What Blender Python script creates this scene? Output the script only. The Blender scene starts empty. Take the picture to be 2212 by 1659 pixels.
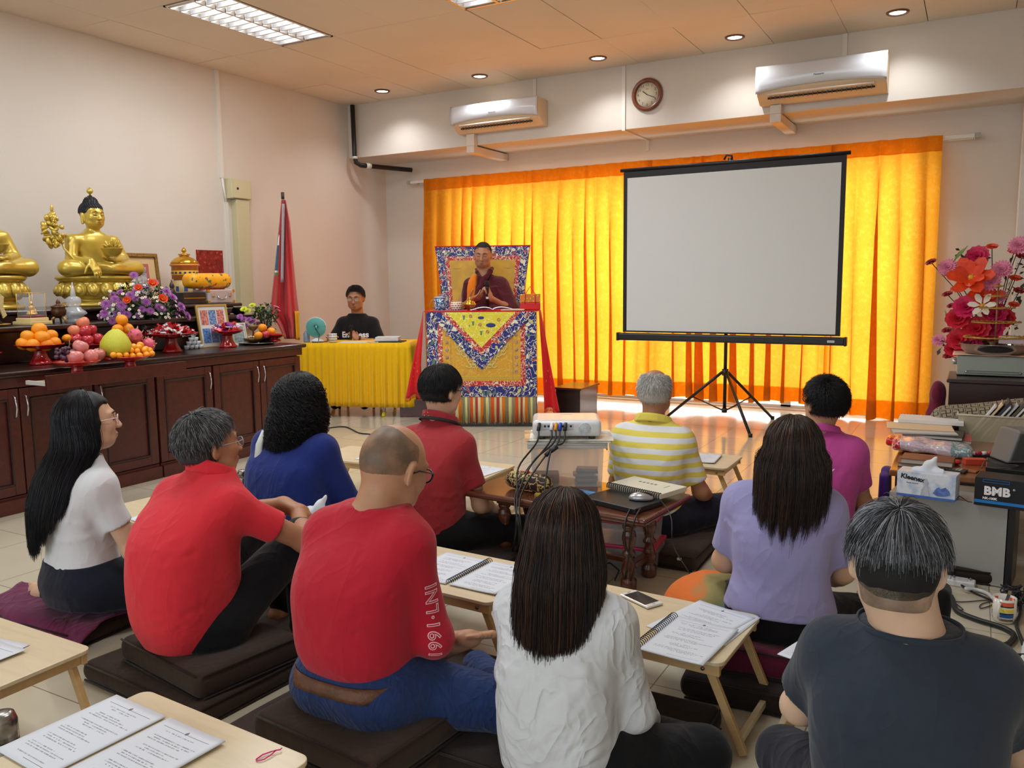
import bpy, bmesh, math, random
import numpy as np
from mathutils import Vector, Matrix, Euler
from mathutils.bvhtree import BVHTree
PI=math.pi
SC=bpy.context.scene; COL=SC.collection
R_=random.Random(7)
# ---------------- camera, world, exposure, big lights ----------------
FOC=1782.0; HC=1.35; YAW=math.radians(29.2); PIT=math.radians(7.0); ROL=math.radians(0.61)
_fw=Vector((-math.sin(YAW)*math.cos(PIT), math.cos(YAW)*math.cos(PIT), -math.sin(PIT)))
_rt=Vector((math.cos(YAW), math.sin(YAW), 0)); _up=_rt.cross(_fw)
_R=_rt*math.cos(ROL)-_up*math.sin(ROL); _U=_up*math.cos(ROL)+_rt*math.sin(ROL)
cam=bpy.data.cameras.new('camera'); camo=bpy.data.objects.new('camera',cam); COL.objects.link(camo)
cam.sensor_width=36; cam.lens=FOC/2212*36; cam.clip_start=.05
camo.matrix_world=Matrix(((_R[0],_U[0],-_fw[0],0),(_R[1],_U[1],-_fw[1],0),(_R[2],_U[2],-_fw[2],HC),(0,0,0,1)))
SC.camera=camo
SC.view_settings.view_transform='Standard'; SC.view_settings.look='None'; SC.view_settings.gamma=1
SC.view_settings.use_curve_mapping=False; SC.view_settings.exposure=-0.43
SC.cycles.use_denoising=True; SC.cycles.max_bounces=8; SC.cycles.diffuse_bounces=4; SC.cycles.transmission_bounces=6; SC.cycles.transparent_max_bounces=12
SC.cycles.caustics_reflective=False; SC.cycles.caustics_refractive=False
W=bpy.data.worlds.new('world'); SC.world=W; W.use_nodes=True
W.node_tree.nodes['Background'].inputs[0].default_value=(.86,.93,1,1)
W.node_tree.nodes['Background'].inputs[1].default_value=0.9
def area(name,loc,rot,sx,sy,e,col=(1,1,1)):
    l=bpy.data.lights.new(name,'AREA'); l.shape='RECTANGLE'; l.size=sx; l.size_y=sy; l.energy=e; l.color=col
    o=bpy.data.objects.new(name,l); COL.objects.link(o); o.location=loc; o.rotation_euler=rot; return o
# daylight: garden side behind the curtains; added fill for presumed windows behind the camera
area('daylight_curtain_side',(-2.9,9.6,1.45),(PI/2,0,PI),6.4,2.9,470,(1,.97,.9)) 
area('fill_behind_camera',(-2.2,-3.6,1.9),(PI/2,0,0),7,2.6,150,(.87,.94,1))
# ---------------- pixel -> place ----------------
def at(x,y,**k):
    d=_fw+_R*((x-1106)/FOC)-_U*((y-829.5)/FOC)
    if 'z' in k: t=(k['z']-HC)/d.z
    elif 'X' in k: t=k['X']/d.x
    elif 'Y' in k: t=k['Y']/d.y
    else: t=k['d']
    return Vector((0,0,HC))+d*t
# ---------------- materials ----------------
_M={}
def lin(c):
    return tuple(((v/255)/12.92 if v/255<=.04045 else ((v/255+.055)/1.055)**2.4) for v in c)
class NT:
    def __init__(s,name):
        s.m=bpy.data.materials.new(name); s.m.use_nodes=True; s.t=s.m.node_tree; s.b=s.t.nodes['Principled BSDF']; s.out=s.t.nodes['Material Output']
    def n(s,typ,**k):
        nd=s.t.nodes.new(typ)
        for a,v in k.items():
            if a.startswith('i_'):
                key=a[2:]; key=int(key) if key.isdigit() else key.replace('_',' ')
                s.set(nd.inputs[key],v)
            else: setattr(nd,a,v)
        return nd
    def set(s,inp,v):
        if isinstance(v,bpy.types.NodeSocket): s.t.links.new(v,inp)
        elif isinstance(v,bpy.types.Node): s.t.links.new(v.outputs[0],inp)
        else:
            if isinstance(v,(tuple,list)) and len(v)==3 and inp.type=='RGBA': v=(*v,1)
            inp.default_value=v
    def obj(s): return s.n('ShaderNodeTexCoord').outputs['Object']
    def mapping(s,v,scale=(1,1,1),loc=(0,0,0),rot=(0,0,0)): return s.n('ShaderNodeMapping',i_Vector=v,i_Scale=scale,i_Location=loc,i_Rotation=rot).outputs[0]
    def math(s,op,a,b=0.,c=0.):
        nd=s.n('ShaderNodeMath',operation=op); s.set(nd.inputs[0],a); s.set(nd.inputs[1],b); s.set(nd.inputs[2],c); return nd.outputs[0]
    def mix(s,f,a,b,bt='MIX'):
        nd=s.n('ShaderNodeMix',data_type='RGBA',blend_type=bt); s.set(nd.inputs[0],f); s.set(nd.inputs[6],a); s.set(nd.inputs[7],b); return nd.outputs[2]
    def noise(s,v,sc,det=3,rough=.5,dist=0): return s.n('ShaderNodeTexNoise',i_Vector=v,i_Scale=sc,i_Detail=det,i_Roughness=rough,i_Distortion=dist)
    def ramp(s,f,stops,const=False):
        nd=s.n('ShaderNodeValToRGB'); s.set(nd.inputs[0],f); cr=nd.color_ramp
        if const: cr.interpolation='CONSTANT'
        while len(cr.elements)<len(stops): cr.elements.new(.5)
        for e,(p,c) in zip(cr.elements,stops): e.position=p; e.color=(*c,1) if len(c)==3 else c
        return nd.outputs[0]
    def bump(s,h,st=.3,d=.01): s.set(s.b.inputs['Normal'],s.n('ShaderNodeBump',i_Height=h,i_Strength=st,i_Distance=d))
    def col(s,c): s.set(s.b.inputs['Base Color'],c)
    def sep(s,v): return s.n('ShaderNodeSeparateXYZ',i_0=v).outputs
def mat(name,c=(200,200,200),rough=.5,metal=0,spec=.5,bump=0,bs=60,var=0,vs=8,coat=0,emit=0,alpha=1,trans=0,sheen=0,sub=0,ior=None,stretch=None):
    if name in _M: return _M[name]
    t=NT(name); b=t.b; c=lin(c); t.col(c)
    b.inputs['Roughness'].default_value=rough; b.inputs['Metallic'].default_value=metal; b.inputs['Specular IOR Level'].default_value=spec
    b.inputs['Coat Weight'].default_value=coat; b.inputs['Coat Roughness'].default_value=.08; b.inputs['Alpha'].default_value=alpha; b.inputs['Transmission Weight'].default_value=trans; b.inputs['Sheen Weight'].default_value=sheen
    if ior: b.inputs['IOR'].default_value=ior
    if sub: b.inputs['Subsurface Weight'].default_value=sub; b.inputs['Subsurface Scale'].default_value=.01
    if emit: b.inputs['Emission Color'].default_value=(*c,1); b.inputs['Emission Strength'].default_value=emit
    if bump or var:
        v=t.obj()
        if stretch: v=t.mapping(v,stretch)
        if bump: t.bump(t.noise(v,bs,4).outputs[0],bump)
        if var: t.col(t.mix(t.ramp(t.noise(v,vs,4).outputs[0],[(.35,(0,0,0)),(.65,(1,1,1))]),tuple(x*(1-var) for x in c),tuple(min(1,x*(1+var)) for x in c)))
    _M[name]=t.m; return t.m
# ---------------- scene graph ----------------
def tag(o,label=None,cat=None,group=None,kind=None):
    for k,v in (('label',label),('category',cat),('group',group),('kind',kind)):
        if v: o[k]=v
    return o
def thing(name,label,cat,loc=(0,0,0),rz=0,group=None,rot=None):
    o=bpy.data.objects.new(name,None); o.empty_display_size=.05; COL.objects.link(o); o.location=loc; o.rotation_euler=rot or (0,0,rz)
    return tag(o,label,cat,group)
def mx(o): return Matrix.Translation(o.location)@o.rotation_euler.to_matrix().to_4x4()@Matrix.Diagonal((*o.scale,1)) if o else Matrix()
def meshobj(name,me,m=None,parent=None,loc=None,rot=None,smooth=False,bev=0,sub=0,seg=2):
    o=bpy.data.objects.new(name,me); COL.objects.link(o)
    if m is not None and not me.materials:
        for q in (m if isinstance(m,(list,tuple)) else [m]): me.materials.append(q)
    if parent: o.parent=parent
    if loc is not None: o.location=loc
    if rot is not None: o.rotation_euler=rot
    if smooth and len(me.polygons): me.polygons.foreach_set('use_smooth',[True]*len(me.polygons))
    if bev:
        b=o.modifiers.new('b','BEVEL'); b.width=bev; b.segments=seg; b.limit_method='ANGLE'; b.angle_limit=math.radians(35); b.harden_normals=False
    if sub:
        b=o.modifiers.new('s','SUBSURF'); b.levels=sub; b.render_levels=sub
    return o
class MB:
    def __init__(s): s.v=[]; s.f=[]; s.mi=[]; s.m=0; s.sm=[]; s.c=[]
    def add(s,vs,fs,sm=False):
        k=len(s.v); s.v+= [tuple(p) for p in vs]; s.f+= [tuple(i+k for i in f) for f in fs]; s.mi+=[s.m]*len(fs); s.sm+=[sm]*len(fs); return s
    def box(s,c,sz,rz=0,rot=None,taper=1):
        hx,hy,hz=sz[0]/2,sz[1]/2,sz[2]/2
        M_=(rot if rot is not None else Matrix.Rotation(rz,3,'Z'))
        if isinstance(M_,Euler): M_=M_.to_matrix()
        vs=[Vector(c)+M_@Vector((x*hx*(taper if z>0 else 1),y*hy*(taper if z>0 else 1),z*hz)) for z in(-1,1) for y in(-1,1) for x in(-1,1)]
        return s.add(vs,[(0,2,3,1),(4,5,7,6),(0,1,5,4),(2,6,7,3),(0,4,6,2),(1,3,7,5)])
    def b2(s,lo,hi): return s.box([(a+b)/2 for a,b in zip(lo,hi)],[b-a for a,b in zip(lo,hi)])
    def tube(s,pts,r,n=8,cap=True,flat=None):
        pts=[Vector(p) for p in pts]; rr=r if isinstance(r,(list,tuple)) else [r]*len(pts)
        T=[(pts[min(i+1,len(pts)-1)]-pts[max(i-1,0)]).normalized() for i in range(len(pts))]
        a=Vector((0,0,1)) if abs(T[0].z)<.9 else Vector((1,0,0)); N=T[0].cross(a).normalized(); vs=[]
        for p,t,q in zip(pts,T,rr):
            N=(N-t*N.dot(t)); N=N.normalized() if N.length>1e-6 else t.orthogonal().normalized(); B=t.cross(N)
            for k in range(n):
                an=2*PI*k/n; vs.append(p+N*math.cos(an)*q+B*math.sin(an)*q*(flat or 1))
        fs=[(i*n+k,i*n+(k+1)%n,(i+1)*n+(k+1)%n,(i+1)*n+k) for i in range(len(pts)-1) for k in range(n)]
        if cap: fs+=[tuple(range(n-1,-1,-1)),tuple((len(pts)-1)*n+k for k in range(n))]
        return s.add(vs,fs,True)
    def cyl(s,p0,p1,r0,r1=None,n=20): return s.tube([p0,p1],[r0,r0 if r1 is None else r1],n)
    def lathe(s,prof,n=28,c=(0,0,0),sx=1,sy=1,wob=None):
        vs=[];m=len(prof)
        for r,z in prof:
            for k in range(n):
                a=2*PI*k/n; w=wob(a,z) if wob else 1
                vs.append((c[0]+r*w*math.cos(a)*sx,c[1]+r*w*math.sin(a)*sy,c[2]+z))
        fs=[(i*n+k,i*n+(k+1)%n,(i+1)*n+(k+1)%n,(i+1)*n+k) for i in range(m-1) for k in range(n)]
        if prof[0][0]>1e-6: fs.append(tuple(range(n-1,-1,-1)))
        if prof[-1][0]>1e-6: fs.append(tuple((m-1)*n+k for k in range(n)))
        return s.add(vs,fs,True)
    def ell(s,c,r,n=16,m=10,rot=None):
        if not isinstance(r,(tuple,list)): r=(r,r,r)
        vs=[];M_=rot.to_matrix() if isinstance(rot,Euler) else rot
        for i in range(m+1):
            th=PI*i/m
            for k in range(n):
                a=2*PI*k/n; p=Vector((r[0]*math.sin(th)*math.cos(a),r[1]*math.sin(th)*math.sin(a),-r[2]*math.cos(th)))
                if M_ is not None: p=M_@p
                vs.append(Vector(c)+p)
        return s.add(vs,[(i*n+k,i*n+(k+1)%n,(i+1)*n+(k+1)%n,(i+1)*n+k) for i in range(m) for k in range(n)],True)
    def grid(s,fn,nu,nv,closed=False):
        vs=[fn(i/nu,j/nv) for j in range(nv+1) for i in range(nu+1)]; w=nu+1
        return s.add(vs,[(j*w+i,j*w+i+1,(j+1)*w+i+1,(j+1)*w+i) for j in range(nv) for i in range(nu)],True)
    def prism(s,poly,z0,z1,M_=None):
        n=len(poly); vs=[Vector((x,y,z0)) for x,y in poly]+[Vector((x,y,z1)) for x,y in poly]
        if M_ is not None: vs=[M_@v for v in vs]
        return s.add(vs,[tuple(range(n-1,-1,-1)),tuple(range(n,2*n))]+[(i,(i+1)%n,n+(i+1)%n,n+i) for i in range(n)])
    def mesh(s,name):
        me=bpy.data.meshes.new(name); me.from_pydata(s.v,[],s.f)
        me.polygons.foreach_set('material_index',s.mi); me.polygons.foreach_set('use_smooth',s.sm); return me
    def make(s,name,m=None,parent=None,merge=False,fix=False,solid=0,**k):
        me=s.mesh(name)
        if merge or fix:
            b=bmesh.new(); b.from_mesh(me); bmesh.ops.remove_doubles(b,verts=b.verts,dist=1e-5); bmesh.ops.recalc_face_normals(b,faces=b.faces); b.to_mesh(me); b.free()
        o=meshobj(name,me,m,parent,**k)
        if solid:
            q=o.modifiers.new('t','SOLIDIFY'); q.thickness=solid; q.offset=0
        return o
def sheetUV(me,uvs):
    l=me.uv_layers.new(name='UVMap'); 
    for lp in me.loops: l.data[lp.index].uv=uvs[lp.vertex_index]
def copy_tree(o,parent=None,loc=None,rz=None,**tags):
    c=o.copy(); COL.objects.link(c)
    if parent: c.parent=parent
    if loc is not None: c.location=loc
    if rz is not None: c.rotation_euler=(0,0,rz)
    for k,v in tags.items(): c[k]=v
    for ch in o.children: copy_tree(ch,c)
    return c
def struct(o): o['kind']='structure'; return o
# ---------------- text ----------------
_FN={}
def textmesh(s,size,ext=0,font=None,align='CENTER',bold=0,res=3,spacing=1):
    cu=bpy.data.curves.new('writing','FONT'); cu.body=s; cu.size=size; cu.extrude=ext; cu.align_x=align; cu.align_y='CENTER'; cu.resolution_u=res; cu.space_character=spacing
    if bold: cu.offset=bold
    if font:
        try:
            if font not in _FN: _FN[font]=bpy.data.fonts.load(bpy.utils.resource_path('LOCAL')+'/datafiles/fonts/'+font)
            cu.font=_FN[font]
        except Exception: pass
    o=bpy.data.objects.new('writing',cu); COL.objects.link(o); dg=bpy.context.evaluated_depsgraph_get()
    me=bpy.data.meshes.new_from_object(o.evaluated_get(dg)); bpy.data.objects.remove(o); bpy.data.curves.remove(cu); return me
def writing(s,size,m,parent,loc,rot,ext=.0004,name='lettering',**k):
    me=textmesh(s,size,ext,**k); me.materials.clear(); return meshobj(name,me,m,parent,loc=loc,rot=rot)
def wrap(me,bvh,o,right,up,name,m,parent,off=.002,sub=3):
    # lay a flat mesh onto a curved garment: vertices are dropped along -normal onto the cloth
    b=bmesh.new(); b.from_mesh(me); bmesh.ops.triangulate(b,faces=b.faces)
    for _ in range(sub):
        es=[e for e in b.edges if e.calc_length()>.012]
        if es: bmesh.ops.subdivide_edges(b,edges=es,cuts=1)
    right=Vector(right).normalized(); up=Vector(up).normalized(); n=right.cross(up)
    for v in b.verts:
        p=Vector(o)+right*v.co.x+up*v.co.y+n*.3
        h,nn,_,_=bvh.ray_cast(p,-n,.8)
        v.co=(h+n*off) if h else Vector(o)+right*v.co.x+up*v.co.y
    b.to_mesh(me); b.free(); me.materials.clear(); return meshobj(name,me,m,parent)
# ---------------- implicit surfaces (smooth union of shapes, one skin) ----------------
def V3(p): return np.array(p,float)
def smin(a,b,k):
    if k<=0: return np.minimum(a,b)
    h=np.clip(.5+.5*(b-a)/k,0,1); return b*(1-h)+a*h-k*h*(1-h)
class Field:
    def __init__(s): s.P=[]; s.post=[]; s.cuts=[]; s.fold=[]
    def _a(s,fn,lo,hi,k,op,F):
        if F is not None:
            R,t=F; cs=np.array([[x,y,z] for x in(lo[0],hi[0]) for y in(lo[1],hi[1]) for z in(lo[2],hi[2])])@R.T+t
            lo,hi=cs.min(0),cs.max(0); g=fn
            fn=lambda p,g=g,R=R,t=t: g((p-t)@R)
        s.P.append((fn,V3(lo),V3(hi),k,op)); return s
    def rc(s,a,b,ra,rb,k=.02,op='u',F=None,cut=None,sq=1.0):
        a=V3(a);b=V3(b); d=b-a; L2=max(d@d,1e-12)
        def fn(p):
            t=np.clip(((p-a)@d)/L2,0,1); q=p-a-t[...,None]*d
            r=np.sqrt((q*q).sum(-1))-(ra+(rb-ra)*t)
            if cut is not None: r=np.maximum(r,((p-V3(cut[0]))@V3(cut[1])))
            return r
        m=max(ra,rb); return s._a(fn,np.minimum(a,b)-m,np.maximum(a,b)+m,k,op,F)
    def chain(s,pts,rs,k=.02,**kw):
        for i in range(len(pts)-1): s.rc(pts[i],pts[i+1],rs[i],rs[i+1],k,**kw)
        return s
    def el(s,c,r,k=.02,op='u',F=None,rot=None):
        c=V3(c); r=V3(r) if hasattr(r,'__len__') else V3((r,r,r)); Rm=np.array(Euler(rot).to_matrix()) if rot else None
        def fn(p):
            q=p-c
            if Rm is not None: q=q@Rm
            k0=np.sqrt(((q/r)**2).sum(-1)); k1=np.sqrt(((q/r**2)**2).sum(-1))+1e-9
            return k0*(k0-1)/k1
        m=r.max() if Rm is not None else r
        return s._a(fn,c-m,c+m,k,op,F)
    def box(s,c,h,rd=.01,k=.01,op='u',F=None,rot=None):
        c=V3(c);h=V3(h)-rd; Rm=np.array(Euler(rot).to_matrix()) if rot else None
        def fn(p):
            q=p-c
            if Rm is not None: q=q@Rm
            q=np.abs(q)-h
            return np.sqrt((np.maximum(q,0)**2).sum(-1))+np.minimum(q.max(-1),0)-rd
        m=np.sqrt((h*h).sum())+rd if Rm is not None else h+rd
        return s._a(fn,c-m,c+m,k,op,F)
    def loft(s,rows,k=.03,op='u',F=None,pw=2.4,flat=(0,0)):
        # rows: (z, half width, half depth, centre y, centre x)
        rows=[tuple(r)+(0,)*(5-len(r)) for r in rows]; rows=np.array(sorted(rows)); z=rows[:,0]
        zz=np.linspace(z[0],z[-1],80)
        def cub(col):
            y=rows[:,col]; m=np.gradient(y,z) if len(z)>2 else np.full(len(z),(y[-1]-y[0])/(z[-1]-z[0]))
            i=np.clip(np.searchsorted(z,zz)-1,0,len(z)-2); h=z[i+1]-z[i]; t=(zz-z[i])/h
            return (2*t**3-3*t**2+1)*y[i]+(t**3-2*t**2+t)*h*m[i]+(-2*t**3+3*t**2)*y[i+1]+(t**3-t**2)*h*m[i+1]
        A=np.maximum(cub(1),.01);B=np.maximum(cub(2),.01);CY=cub(3);CX=cub(4)
        def fn(p):
            pz=p[...,2]; a=np.interp(pz,zz,A);b=np.interp(pz,zz,B);cy=np.interp(pz,zz,CY);cx=np.interp(pz,zz,CX)
            u=np.abs((p[...,0]-cx)/a); v=np.abs((p[...,1]-cy)/b)
            d=((u**pw+v**pw)**(1/pw)-1)*np.minimum(a,b)
            return np.maximum(d,np.maximum(z[0]-pz,pz-z[-1]))
        return s._a(fn,(CX-A).min()*np.array([1,0,0])+np.array([0,(CY-B).min(),z[0]]),np.array([(CX+A).max(),(CY+B).max(),z[-1]]),k,op,F)
    def plane(s,pt,n): s.cuts.append((V3(pt),V3(n))); return s
    def crease(s,a,b,amp,w): s.fold.append((V3(a),V3(b),amp,w)); return s
    def wrinkle(s,amp,fr=(14,14,9),seed=0,n=5):
        rg=np.random.RandomState(seed); D=[(rg.normal(size=3)*np.array(fr),rg.rand()*6.28,rg.normal(size=3)*np.array(fr)*.6) for _ in range(n)]
        def fn(p):
            o=0
            for w,ph,w2 in D: o=o+np.sin(p@w+ph+1.3*np.sin(p@w2))
            return o*amp/n
        s.post.append(fn); return s
    def build(s,h=.008,smooth=1):
        lo=min(p[1].tolist()[0] for p in s.P if p[4]=='u'); lo=np.min([p[1] for p in s.P if p[4]=='u'],0)-3*h-.01; hi=np.max([p[2] for p in s.P if p[4]=='u'],0)+3*h+.01
        n=np.ceil((hi-lo)/h).astype(int)+1; D=np.full(n,.5); ax=[lo[i]+h*np.arange(n[i]) for i in range(3)]
        for fn,a,b,k,op in s.P:
            mg=k+2.5*h+.004; i0=np.clip(np.floor((a-mg-lo)/h).astype(int),0,n); i1=np.clip(np.ceil((b+mg-lo)/h).astype(int)+1,0,n)
            if (i1<=i0).any(): continue
            sl=tuple(slice(i0[q],i1[q]) for q in range(3))
            G=np.stack(np.meshgrid(*[ax[q][sl[q]] for q in range(3)],indexing='ij'),-1); d=fn(G)
            D[sl]=smin(D[sl],d,k) if op=='u' else -smin(-D[sl],d,k)
        G=np.stack(np.meshgrid(*ax,indexing='ij'),-1)
        near=np.abs(D)<.04; Pn=G[near]; dn=D[near]
        for fn in s.post: dn=dn-fn(Pn)
        for a,b,amp,w in s.fold:
            d=b-a; t=np.clip(((Pn-a)@d)/(d@d),0,1); q=np.sqrt(((Pn-a-t[:,None]*d)**2).sum(-1)); dn=dn-amp*np.exp(-(q/w)**2)*(1-(2*t-1)**4)
        D[near]=dn
        for pt,nn in s.cuts: D=np.maximum(D,(G-pt)@nn)
        D[0]=D[-1]=.5; D[:,0]=D[:,-1]=.5; D[:,:,0]=D[:,:,-1]=.5
        v,f=nets(D,lo,h)
        for _ in range(smooth):
            e=np.concatenate([f[:,[0,1]],f[:,[1,2]],f[:,[2,3]],f[:,[3,0]]]); ac=np.zeros_like(v); ct=np.zeros(len(v))
            np.add.at(ac,e[:,0],v[e[:,1]]); np.add.at(ac,e[:,1],v[e[:,0]]); np.add.at(ct,e[:,0],1); np.add.at(ct,e[:,1],1)
            v=v*.5+.5*ac/np.maximum(ct,1)[:,None]
        return v,f
    def make(s,name,m,parent=None,h=.008,smooth=1,**k):
        v,f=s.build(h,smooth); me=bpy.data.meshes.new(name); 
        me.vertices.add(len(v)); me.vertices.foreach_set('co',v.ravel()); me.loops.add(len(f)*4); me.loops.foreach_set('vertex_index',f.ravel().astype(np.int32))
        me.polygons.add(len(f)); me.polygons.foreach_set('loop_start',np.arange(0,len(f)*4,4,dtype=np.int32)); me.update(calc_edges=True)
        o=meshobj(name,me,m,parent,smooth=True,**k); s.vf=(v,f); return o
    def bvh(s): return BVHTree.FromPolygons([tuple(p) for p in s.vf[0]],[tuple(q) for q in s.vf[1]])
def nets(D,lo,h):
    S=D<0; n=D.shape; c=[(i,j,k) for i in(0,1) for j in(0,1) for k in(0,1)]
    cnt=sum(S[i:n[0]-1+i,j:n[1]-1+j,k:n[2]-1+k].astype(np.int8) for i,j,k in c)
    act=(cnt>0)&(cnt<8); idx=np.argwhere(act); vid=-np.ones(act.shape,int); vid[act]=np.arange(len(idx))
    vals=np.stack([D[idx[:,0]+i,idx[:,1]+j,idx[:,2]+k] for i,j,k in c],1); off=np.array(c,float)
    acc=np.zeros((len(idx),3)); ct=np.zeros(len(idx))
    for a in range(8):
        for b in range(a+1,8):
            if abs(off[a]-off[b]).sum()!=1: continue
            va,vb=vals[:,a],vals[:,b]; x=(va<0)!=(vb<0); t=np.where(x,va/(va-vb+1e-12),0)
            acc+=np.where(x[:,None],off[a]+t[:,None]*(off[b]-off[a]),0); ct+=x
    v=lo+h*(idx+acc/np.maximum(ct,1)[:,None]); F=[]
    for ax in range(3):
        sl0=[slice(None)]*3; sl1=[slice(None)]*3; sl0[ax]=slice(0,-1); sl1[ax]=slice(1,None)
        a,b=S[tuple(sl0)],S[tuple(sl1)]; E=np.argwhere(a!=b); o1,o2=[q for q in range(3) if q!=ax]
        ok=(E[:,o1]>0)&(E[:,o2]>0)&(E[:,o1]<n[o1]-1)&(E[:,o2]<n[o2]-1); E=E[ok]; inside=a[tuple(E.T)]
        def cell(d1,d2):
            q=E.copy(); q[:,o1]-=d1; q[:,o2]-=d2; return vid[tuple(q.T)]
        q=np.stack([cell(1,1),cell(0,1),cell(0,0),cell(1,0)],1); flip=inside if ax!=1 else ~inside
        q=np.where(flip[:,None],q,q[:,::-1]); F.append(q)
    return v,np.concatenate(F)
# ---------------- strands ----------------
def strands(name,paths,rad,m,parent,cols=None,n=3):
    # paths: (N,K,3) arrays; each strand a thin tapering 3-sided fibre
    P=np.asarray(paths,float); N,K,_=P.shape; T=np.gradient(P,axis=1); T/=np.linalg.norm(T,axis=2,keepdims=True)+1e-9
    ref=np.array([.37,.21,.9]); A=np.cross(T,ref); A/=np.linalg.norm(A,axis=2,keepdims=True)+1e-9; B=np.cross(T,A)
    tp=np.linspace(1,.25,K)[None,:,None]*np.asarray(rad).reshape(-1,1,1)
    V=np.stack([P+tp*(A*math.cos(2*PI*q/n)+B*math.sin(2*PI*q/n)) for q in range(n)],2)
    i=np.arange(N)[:,None,None]*K*n+np.arange(K-1)[None,:,None]*n; q=np.arange(n)[None,None,:]; r=(q+1)%n
    F=np.stack([i+q,i+r,i+r+n,i+q+n],-1).reshape(-1,4)
    me=bpy.data.meshes.new(name); V=V.reshape(-1,3); me.vertices.add(len(V)); me.vertices.foreach_set('co',V.ravel()); me.loops.add(F.size); me.loops.foreach_set('vertex_index',F.ravel().astype(np.int32)); me.polygons.add(len(F)); me.polygons.foreach_set('loop_start',np.arange(0,F.size,4,dtype=np.int32)); me.update(calc_edges=True)
    if cols is not None:
        ca=me.color_attributes.new('tint','FLOAT_COLOR','POINT'); c=np.ones((N,K*n,4)); cols=np.asarray(cols)
        c[:,:,:3]=cols[:,None,:] if cols.ndim==2 else np.repeat(cols,n,axis=1); ca.data.foreach_set('color',c.ravel())
    return meshobj(name,me,m,parent,smooth=True)
def hairmat(name,rough=.42):
    if name in _M: return _M[name]
    t=NT(name); t.col(t.n('ShaderNodeAttribute',attribute_name='tint').outputs['Color']); t.b.inputs['Roughness'].default_value=rough; t.b.inputs['Specular IOR Level'].default_value=.35; _M[name]=t.m; return t.m
# ---------------- the hall ----------------
def floormat():
    t=NT('floor_tiles'); v=t.obj(); p=t.mapping(v,loc=(-.12+.0,.47,0))
    br=t.n('ShaderNodeTexBrick',i_Vector=p,i_Scale=1,i_Color1=lin((196,186,164)),i_Color2=lin((202,193,172)),i_Mortar=lin((140,128,108)),i_Mortar_Size=.0022,i_Mortar_Smooth=.1,i_Brick_Width=.5,i_Row_Height=.5); br.offset=0; br.squash=1
    c=t.mix(.35,br.outputs[0],t.mix(t.noise(v,3,4).outputs[0],lin((188,178,156)),lin((208,200,180))))
    t.col(t.mix(br.outputs[1],c,lin((132,120,100)))); t.set(t.b.inputs['Roughness'],t.math('ADD',t.math('MULTIPLY',t.noise(v,9,3).outputs[0],.08),.09)); t.b.inputs['Specular IOR Level'].default_value=.55
    t.bump(br.outputs[1],-.25,.004); return t.m
XW=-6.77; YB=8.8; ZC=3.5; XR=2.6
wallm=mat('wall_paint',(216,208,197),.62,bump=.06,bs=25,var=.025,vs=1.2)
m=MB(); m.b2((XW-.2,-3.6,-.1),(XR+.2,10.2,0)); struct(m.make('floor',floormat()))
m=MB(); m.b2((XW-.2,-3.6,-.02),(XW,YB,3.56)); struct(m.make('wall_left',wallm))
m=MB(); m.b2((XR,-3.6,0),(XR+.2,YB,3.56)); struct(m.make('wall_right_unseen',wallm))  # unseen side wall, added to bounce light back into the hall
# back wall with the wide sliding-window opening
ox0,ox1,oz=-5.6,-.36,2.5
m=MB(); m.b2((XW-.2,YB,0),(ox0,YB+.2,ZC+.06)); m.b2((ox1,YB,0),(XR+.2,YB+.2,ZC+.06)); m.b2((ox0,YB,oz),(ox1,YB+.2,ZC+.06)); struct(m.make('wall_back',wallm))
m=MB(); m.b2((XW,8.09,2.88),(XR,YB,ZC+.05)); struct(m.make('trim_1',wallm))
m=MB(); m.b2((.29,8.45,0),(.75,YB,2.88)); struct(m.make('trim_2',wallm,bev=.006))
# ceiling of lay-in boards, some of them slipped
cm=mat('ceiling_board',(228,214,194),.8,bump=.04,bs=40,var=.03,vs=1.5); dk=mat('ceiling_void',(30,24,20),.9)
xs=[XW,-6.24,-5.6,-5.0,-4.36,-3.64,-3.02,-2.37,-1.72,-1.09,-.46,.18,.82,1.46,2.1,XR]; ys=[-3.6,-1.85,-.58,.69,1.96,3.23,4.54,5.82,7.12,8.09]
tro=[(-5.6,-5.0,4.54,5.82),(-3.64,-3.02,4.54,5.82),(-5.6,-5.0,1.96,3.23),(-3.64,-3.02,1.96,3.23),(-1.72,-1.09,1.96,3.23)]
m=MB(); g=random.Random(5)
for i in range(len(xs)-1):
    for j in range(len(ys)-1):
        x0,x1,y0,y1=xs[i],xs[i+1],ys[j],ys[j+1]
        if any(abs(x0-a)<.01 and abs(y0-c)<.01 for a,b,c,d in tro): continue
        gp=.0014+(.005*g.random()**4); dz=[g.uniform(0,.006) for _ in range(4)]
        vs=[(x0+gp,y0+gp,ZC+dz[0]),(x1-gp,y0+gp,ZC+dz[1]),(x1-gp,y1-gp,ZC+dz[2]),(x0+gp,y1-gp,ZC+dz[3])]
        m.add(vs+[(a,b,ZC+.03) for a,b,c in vs],[(3,2,1,0),(4,5,6,7),(0,1,5,4),(1,2,6,5),(2,3,7,6),(3,0,4,7)])
struct(m.make('ceiling',cm))
m=MB(); m.b2((XW,-3.6,ZC+.14),(XR,8.09,ZC+.2)); struct(m.make('ceiling_void_deck',dk))
gs=MB()
for x in xs[1:-1]: gs.b2((x-.008,-3.6,ZC+.031),(x+.008,8.09,ZC+.05))
for y in ys[1:-1]: gs.b2((XW,y-.008,ZC+.031),(XR,y+.008,ZC+.05))
struct(gs.make('ceiling_grid',mat('grid_white',(205,195,180),.6)))
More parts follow.
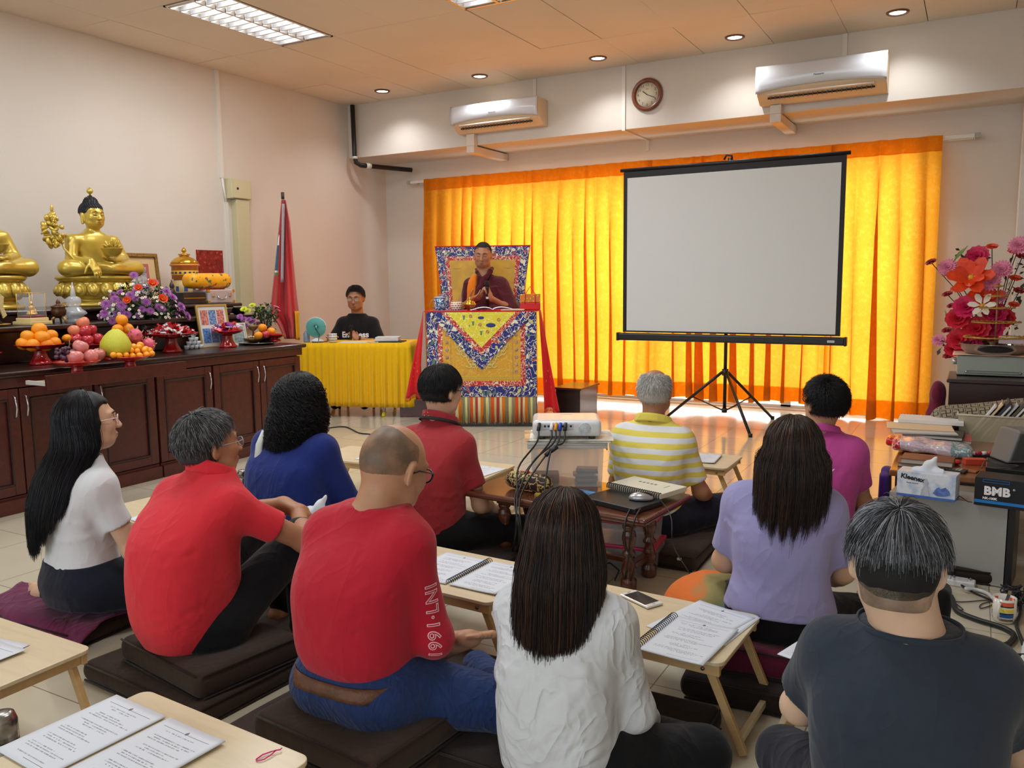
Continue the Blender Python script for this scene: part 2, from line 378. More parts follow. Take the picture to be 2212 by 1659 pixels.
# cream joint strips on the walls
js=mat('strip_white',(226,220,210),.5)
t_=MB(); t_.b2((XW,6.06,2.44),(XW+.022,6.1,ZC)); t_.b2((XW,6.1,1.1),(XW+.022,6.135,2.2)); t_.tube([(XW+.011,6.08,2.45),(XW+.011,6.117,2.2)],.014,6); struct(t_.make('trim_3',js))
for n_,x_ in ((4,-3.19),(5,-4.2)):
    t_=MB(); z0=2.88 if n_==4 else 3.27
    t_.b2((x_-.018,8.075,z0),(x_+.018,8.0899,ZC))
    if n_==4: t_.b2((x_-.018,8.075,2.866),(x_+.018,8.8,2.8799)); t_.b2((x_-.018,8.786,2.76),(x_+.018,8.7999,2.866))
    struct(t_.make('trim_%d'%n_,js))
t_=MB(); t_.b2((-1.13,8.075,3.3),(-1.09,8.0899,ZC)); struct(t_.make('trim_6',js))
# window: aluminium sliding doors behind the curtain
al=mat('aluminium',(196,196,192),.35,.7); 
for k in range(4):
    a=ox0+(ox1-ox0)*k/4; b=ox0+(ox1-ox0)*(k+1)/4
    f=MB(); f.b2((a,YB+.06,0.03),(a+.05,YB+.12,oz)); f.b2((b-.05,YB+.06,.03),(b,YB+.12,oz)); f.b2((a,YB+.06,oz-.06),(b,YB+.12,oz)); f.b2((a,YB+.06,.0),(b,YB+.12,.05)); f.b2((a,YB+.07,.86),(b,YB+.11,.93))
    w=struct(f.make('window_%d'%(k+1),al)); p=MB(); p.b2((a+.05,YB+.085,.05),(b-.05,YB+.093,oz-.06)); p.make('pane',mat('window_glass',(240,246,246),.03,alpha=.18),w)
m=MB(); m.b2((ox0,YB,-.0),(ox1,YB+.2,.018)); struct(m.make('trim_7',mat('sill_marble',(205,205,200),.25)))
m=MB(); m.b2((ox1-.14,YB-.012,.0),(ox1-.02,YB+.02,oz+.03)); struct(m.make('trim_8',mat('frame_cream',(212,205,190),.5)))
m=MB(); m.b2((XW-.2,9.0,-.1),(4,16,-.02)); struct(m.make('ground_outside',mat('paving_outside',(235,235,232),.8)))
# ---------------- ceiling lights ----------------
tubeM=mat('fluorescent_tube',(255,255,255),.4,emit=14); lou=mat('louvre_white',(238,242,246),.35); refl=mat('reflector_metal',(215,205,195),.2,.85)
def troffer(x0,x1,y0,y1,label):
    t=thing('ceiling_light',label,'ceiling light',((x0+x1)/2,(y0+y1)/2,ZC),group='recessed fluorescent lights')
    w,l=(x1-x0)/2-.004,(y1-y0)/2-.004
    b=MB(); b.b2((-w,-l,.10),(w,l,.11)); b.b2((-w,-l,-.004),(-w+.02,l,.10)); b.b2((w-.02,-l,-.004),(w,l,.10)); b.b2((-w,-l,-.004),(w,-l+.02,.10)); b.b2((-w,l-.02,-.004),(w,l,.10)); b.b2((-.012,-l,-.003),(.012,l,.1)); b.make('housing',refl,t)
    for s in(-1,1):
        u=MB(); u.cyl((s*w/2,-l+.05,.055),(s*w/2,l-.05,.055),.016,n=12); u.make('tube',tubeM,t)
        lv=MB()
        for k in range(13):
            y=-l+.05+k*(2*l-.1)/12
            lv.add([(s*w/2-w*.44,y-.008,0),(s*w/2+w*.44,y-.008,0),(s*w/2+w*.44,y+.008,0),(s*w/2-w*.44,y+.008,0),(s*w/2-w*.44,y-.001,.036),(s*w/2+w*.44,y-.001,.036),(s*w/2+w*.44,y+.001,.036),(s*w/2-w*.44,y+.001,.036)],[(0,3,2,1),(4,5,6,7),(0,1,5,4),(2,3,7,6),(0,4,7,3),(1,2,6,5)])
        lv.make('louvre',lou,t)
    return t
for k,(a,b,c,d) in enumerate(tro):
    if k<2: troffer(a,b,c,d,['recessed twin-tube ceiling light with white louvres above the altar side','twin-tube ceiling light cut off by the top edge, right of the other'][k])
    tr=area('troffer_light',((a+b)/2,(c+d)/2,ZC-.02),(0,0,0),.5,1.1,42,(.93,.97,1))
dlm=mat('downlight_glow',(255,255,255),.4,emit=16); dlr=mat('downlight_ring',(120,88,72),.35,.5)
dls=['leftmost of five round downlights, near the black corner pipe','second round downlight from the left, above the smaller air conditioner','middle one of the five round downlights, left of the wall clock','round downlight above the projection screen, fourth from left','rightmost round downlight, above the larger air conditioner']
for k,x in enumerate((-5.92,-4.64,-3.3,-1.98,-.66)):
    t=thing('downlight',dls[k],'downlight',(x,7.68,ZC),group='round ceiling downlights')
    r=MB(); r.lathe([(.062,.004),(.062,-.004),(.075,-.012),(.086,-.006),(.088,.004)],28); r.make('ring',dlr,t); r=MB(); r.lathe([(0,-.001),(.062,-.001),(.062,.01),(0,.01)],24); r.make('lens',dlm,t)
    l=bpy.data.lights.new('downlight_lamp','SPOT'); l.energy=38; l.spot_size=2.3; l.spot_blend=.8; l.shadow_soft_size=.05; l.color=(.97,.98,1); o=bpy.data.objects.new('downlight_lamp',l); COL.objects.link(o); o.location=(x,7.68,ZC-.03)
# ---------------- wall fittings ----------------
t=thing('pipe','black drain pipe with white collars running down the wall corner','pipe',(-6.62,8.0,2.88))
m=MB(); m.tube([(0,0,.6),(0.01,0,.0),(.012,.02,-.07),(.05,.06,-.1),(.4,.62,-.12)],.028,12); m.make('pipe_run',mat('pipe_black',(22,22,24),.35),t)
for p,q in (((.01,0,-.0),(.01,0,-.03)),((.09,.12,-.1),(.12,.17,-.102))): m=MB(); m.cyl(p,q,.033); m.make('collar',mat('collar_white',(210,208,200),.4),t)
t=thing('fuse_box','cream metal switch box on the wall above square trunking','box',(XW,6.25,2.34))
bx=mat('box_cream',(206,198,160),.45)
m=MB(); m.b2((0.0005,-.13,-.1),(.1,.13,.1)); m.make('housing',bx,t,bev=.004); m=MB(); m.b2((.1005,-.12,-.094),(.108,.12,.094)); dd=m.make('door',bx,t,bev=.002); m=MB(); m.cyl((.108,-.06,.0),(.113,-.06,.0),.012); m.make('lock',mat('lock_dark',(50,40,30),.4),dd)
m=MB(); m.b2((XW+.0005,6.19,.9),(XW+.085,6.36,2.235)); tag(m.make('cable_trunking',bx,bev=.003),'tall cream cable trunking running down from the switch box','trunking')
def aircon(x0,x1,z0,z1,label,bz):
    t=thing('air_conditioner',label,'air conditioner',((x0+x1)/2,8.09,z0),group='wall air conditioners'); w=(x1-x0)/2; h=z1-z0
    cream=mat('ac_cream',(222,196,160),.45); m=MB()
    prof=[(-.0005,0),(-.10,0),(-.205,.06),(-.235,.1),(-.235,h-.01),(-.21,h),(-.0005,h)]
    rot=Matrix(((0,0,1),(1,0,0),(0,1,0)))
    m.prism(prof,-w,w,rot.to_4x4()); m.make('body',cream,t,bev=.008)
    fm=MB(); nx=24
    def fp(u,v):
        x=-w-.004+(2*w+.008)*u; zb=.075+.045*(1-(2*u-1)**2)**.8 if 1 else 0; z=zb+(h+.004-zb)*v; return (x,-.238-.022*math.sin(PI*min(1,v*1.02))-.004,z)
    fm.grid(fp,nx,10); fm.make('front_panel',mat('ac_panel',(216,220,226),.22,coat=.6,spec=.6),t,solid=.008)
    m=MB(); m.box((0,-.165,.05),(w*1.66,.012,.05),rot=Euler((-.95,0,0))); m.make('air_outlet',mat('ac_dark',(40,33,28),.6),t)
    m=MB(); m.box((0,-.222,.068),(w*1.66,.014,.022),rot=Euler((-.7,0,0))); m.make('flap',mat('ac_flap',(225,215,200),.3),t,bev=.004)
    g_=MB()
    for k in range(22): g_.box((-w*.78+k*w*1.56/21,-.182,.043),(.006,.03,.03),rot=Euler((-.9,0,.25)))
    o=g_.make('vanes',mat('ac_vane',(120,98,78),.5),t); o['kind']='stuff'
    writing('Panasonic',.022,mat('logo_grey',(90,92,98),.4),t,(0,-.2665,h*.6),(PI/2,0,0),bold=.0005)
    # trunking under the unit
    q=MB(); q.b2((-w+.09,-.075,2.8651-z0),(-w+.19,-.0005,-.001)); q.b2((-w+.09,-.075,2.865-z0-.075),(-w+.19,.69,2.865-z0)); q.make('pipe_cover',mat('pipe_cover',(226,214,198),.5),t,bev=.004); return t
aircon(-5.12,-4.05,2.995,3.262,'smaller-looking white wall air conditioner left of the clock',0)
aircon(-1.82,-.74,2.945,3.25,'white wall air conditioner right of the clock above the screen',0)
t=thing('wall_clock','round wooden wall clock with cream dial on the beam','clock',(-2.94,8.09,3.19))
rx=Matrix.Rotation(PI/2,4,'X')
m=MB(); m.lathe([(.118,0),(.158,.0005),(.162,.02),(.15,.038),(.13,.04),(.121,.03),(.118,.012)],48); o=m.make('frame',mat('clock_wood',(120,62,34),.3,coat=.5,var=.2,vs=20),t,rot=(PI/2,0,0))
m=MB(); m.lathe([(0,.01),(.12,.01),(.12,.012),(0,.0121)],40); m.make('dial',mat('dial_cream',(232,226,200),.4),t,rot=(PI/2,0,0))
ink=mat('ink_dark',(62,50,40),.5)
for h_ in range(1,13):
    a=PI/2-h_*PI/6; writing(str(h_),.034,ink,t,(.095*math.cos(a),-.0125,.095*math.sin(a)),(PI/2,0,0),name='numeral',ext=.0003)
for nm,a,L,wd in (('hour_hand',PI/2-(10.3)*PI/6,.058,.0045),('minute_hand',PI/2-19*PI/30,.088,.003)):
    m=MB(); m.box((L/2*math.cos(a),-.0165,L/2*math.sin(a)),(L,.001,wd*2),rot=Euler((0,-a,0))); m.make(nm,mat('hand_black',(20,16,14),.4),t)
writing('SEIKO',.012,ink,t,(0,-.0125,.055),(PI/2,0,0))
# ---------------- curtains ----------------
def curtainmat():
    t=NT('curtain_cloth'); v=t.obj(); t.t.nodes.remove(t.b)
    ns=t.noise(t.mapping(v,(1,1,.25)),160,3).outputs[0]; dm=t.noise(v,22,5,.6).outputs[0]
    f=t.math('ADD',t.math('MULTIPLY',ns,.45),t.ramp(dm,[(.5,(0,0,0)),(.62,(.2,.2,.2))]))
    c=t.mix(f,lin((240,156,30)),lin((255,206,84)))
    d=t.n('ShaderNodeBsdfDiffuse'); t.set(d.inputs[0],t.mix(.25,c,lin((190,112,24)))); tr=t.n('ShaderNodeBsdfTranslucent'); t.set(tr.inputs[0],c)
    mx_=t.n('ShaderNodeMixShader',i_0=.6); t.t.links.new(d.outputs[0],mx_.inputs[1]); t.t.links.new(tr.outputs[0],mx_.inputs[2]); t.t.links.new(mx_.outputs[0],t.out.inputs[0]); return t.m
cmat=curtainmat()
def curtain(x0,x1,label,seed,y0=8.6,zt=2.63,zb=.07):
    g=random.Random(seed); t=thing('curtain',label,'curtain',(x0,y0,0),group='orange curtains across the window'); w=x1-x0
    nf=max(4,int(w/.16)); ed=[0]
    for k in range(nf): ed.append(ed[-1]+g.uniform(.6,1.5))
    ed=[e/ed[-1]*w for e in ed]; dp=[g.uniform(.6,1.3) for _ in range(nf)]; sh=[g.uniform(-1,1) for _ in range(nf)]
    wv=[g.uniform(0,6) for _ in range(4)]
    def fn(zt,zb,off=0,fl=0):
        def q(u,v):
            s=u*nf; k=min(int(s),nf-1); a=s-k; z=zt+(zb-zt)*v; dd=(2.63-z)/2.6
            opn=.35+.65*min(1,dd*3); ph=2*PI*a
            x=ed[k]+(ed[k+1]-ed[k])*a+(.055*opn*dp[k]*math.sin(ph*1.0)*(.5+.8*dd)*min(1,8*u,8*(1-u)))
            y=-(.05*dp[k]*(1-math.cos(ph))*opn)+.01*math.sin(wv[0]+3*x+5*dd)+sh[k]*.012*math.sin(PI*a)*dd
            x+=.02*math.sin(wv[1]+2*dd+4*u)*dd*min(1,8*u,8*(1-u))
            zz=z+(.02*math.sin(wv[2]+9*u)+.012*math.sin(40*u+wv[3]) if v>.999 and fl else 0)
            return (x,y+off,zz)
        return q
    x0+=0; n=nf*16; m=MB(); m.grid(fn(zt-.13,zb,0,1),n,30); m.make('drape',cmat,t)
    m=MB(); m.grid(fn(zt,zt-.14,-.002),n,3); m.grid(fn(zt,zt-.14,.008),n,2); m.make('pleated_heading',cmat,t)
    m=MB(); m.grid(fn(zb+.17,zb+.004,.006,1),n,2); m.make('hem',cmat,t); return t
curtain(-6.03,-3.07,'orange curtain left of the projection screen, behind the throne',1)
curtain(-3.13,-1.22,'orange curtain hanging directly behind the projection screen',2,y0=8.625,zb=.1)
curtain(-1.27,-.32,'rightmost orange curtain, beside the white window jamb',3,zb=.02)
t=thing('curtain_rail','long white curtain rail with end caps above the curtains','curtain rail',(-3.15,8.665,2.6))
m=MB(); m.b2((-3.15,-.015,0),(3.1,.02,.03)); m.make('track',mat('rail_white',(232,228,220),.4),t); 
for x0 in (3.08,-3.17): m=MB(); m.b2((x0,-.02,-.006),(x0+.05,.025,.036)); m.make('end_cap',mat('cap_grey',(170,166,158),.4),t)
for x0 in (3.07,-3.1,0): m=MB(); m.b2((x0,.02,.005),(x0+.02,.14,.025)); m.make('bracket',mat('cap_grey'),t)
m=MB(); [m.box((2.88+k*.0125,0,-.008),(.006,.01,.016)) for k in range(17)]; o=m.make('glider',mat('rail_glider',(236,226,200),.5),t); o['kind']='stuff'
# ---------------- projection screen ----------------
t=thing('projection_screen','white tripod projection screen with black border and case','projection screen',(-1.995,7.6,0)); bk=mat('screen_black',(16,16,18),.4); scr=mat('screen_white',(218,222,222),.75)
w=1.0
m=MB(); m.b2((-w,-.002,.86),(w,.002,2.39)); m.make('border',mat('border_black',(14,14,15),.6),t)
m=MB(); m.b2((-w+.04,-.006,.875),(w-.04,-.0025,2.33)); m.make('screen_fabric',scr,t)
m=MB(); m.b2((-w-.045,-.035,.78),(w+.045,.03,.852)); m.make('case',bk,t,bev=.015)
for s in(-1,1): m=MB(); m.b2((s*(w+.045)-.012,-.04,.775),(s*(w+.045)+.012,.035,.857)); m.make('end_cap',mat('cap_dark',(30,30,33),.3),t,bev=.008)
m=MB(); m.b2((w-.1,-.0375,.805),(w-.04,-.0355,.825)); m.make('label',mat('label_silver',(190,195,200),.3),t)
m=MB(); m.cyl((-w-.03,0,2.405),(w+.03,0,2.405),.017); m.make('top_bar',bk,t)
m=MB(); m.tube([(-.04,.01,2.43),(-.02,.01,2.47),(.03,.01,2.46),(.03,.02,2.42)],.01,8); m.make('hanging_hook',bk,t)
m=MB(); m.cyl((0,.05,.12),(0,.05,2.45),.016); m.make('pole',bk,t)
m=MB(); m.cyl((0,.05,.47),(0,.05,.53),.03); m.make('collar',bk,t); m=MB(); m.cyl((0,.05,.12),(0,.05,.16),.025); m.make('collar',bk,t)
for a in (2.95,-.95,1.0):
    e=Vector((.62*math.cos(a),.05+.62*math.sin(a),.012)); s_=Vector((.03*math.cos(a),.05+.03*math.sin(a),.5))
    m=MB(); m.tube([s_,e],.014,8); o=m.make('leg',bk,t)
    m=MB(); m.cyl(e+Vector((0,0,-.012)),e+Vector((0,0,.02)),.018); m.make('rubber_foot',bk,o)
    k=s_.lerp(e,.52); m=MB(); m.tube([k,(.02*math.cos(a),.05+.02*math.sin(a),.14)],.006,6); m.make('brace',bk,t)
# ---------------- people ----------------
def skinmat(name,c,rough=.5):
    if name in _M: return _M[name]
    t=NT(name); v=t.obj(); n=t.noise(v,30,4).outputs[0]
    t.col(t.mix(n,tuple(x*.9 for x in lin(c)),tuple(min(1,x*1.1) for x in lin(c)))); t.b.inputs['Roughness'].default_value=rough; t.b.inputs['Subsurface Weight'].default_value=.12; t.b.inputs['Subsurface Scale'].default_value=.006; t.b.inputs['Subsurface Radius'].default_value=(1,.4,.2)
    t.bump(t.noise(v,260,2).outputs[0],.12,.002); _M[name]=t.m; return t.m
def cloth(name,c,bs=900,bump=.25,fold=.5,var=.06,rough=.85,fs=6,sheen=.15,st=(1,1,.45),crump=.45):
    if name in _M: return _M[name]
    t=NT(name); v=t.obj(); cl=lin(c)
    t.col(t.mix(t.noise(v,45,3).outputs[0],tuple(x*(1-var) for x in cl),tuple(min(1,x*(1+var)) for x in cl)))
    t.b.inputs['Roughness'].default_value=rough; t.b.inputs['Sheen Weight'].default_value=sheen; t.b.inputs['Specular IOR Level'].default_value=.2
    w0=t.noise(t.mapping(v,st),fs*.6,1,.4,.8).outputs[0]; n3=t.noise(t.mapping(v,st,rot=(.3,.5,.2)),fs*.75,2,.45,1.6).outputs[0]; n4=t.noise(t.mapping(v,(1.2,1,.8),rot=(.9,-.4,.7)),fs*.6,2,.45,2.2).outputs[0]
    rg=lambda n_,p: t.math('POWER',t.math('SUBTRACT',1,t.math('ABSOLUTE',t.math('MULTIPLY_ADD',n_,4,-2)),0) if 0 else t.math('MAXIMUM',t.math('SUBTRACT',1,t.math('ABSOLUTE',t.math('MULTIPLY_ADD',n_,5,-2.5))),0),p)
    w=t.math('ADD',t.math('MULTIPLY',w0,.6),t.math('MULTIPLY',t.math('ADD',rg(n3,2.),rg(n4,2.)),.35*crump)); f=t.noise(v,bs,2).outputs[0]
    b1=t.n('ShaderNodeBump',i_Height=w,i_Strength=fold,i_Distance=.028); b2=t.n('ShaderNodeBump',i_Height=f,i_Strength=bump,i_Distance=.0006,i_Normal=b1.outputs[0])
    t.set(t.b.inputs['Normal'],b2.outputs[0]); _M[name]=t.m; return t.m
def hframe(hc,yaw,pit,rol): # head frame: turn (left +), nod (down -), tilt
    R=(Matrix.Rotation(math.radians(yaw),3,'Z')@Matrix.Rotation(math.radians(pit),3,'X')@Matrix.Rotation(math.radians(rol),3,'Y'))
    return np.array(R),V3(hc)
def hand(F,wr,d,nrm,s=1,curl=(25,35,25),thumb=(.5,.3),spread=1,side=1,k=.008,fan=None):
    # wr wrist, d finger direction, nrm palm normal; side=+1: thumb on +lateral side
    d=Vector(d).normalized(); nrm=Vector(nrm); nrm=(nrm-d*nrm.dot(d)).normalized(); lat=nrm.cross(d).normalized()*side; wr=Vector(wr)
    P=lambda a,b,c=0: wr+d*a*s+lat*b*s+nrm*c*s
    F.rc(P(-.01,0),P(.03,.0),.026*s,.024*s,.015)
    for b0,b1 in ((.024,.030),(.008,.010),(-.008,-.010),(-.022,-.028)): F.rc(P(.015,b0*.8),P(.085,b1),.016*s,.0125*s,.012)
    F.el(P(.03,.028,.006),(.02*s,.016*s,.016*s),.012)
    for i,(b,L,r) in enumerate(((.030,.072,.0088),(.010,.080,.009),(-.010,.074,.0086),(-.028,.058,.0076))):
        cu=curl[i] if isinstance(curl[0],(tuple,list)) else curl
        p=P(.085,b); a=0; dv=d+lat*(b*1.2*spread)
        for j,fr in enumerate((.45,.31,.24)):
            a+=math.radians(cu[j]); dr=(dv*math.cos(a)+nrm*math.sin(a)).normalized(); q=p+dr*L*fr*s
            F.rc(p,q,r*s*(1-.07*j),r*s*(1-.07*(j+1)),.003 if j else .006); p=q
    p=P(.02,.03,.004); o=(d*thumb[0]+lat*.75+nrm*thumb[1]).normalized(); q=p+o*.042*s; F.rc(p,q,.0135*s,.0105*s,.01); o2=(o+d*.7+nrm*.25).normalized(); q2=q+o2*.03*s; F.rc(q,q2,.0105*s,.009*s,.004); q3=q2+(o2+nrm*.2).normalized()*.022*s; F.rc(q2,q3,.009*s,.007*s,.003)
def foot(F,an,d,up,s=1,side=1):
    d=Vector(d).normalized(); up=Vector(up); up=(up-d*up.dot(d)).normalized(); lat=d.cross(up)*side; an=Vector(an)
    P=lambda a,b,c: an+d*a*s+lat*b*s+up*c*s
    F.rc(P(0,0,0),P(-.03,0,-.035),.034*s,.03*s,.02); F.rc(P(-.03,0,-.035),P(.12,.0,-.045),.029*s,.024*s,.025); F.rc(P(.02,0,-.01),P(.12,.015,-.035),.03*s,.02*s,.02)
    F.rc(P(.1,-.022,-.045),P(.125,.026,-.042),.02*s,.021*s,.012)
    for b,L,r in ((.030,.052,.0135),(.010,.046,.0095),(-.006,.04,.009),(-.021,.033,.0085),(-.034,.027,.008)): F.rc(P(.125,b*.95,-.047),P(.13+L,b*1.08,-.05),r*s*.85,r*s,.004)
def headshape(F,fr,s=1,chin=1,lips=True,fat=1):
    H=dict(F=(fr[0]*1.0,fr[1])); q=s
    F.el((0,-.012*q,.02*q),(.077*q,.097*q,.092*q),.02,**H); F.el((0,.02*q,-.03*q),(.064*q*fat,.07*q,.08*q),.03,**H); F.el((0,.052*q,-.085*q),(.036*q*fat,.032*q,.028*q*chin),.03,**H)
    F.rc((-.04*q,.03*q,-.07*q),(.04*q,.03*q,-.07*q),.028*q*fat,.028*q*fat,.03,**H)
    for x in(-1,1):
        F.el((x*.04*q,.058*q,-.024*q),(.024*q,.02*q,.022*q),.025,**H)
        F.rc((x*.012*q,.085*q,.026*q),(x*.048*q,.068*q,.024*q),.009*q,.008*q,.015,**H)
        F.el((x*.031*q,.093*q,.004*q),(.019*q,.014*q,.013*q),.012,op='s',**H); F.el((x*.031*q,.073*q,.003*q),(.0145*q,.0135*q,.0125*q),.004,**H)
        F.el((x*.079*q,-.012*q,-.008*q),(.0095*q,.019*q,.033*q),.006,rot=(-.12,0,x*.42),**H); F.el((x*.087*q,-.006*q,-.004*q),(.007*q,.009*q,.017*q),.004,op='s',rot=(-.1,0,x*.4),**H)
        F.el((x*.011*q,.101*q,-.034*q),(.009*q,.01*q,.008*q),.006,**H)
    F.rc((0,.088*q,.008*q),(0,.108*q,-.03*q),.0075*q,.0105*q,.012,**H)
    F.rc((-.014*q,.089*q,-.058*q),(.014*q,.089*q,-.058*q),.0075*q,.0075*q,.006,**H); F.rc((-.011*q,.087*q,-.071*q),(.011*q,.087*q,-.071*q),.0085*q,.0085*q,.008,**H)
    F.el((0,.098*q,-.0643*q),(.023*q,.006*q,.0018*q),.002,op='s',**H)
TORSO=[(.0,.185,.135,-.01),(.12,.182,.128,-.025),(.25,.178,.122,-.04),(.36,.188,.125,-.038),(.44,.192,.115,-.018),(.50,.165,.092,.008),(.55,.115,.07,.03),(.585,.075,.062,.042)]
def person(label,loc,rz,seat,skin,shirt,pants,head=(0,.07,.70),hr=(0,-5,0),w=1,h=1,d=1,lean=0,torso=TORSO,hs=1,arms=None,sleeve='short',sf=.68,legs=None,feet=None,sr=1,fw=0,neck=1,hem=0,xf=None,group=None,vox=.0075,nf=14,fa_=1.,nk=None,fat=1,wr=.0028,seed=0,skip_pants=False,pr=1,shn='shirt',ptn='trousers',hkw={}):
    t=thing('person',label,'person',(loc[0],loc[1],0),math.radians(rz)); Z=seat; hp=V3(head)*[1,1,1]+[0,0,Z]; fr=hframe(hp,*hr)
    rows=[(Z+r[0]*h,r[1]*w*(.93 if r[0]<.5 else 1),r[2]*d,r[3]+lean*(r[0]/.58)**1.6) for r in torso]; ztop=rows[-1][0]
    sh=lambda s: V3((s*.148*w,.0+lean*.75,Z+.465*h))
    arms=arms or [((-.20,.10,.22),(-.12,.30,.10),None),((.20,.10,.22),(.12,.30,.10),None)]
    legs=legs or [((.09,.03,.06),(.35,.25,-.02),(.0,.36,-.075)),((-.09,.03,.06),(-.35,.25,-.02),(.0,.30,-.075))]
    zz=lambda p: V3(p)+[0,0,Z]
    B=Field(); headshape(B,fr,hs,fat=fat,**hkw)
    nb=V3((0,rows[-1][3]-.01,ztop-.03)); nt=fr[1]+fr[0]@V3((0,-.022,-.05))
    B.rc(nb,nt,.060*neck,.054*neck,.03); B.loft([(r[0],r[1]*.82,r[2]*.78,r[3]) for r in rows[:-1]],.03); B.rc(nb-[.05*w,0,.05],nb+[.05*w,0,-.05],.03,.03,.04)
    S=Field(); S.loft(rows,.02)
    for s,(el,wr_,hd) in zip((-1,1),arms):
        a=sh(s); el=zz(el); wr_=zz(wr_); B.chain([a,el,wr_],[.044,.038,.027],.02); 
        fa=el+(wr_-el)*.35; B.rc(el,fa,.038,.041,.02)
        S.el(a+[-s*.004,0,-.004],(.062,.066,.062),.06)
        if sleeve=='short':
            e=a+(el-a)*sf; dr=(el-a)/np.linalg.norm(el-a); S.rc(a,e+dr*.04,.060*sr,.058*sr,.035,cut=(e,dr))
        elif sleeve=='long':
            dr=(wr_-el)/np.linalg.norm(wr_-el); S.rc(a,el,.060*sr,.052*sr,.035); S.rc(el,wr_+dr*.02,.052*sr,.038*sr,.03,cut=(wr_,dr))
        elif sleeve=='cap': pass
        if hd:
            hand(B,wr_,hd['d'],hd['n'],hd.get('s',1),hd.get('c',(30,40,30)),hd.get('t',(.5,.3)),side=hd.get('side',-s))
    if nk: S.plane((0,rows[-1][3]+nk[0],ztop-nk[1]),(0,nk[2],1))
    S.wrinkle(wr,seed=seed,n=6)
    rg=random.Random(seed+1)
    rz_=V3([r[0] for r in rows]); ra=V3([r[1] for r in rows]); rb=V3([r[2] for r in rows]); rcy=V3([r[3] for r in rows])
    def bk(x,z): a=np.interp(z,rz_,ra); q=max(.02,1-(abs(x)/a)**2.4) if abs(x)<a else .02; return np.interp(z,rz_,rcy)-np.interp(z,rz_,rb)*q**(1/2.4)
    for k in range(nf):
        s=rg.choice((-1,1)); z0=Z+rg.uniform(.04,.44)*h; x0=s*rg.uniform(.0,.14)*w; L=rg.uniform(.05,.13); x1=x0+s*L; z1=z0+rg.uniform(-.03,.08); m0=((x0+x1)/2,(z0+z1)/2-.012)
        am=rg.choice((-.003,.004,.0045))*fa_; wd_=rg.uniform(.007,.012); P0=(x0,bk(x0,z0),z0); P1=(m0[0],bk(*m0),m0[1]); P2=(x1,bk(x1,z1),z1); S.crease(P0,P1,am,wd_); S.crease(P1,P2,am,wd_)
    for s in(-1,1): 
        a=sh(s)
        for k in range(4): x0=(a[0]-s*(.01+.012*k)); z0=a[2]-.06-.03*k; x1=x0-s*(.06+.02*k); z1=z0-.05-.03*k; S.crease((x0,bk(x0,z0),z0),(x1,bk(x1,z1),z1),.007*fa_,.010)
    P=Field(); P.el((0,-.005+rows[0][3],Z+.075),(.175*w*pr,.135*d*pr,.088),.03); P.plane((0,0,Z+.001 if False else .004),(0,0,-1))
    P.loft([(Z+.0,.18*w*pr,.13*d,-.01),(Z+.07,.182*w*pr,.132*d,-.012),(Z+.17,.165*w,.11*d,-.025)],.04)
    for k,(a,b,c) in enumerate(legs):
        a,b,c=zz(a),zz(b),zz(c); B.chain([a,b,c],[.06,.045,.03],.02); P.rc(a,b,.098*pr,.070*pr,.05); P.rc(b,c,.068*pr,.048*pr,.03)
        if feet and feet[k]: f=feet[k]; foot(B,c+V3(f.get('o',(0,0,0))),f['d'],f['u'],f.get('s',1),f.get('side',1))
    P.wrinkle(wr*1.2,seed=seed+9,n=6)
    for k,(a,b,c) in enumerate(legs):
        b=zz(b); a=zz(a)
        for j in range(4): q=a+(b-a)*(.15+.2*j); P.crease(q+[0,-.1,.08],q+[.02,.08,.06],.004,.012)
    if xf: xf(B,S,P,Z)
    bo=B.make('body',skin,t,vox*.85); so=S.make(shn,shirt,t,vox); po=P.make(ptn,pants,t,vox*1.2)
    return dict(t=t,fr=fr,B=B,S=S,P=P,so=so,po=po,bo=bo,Z=Z,rows=rows,hs=hs,ztop=ztop)
def H2(p,q): return p['fr'][0]@(V3(q)*p['hs'])+p['fr'][1]
def faceparts(p,brow=(30,22,18),lip=(150,88,78),lid=(60,38,28),lips=True):
    fr=p['fr']; s=p['hs']; T=Matrix(fr[0].tolist()); 
    for x in(-1,1):
        m=MB(); m.tube([H2(p,(x*a,y,z)) for a,y,z in((.014,.094,.0245),(.03,.0915,.030),(.047,.0775,.0255))],[.0022*s,.0032*s,.0014*s],6); m.make('eyebrow',mat('brow_dark',brow,.8),p['t'])
        m=MB(); m.tube([H2(p,(x*a,y,z)) for a,y,z in((.018,.0855,-.001),(.031,.0885,-.004),(.044,.081,-.0005))],.0014*s,6); m.make('eyelid_line',mat('lid_dark',lid,.6),p['t'])
    m=MB(); m.tube([H2(p,(a,y,z)) for a,y,z in((-.023,.089,-.0645),(-.009,.0965,-.0615),(0,.0965,-.0625),(.009,.0965,-.0615),(.023,.089,-.0645))],[.001,.0028,.0028,.0028,.001],6); m.tube([H2(p,(a,y,z)) for a,y,z in((-.019,.0885,-.067),(0,.0955,-.0705),(.019,.0885,-.067))],[.001,.0034,.001],6); m.make('lips',mat('lips_skin',lip,.5),p['t'])
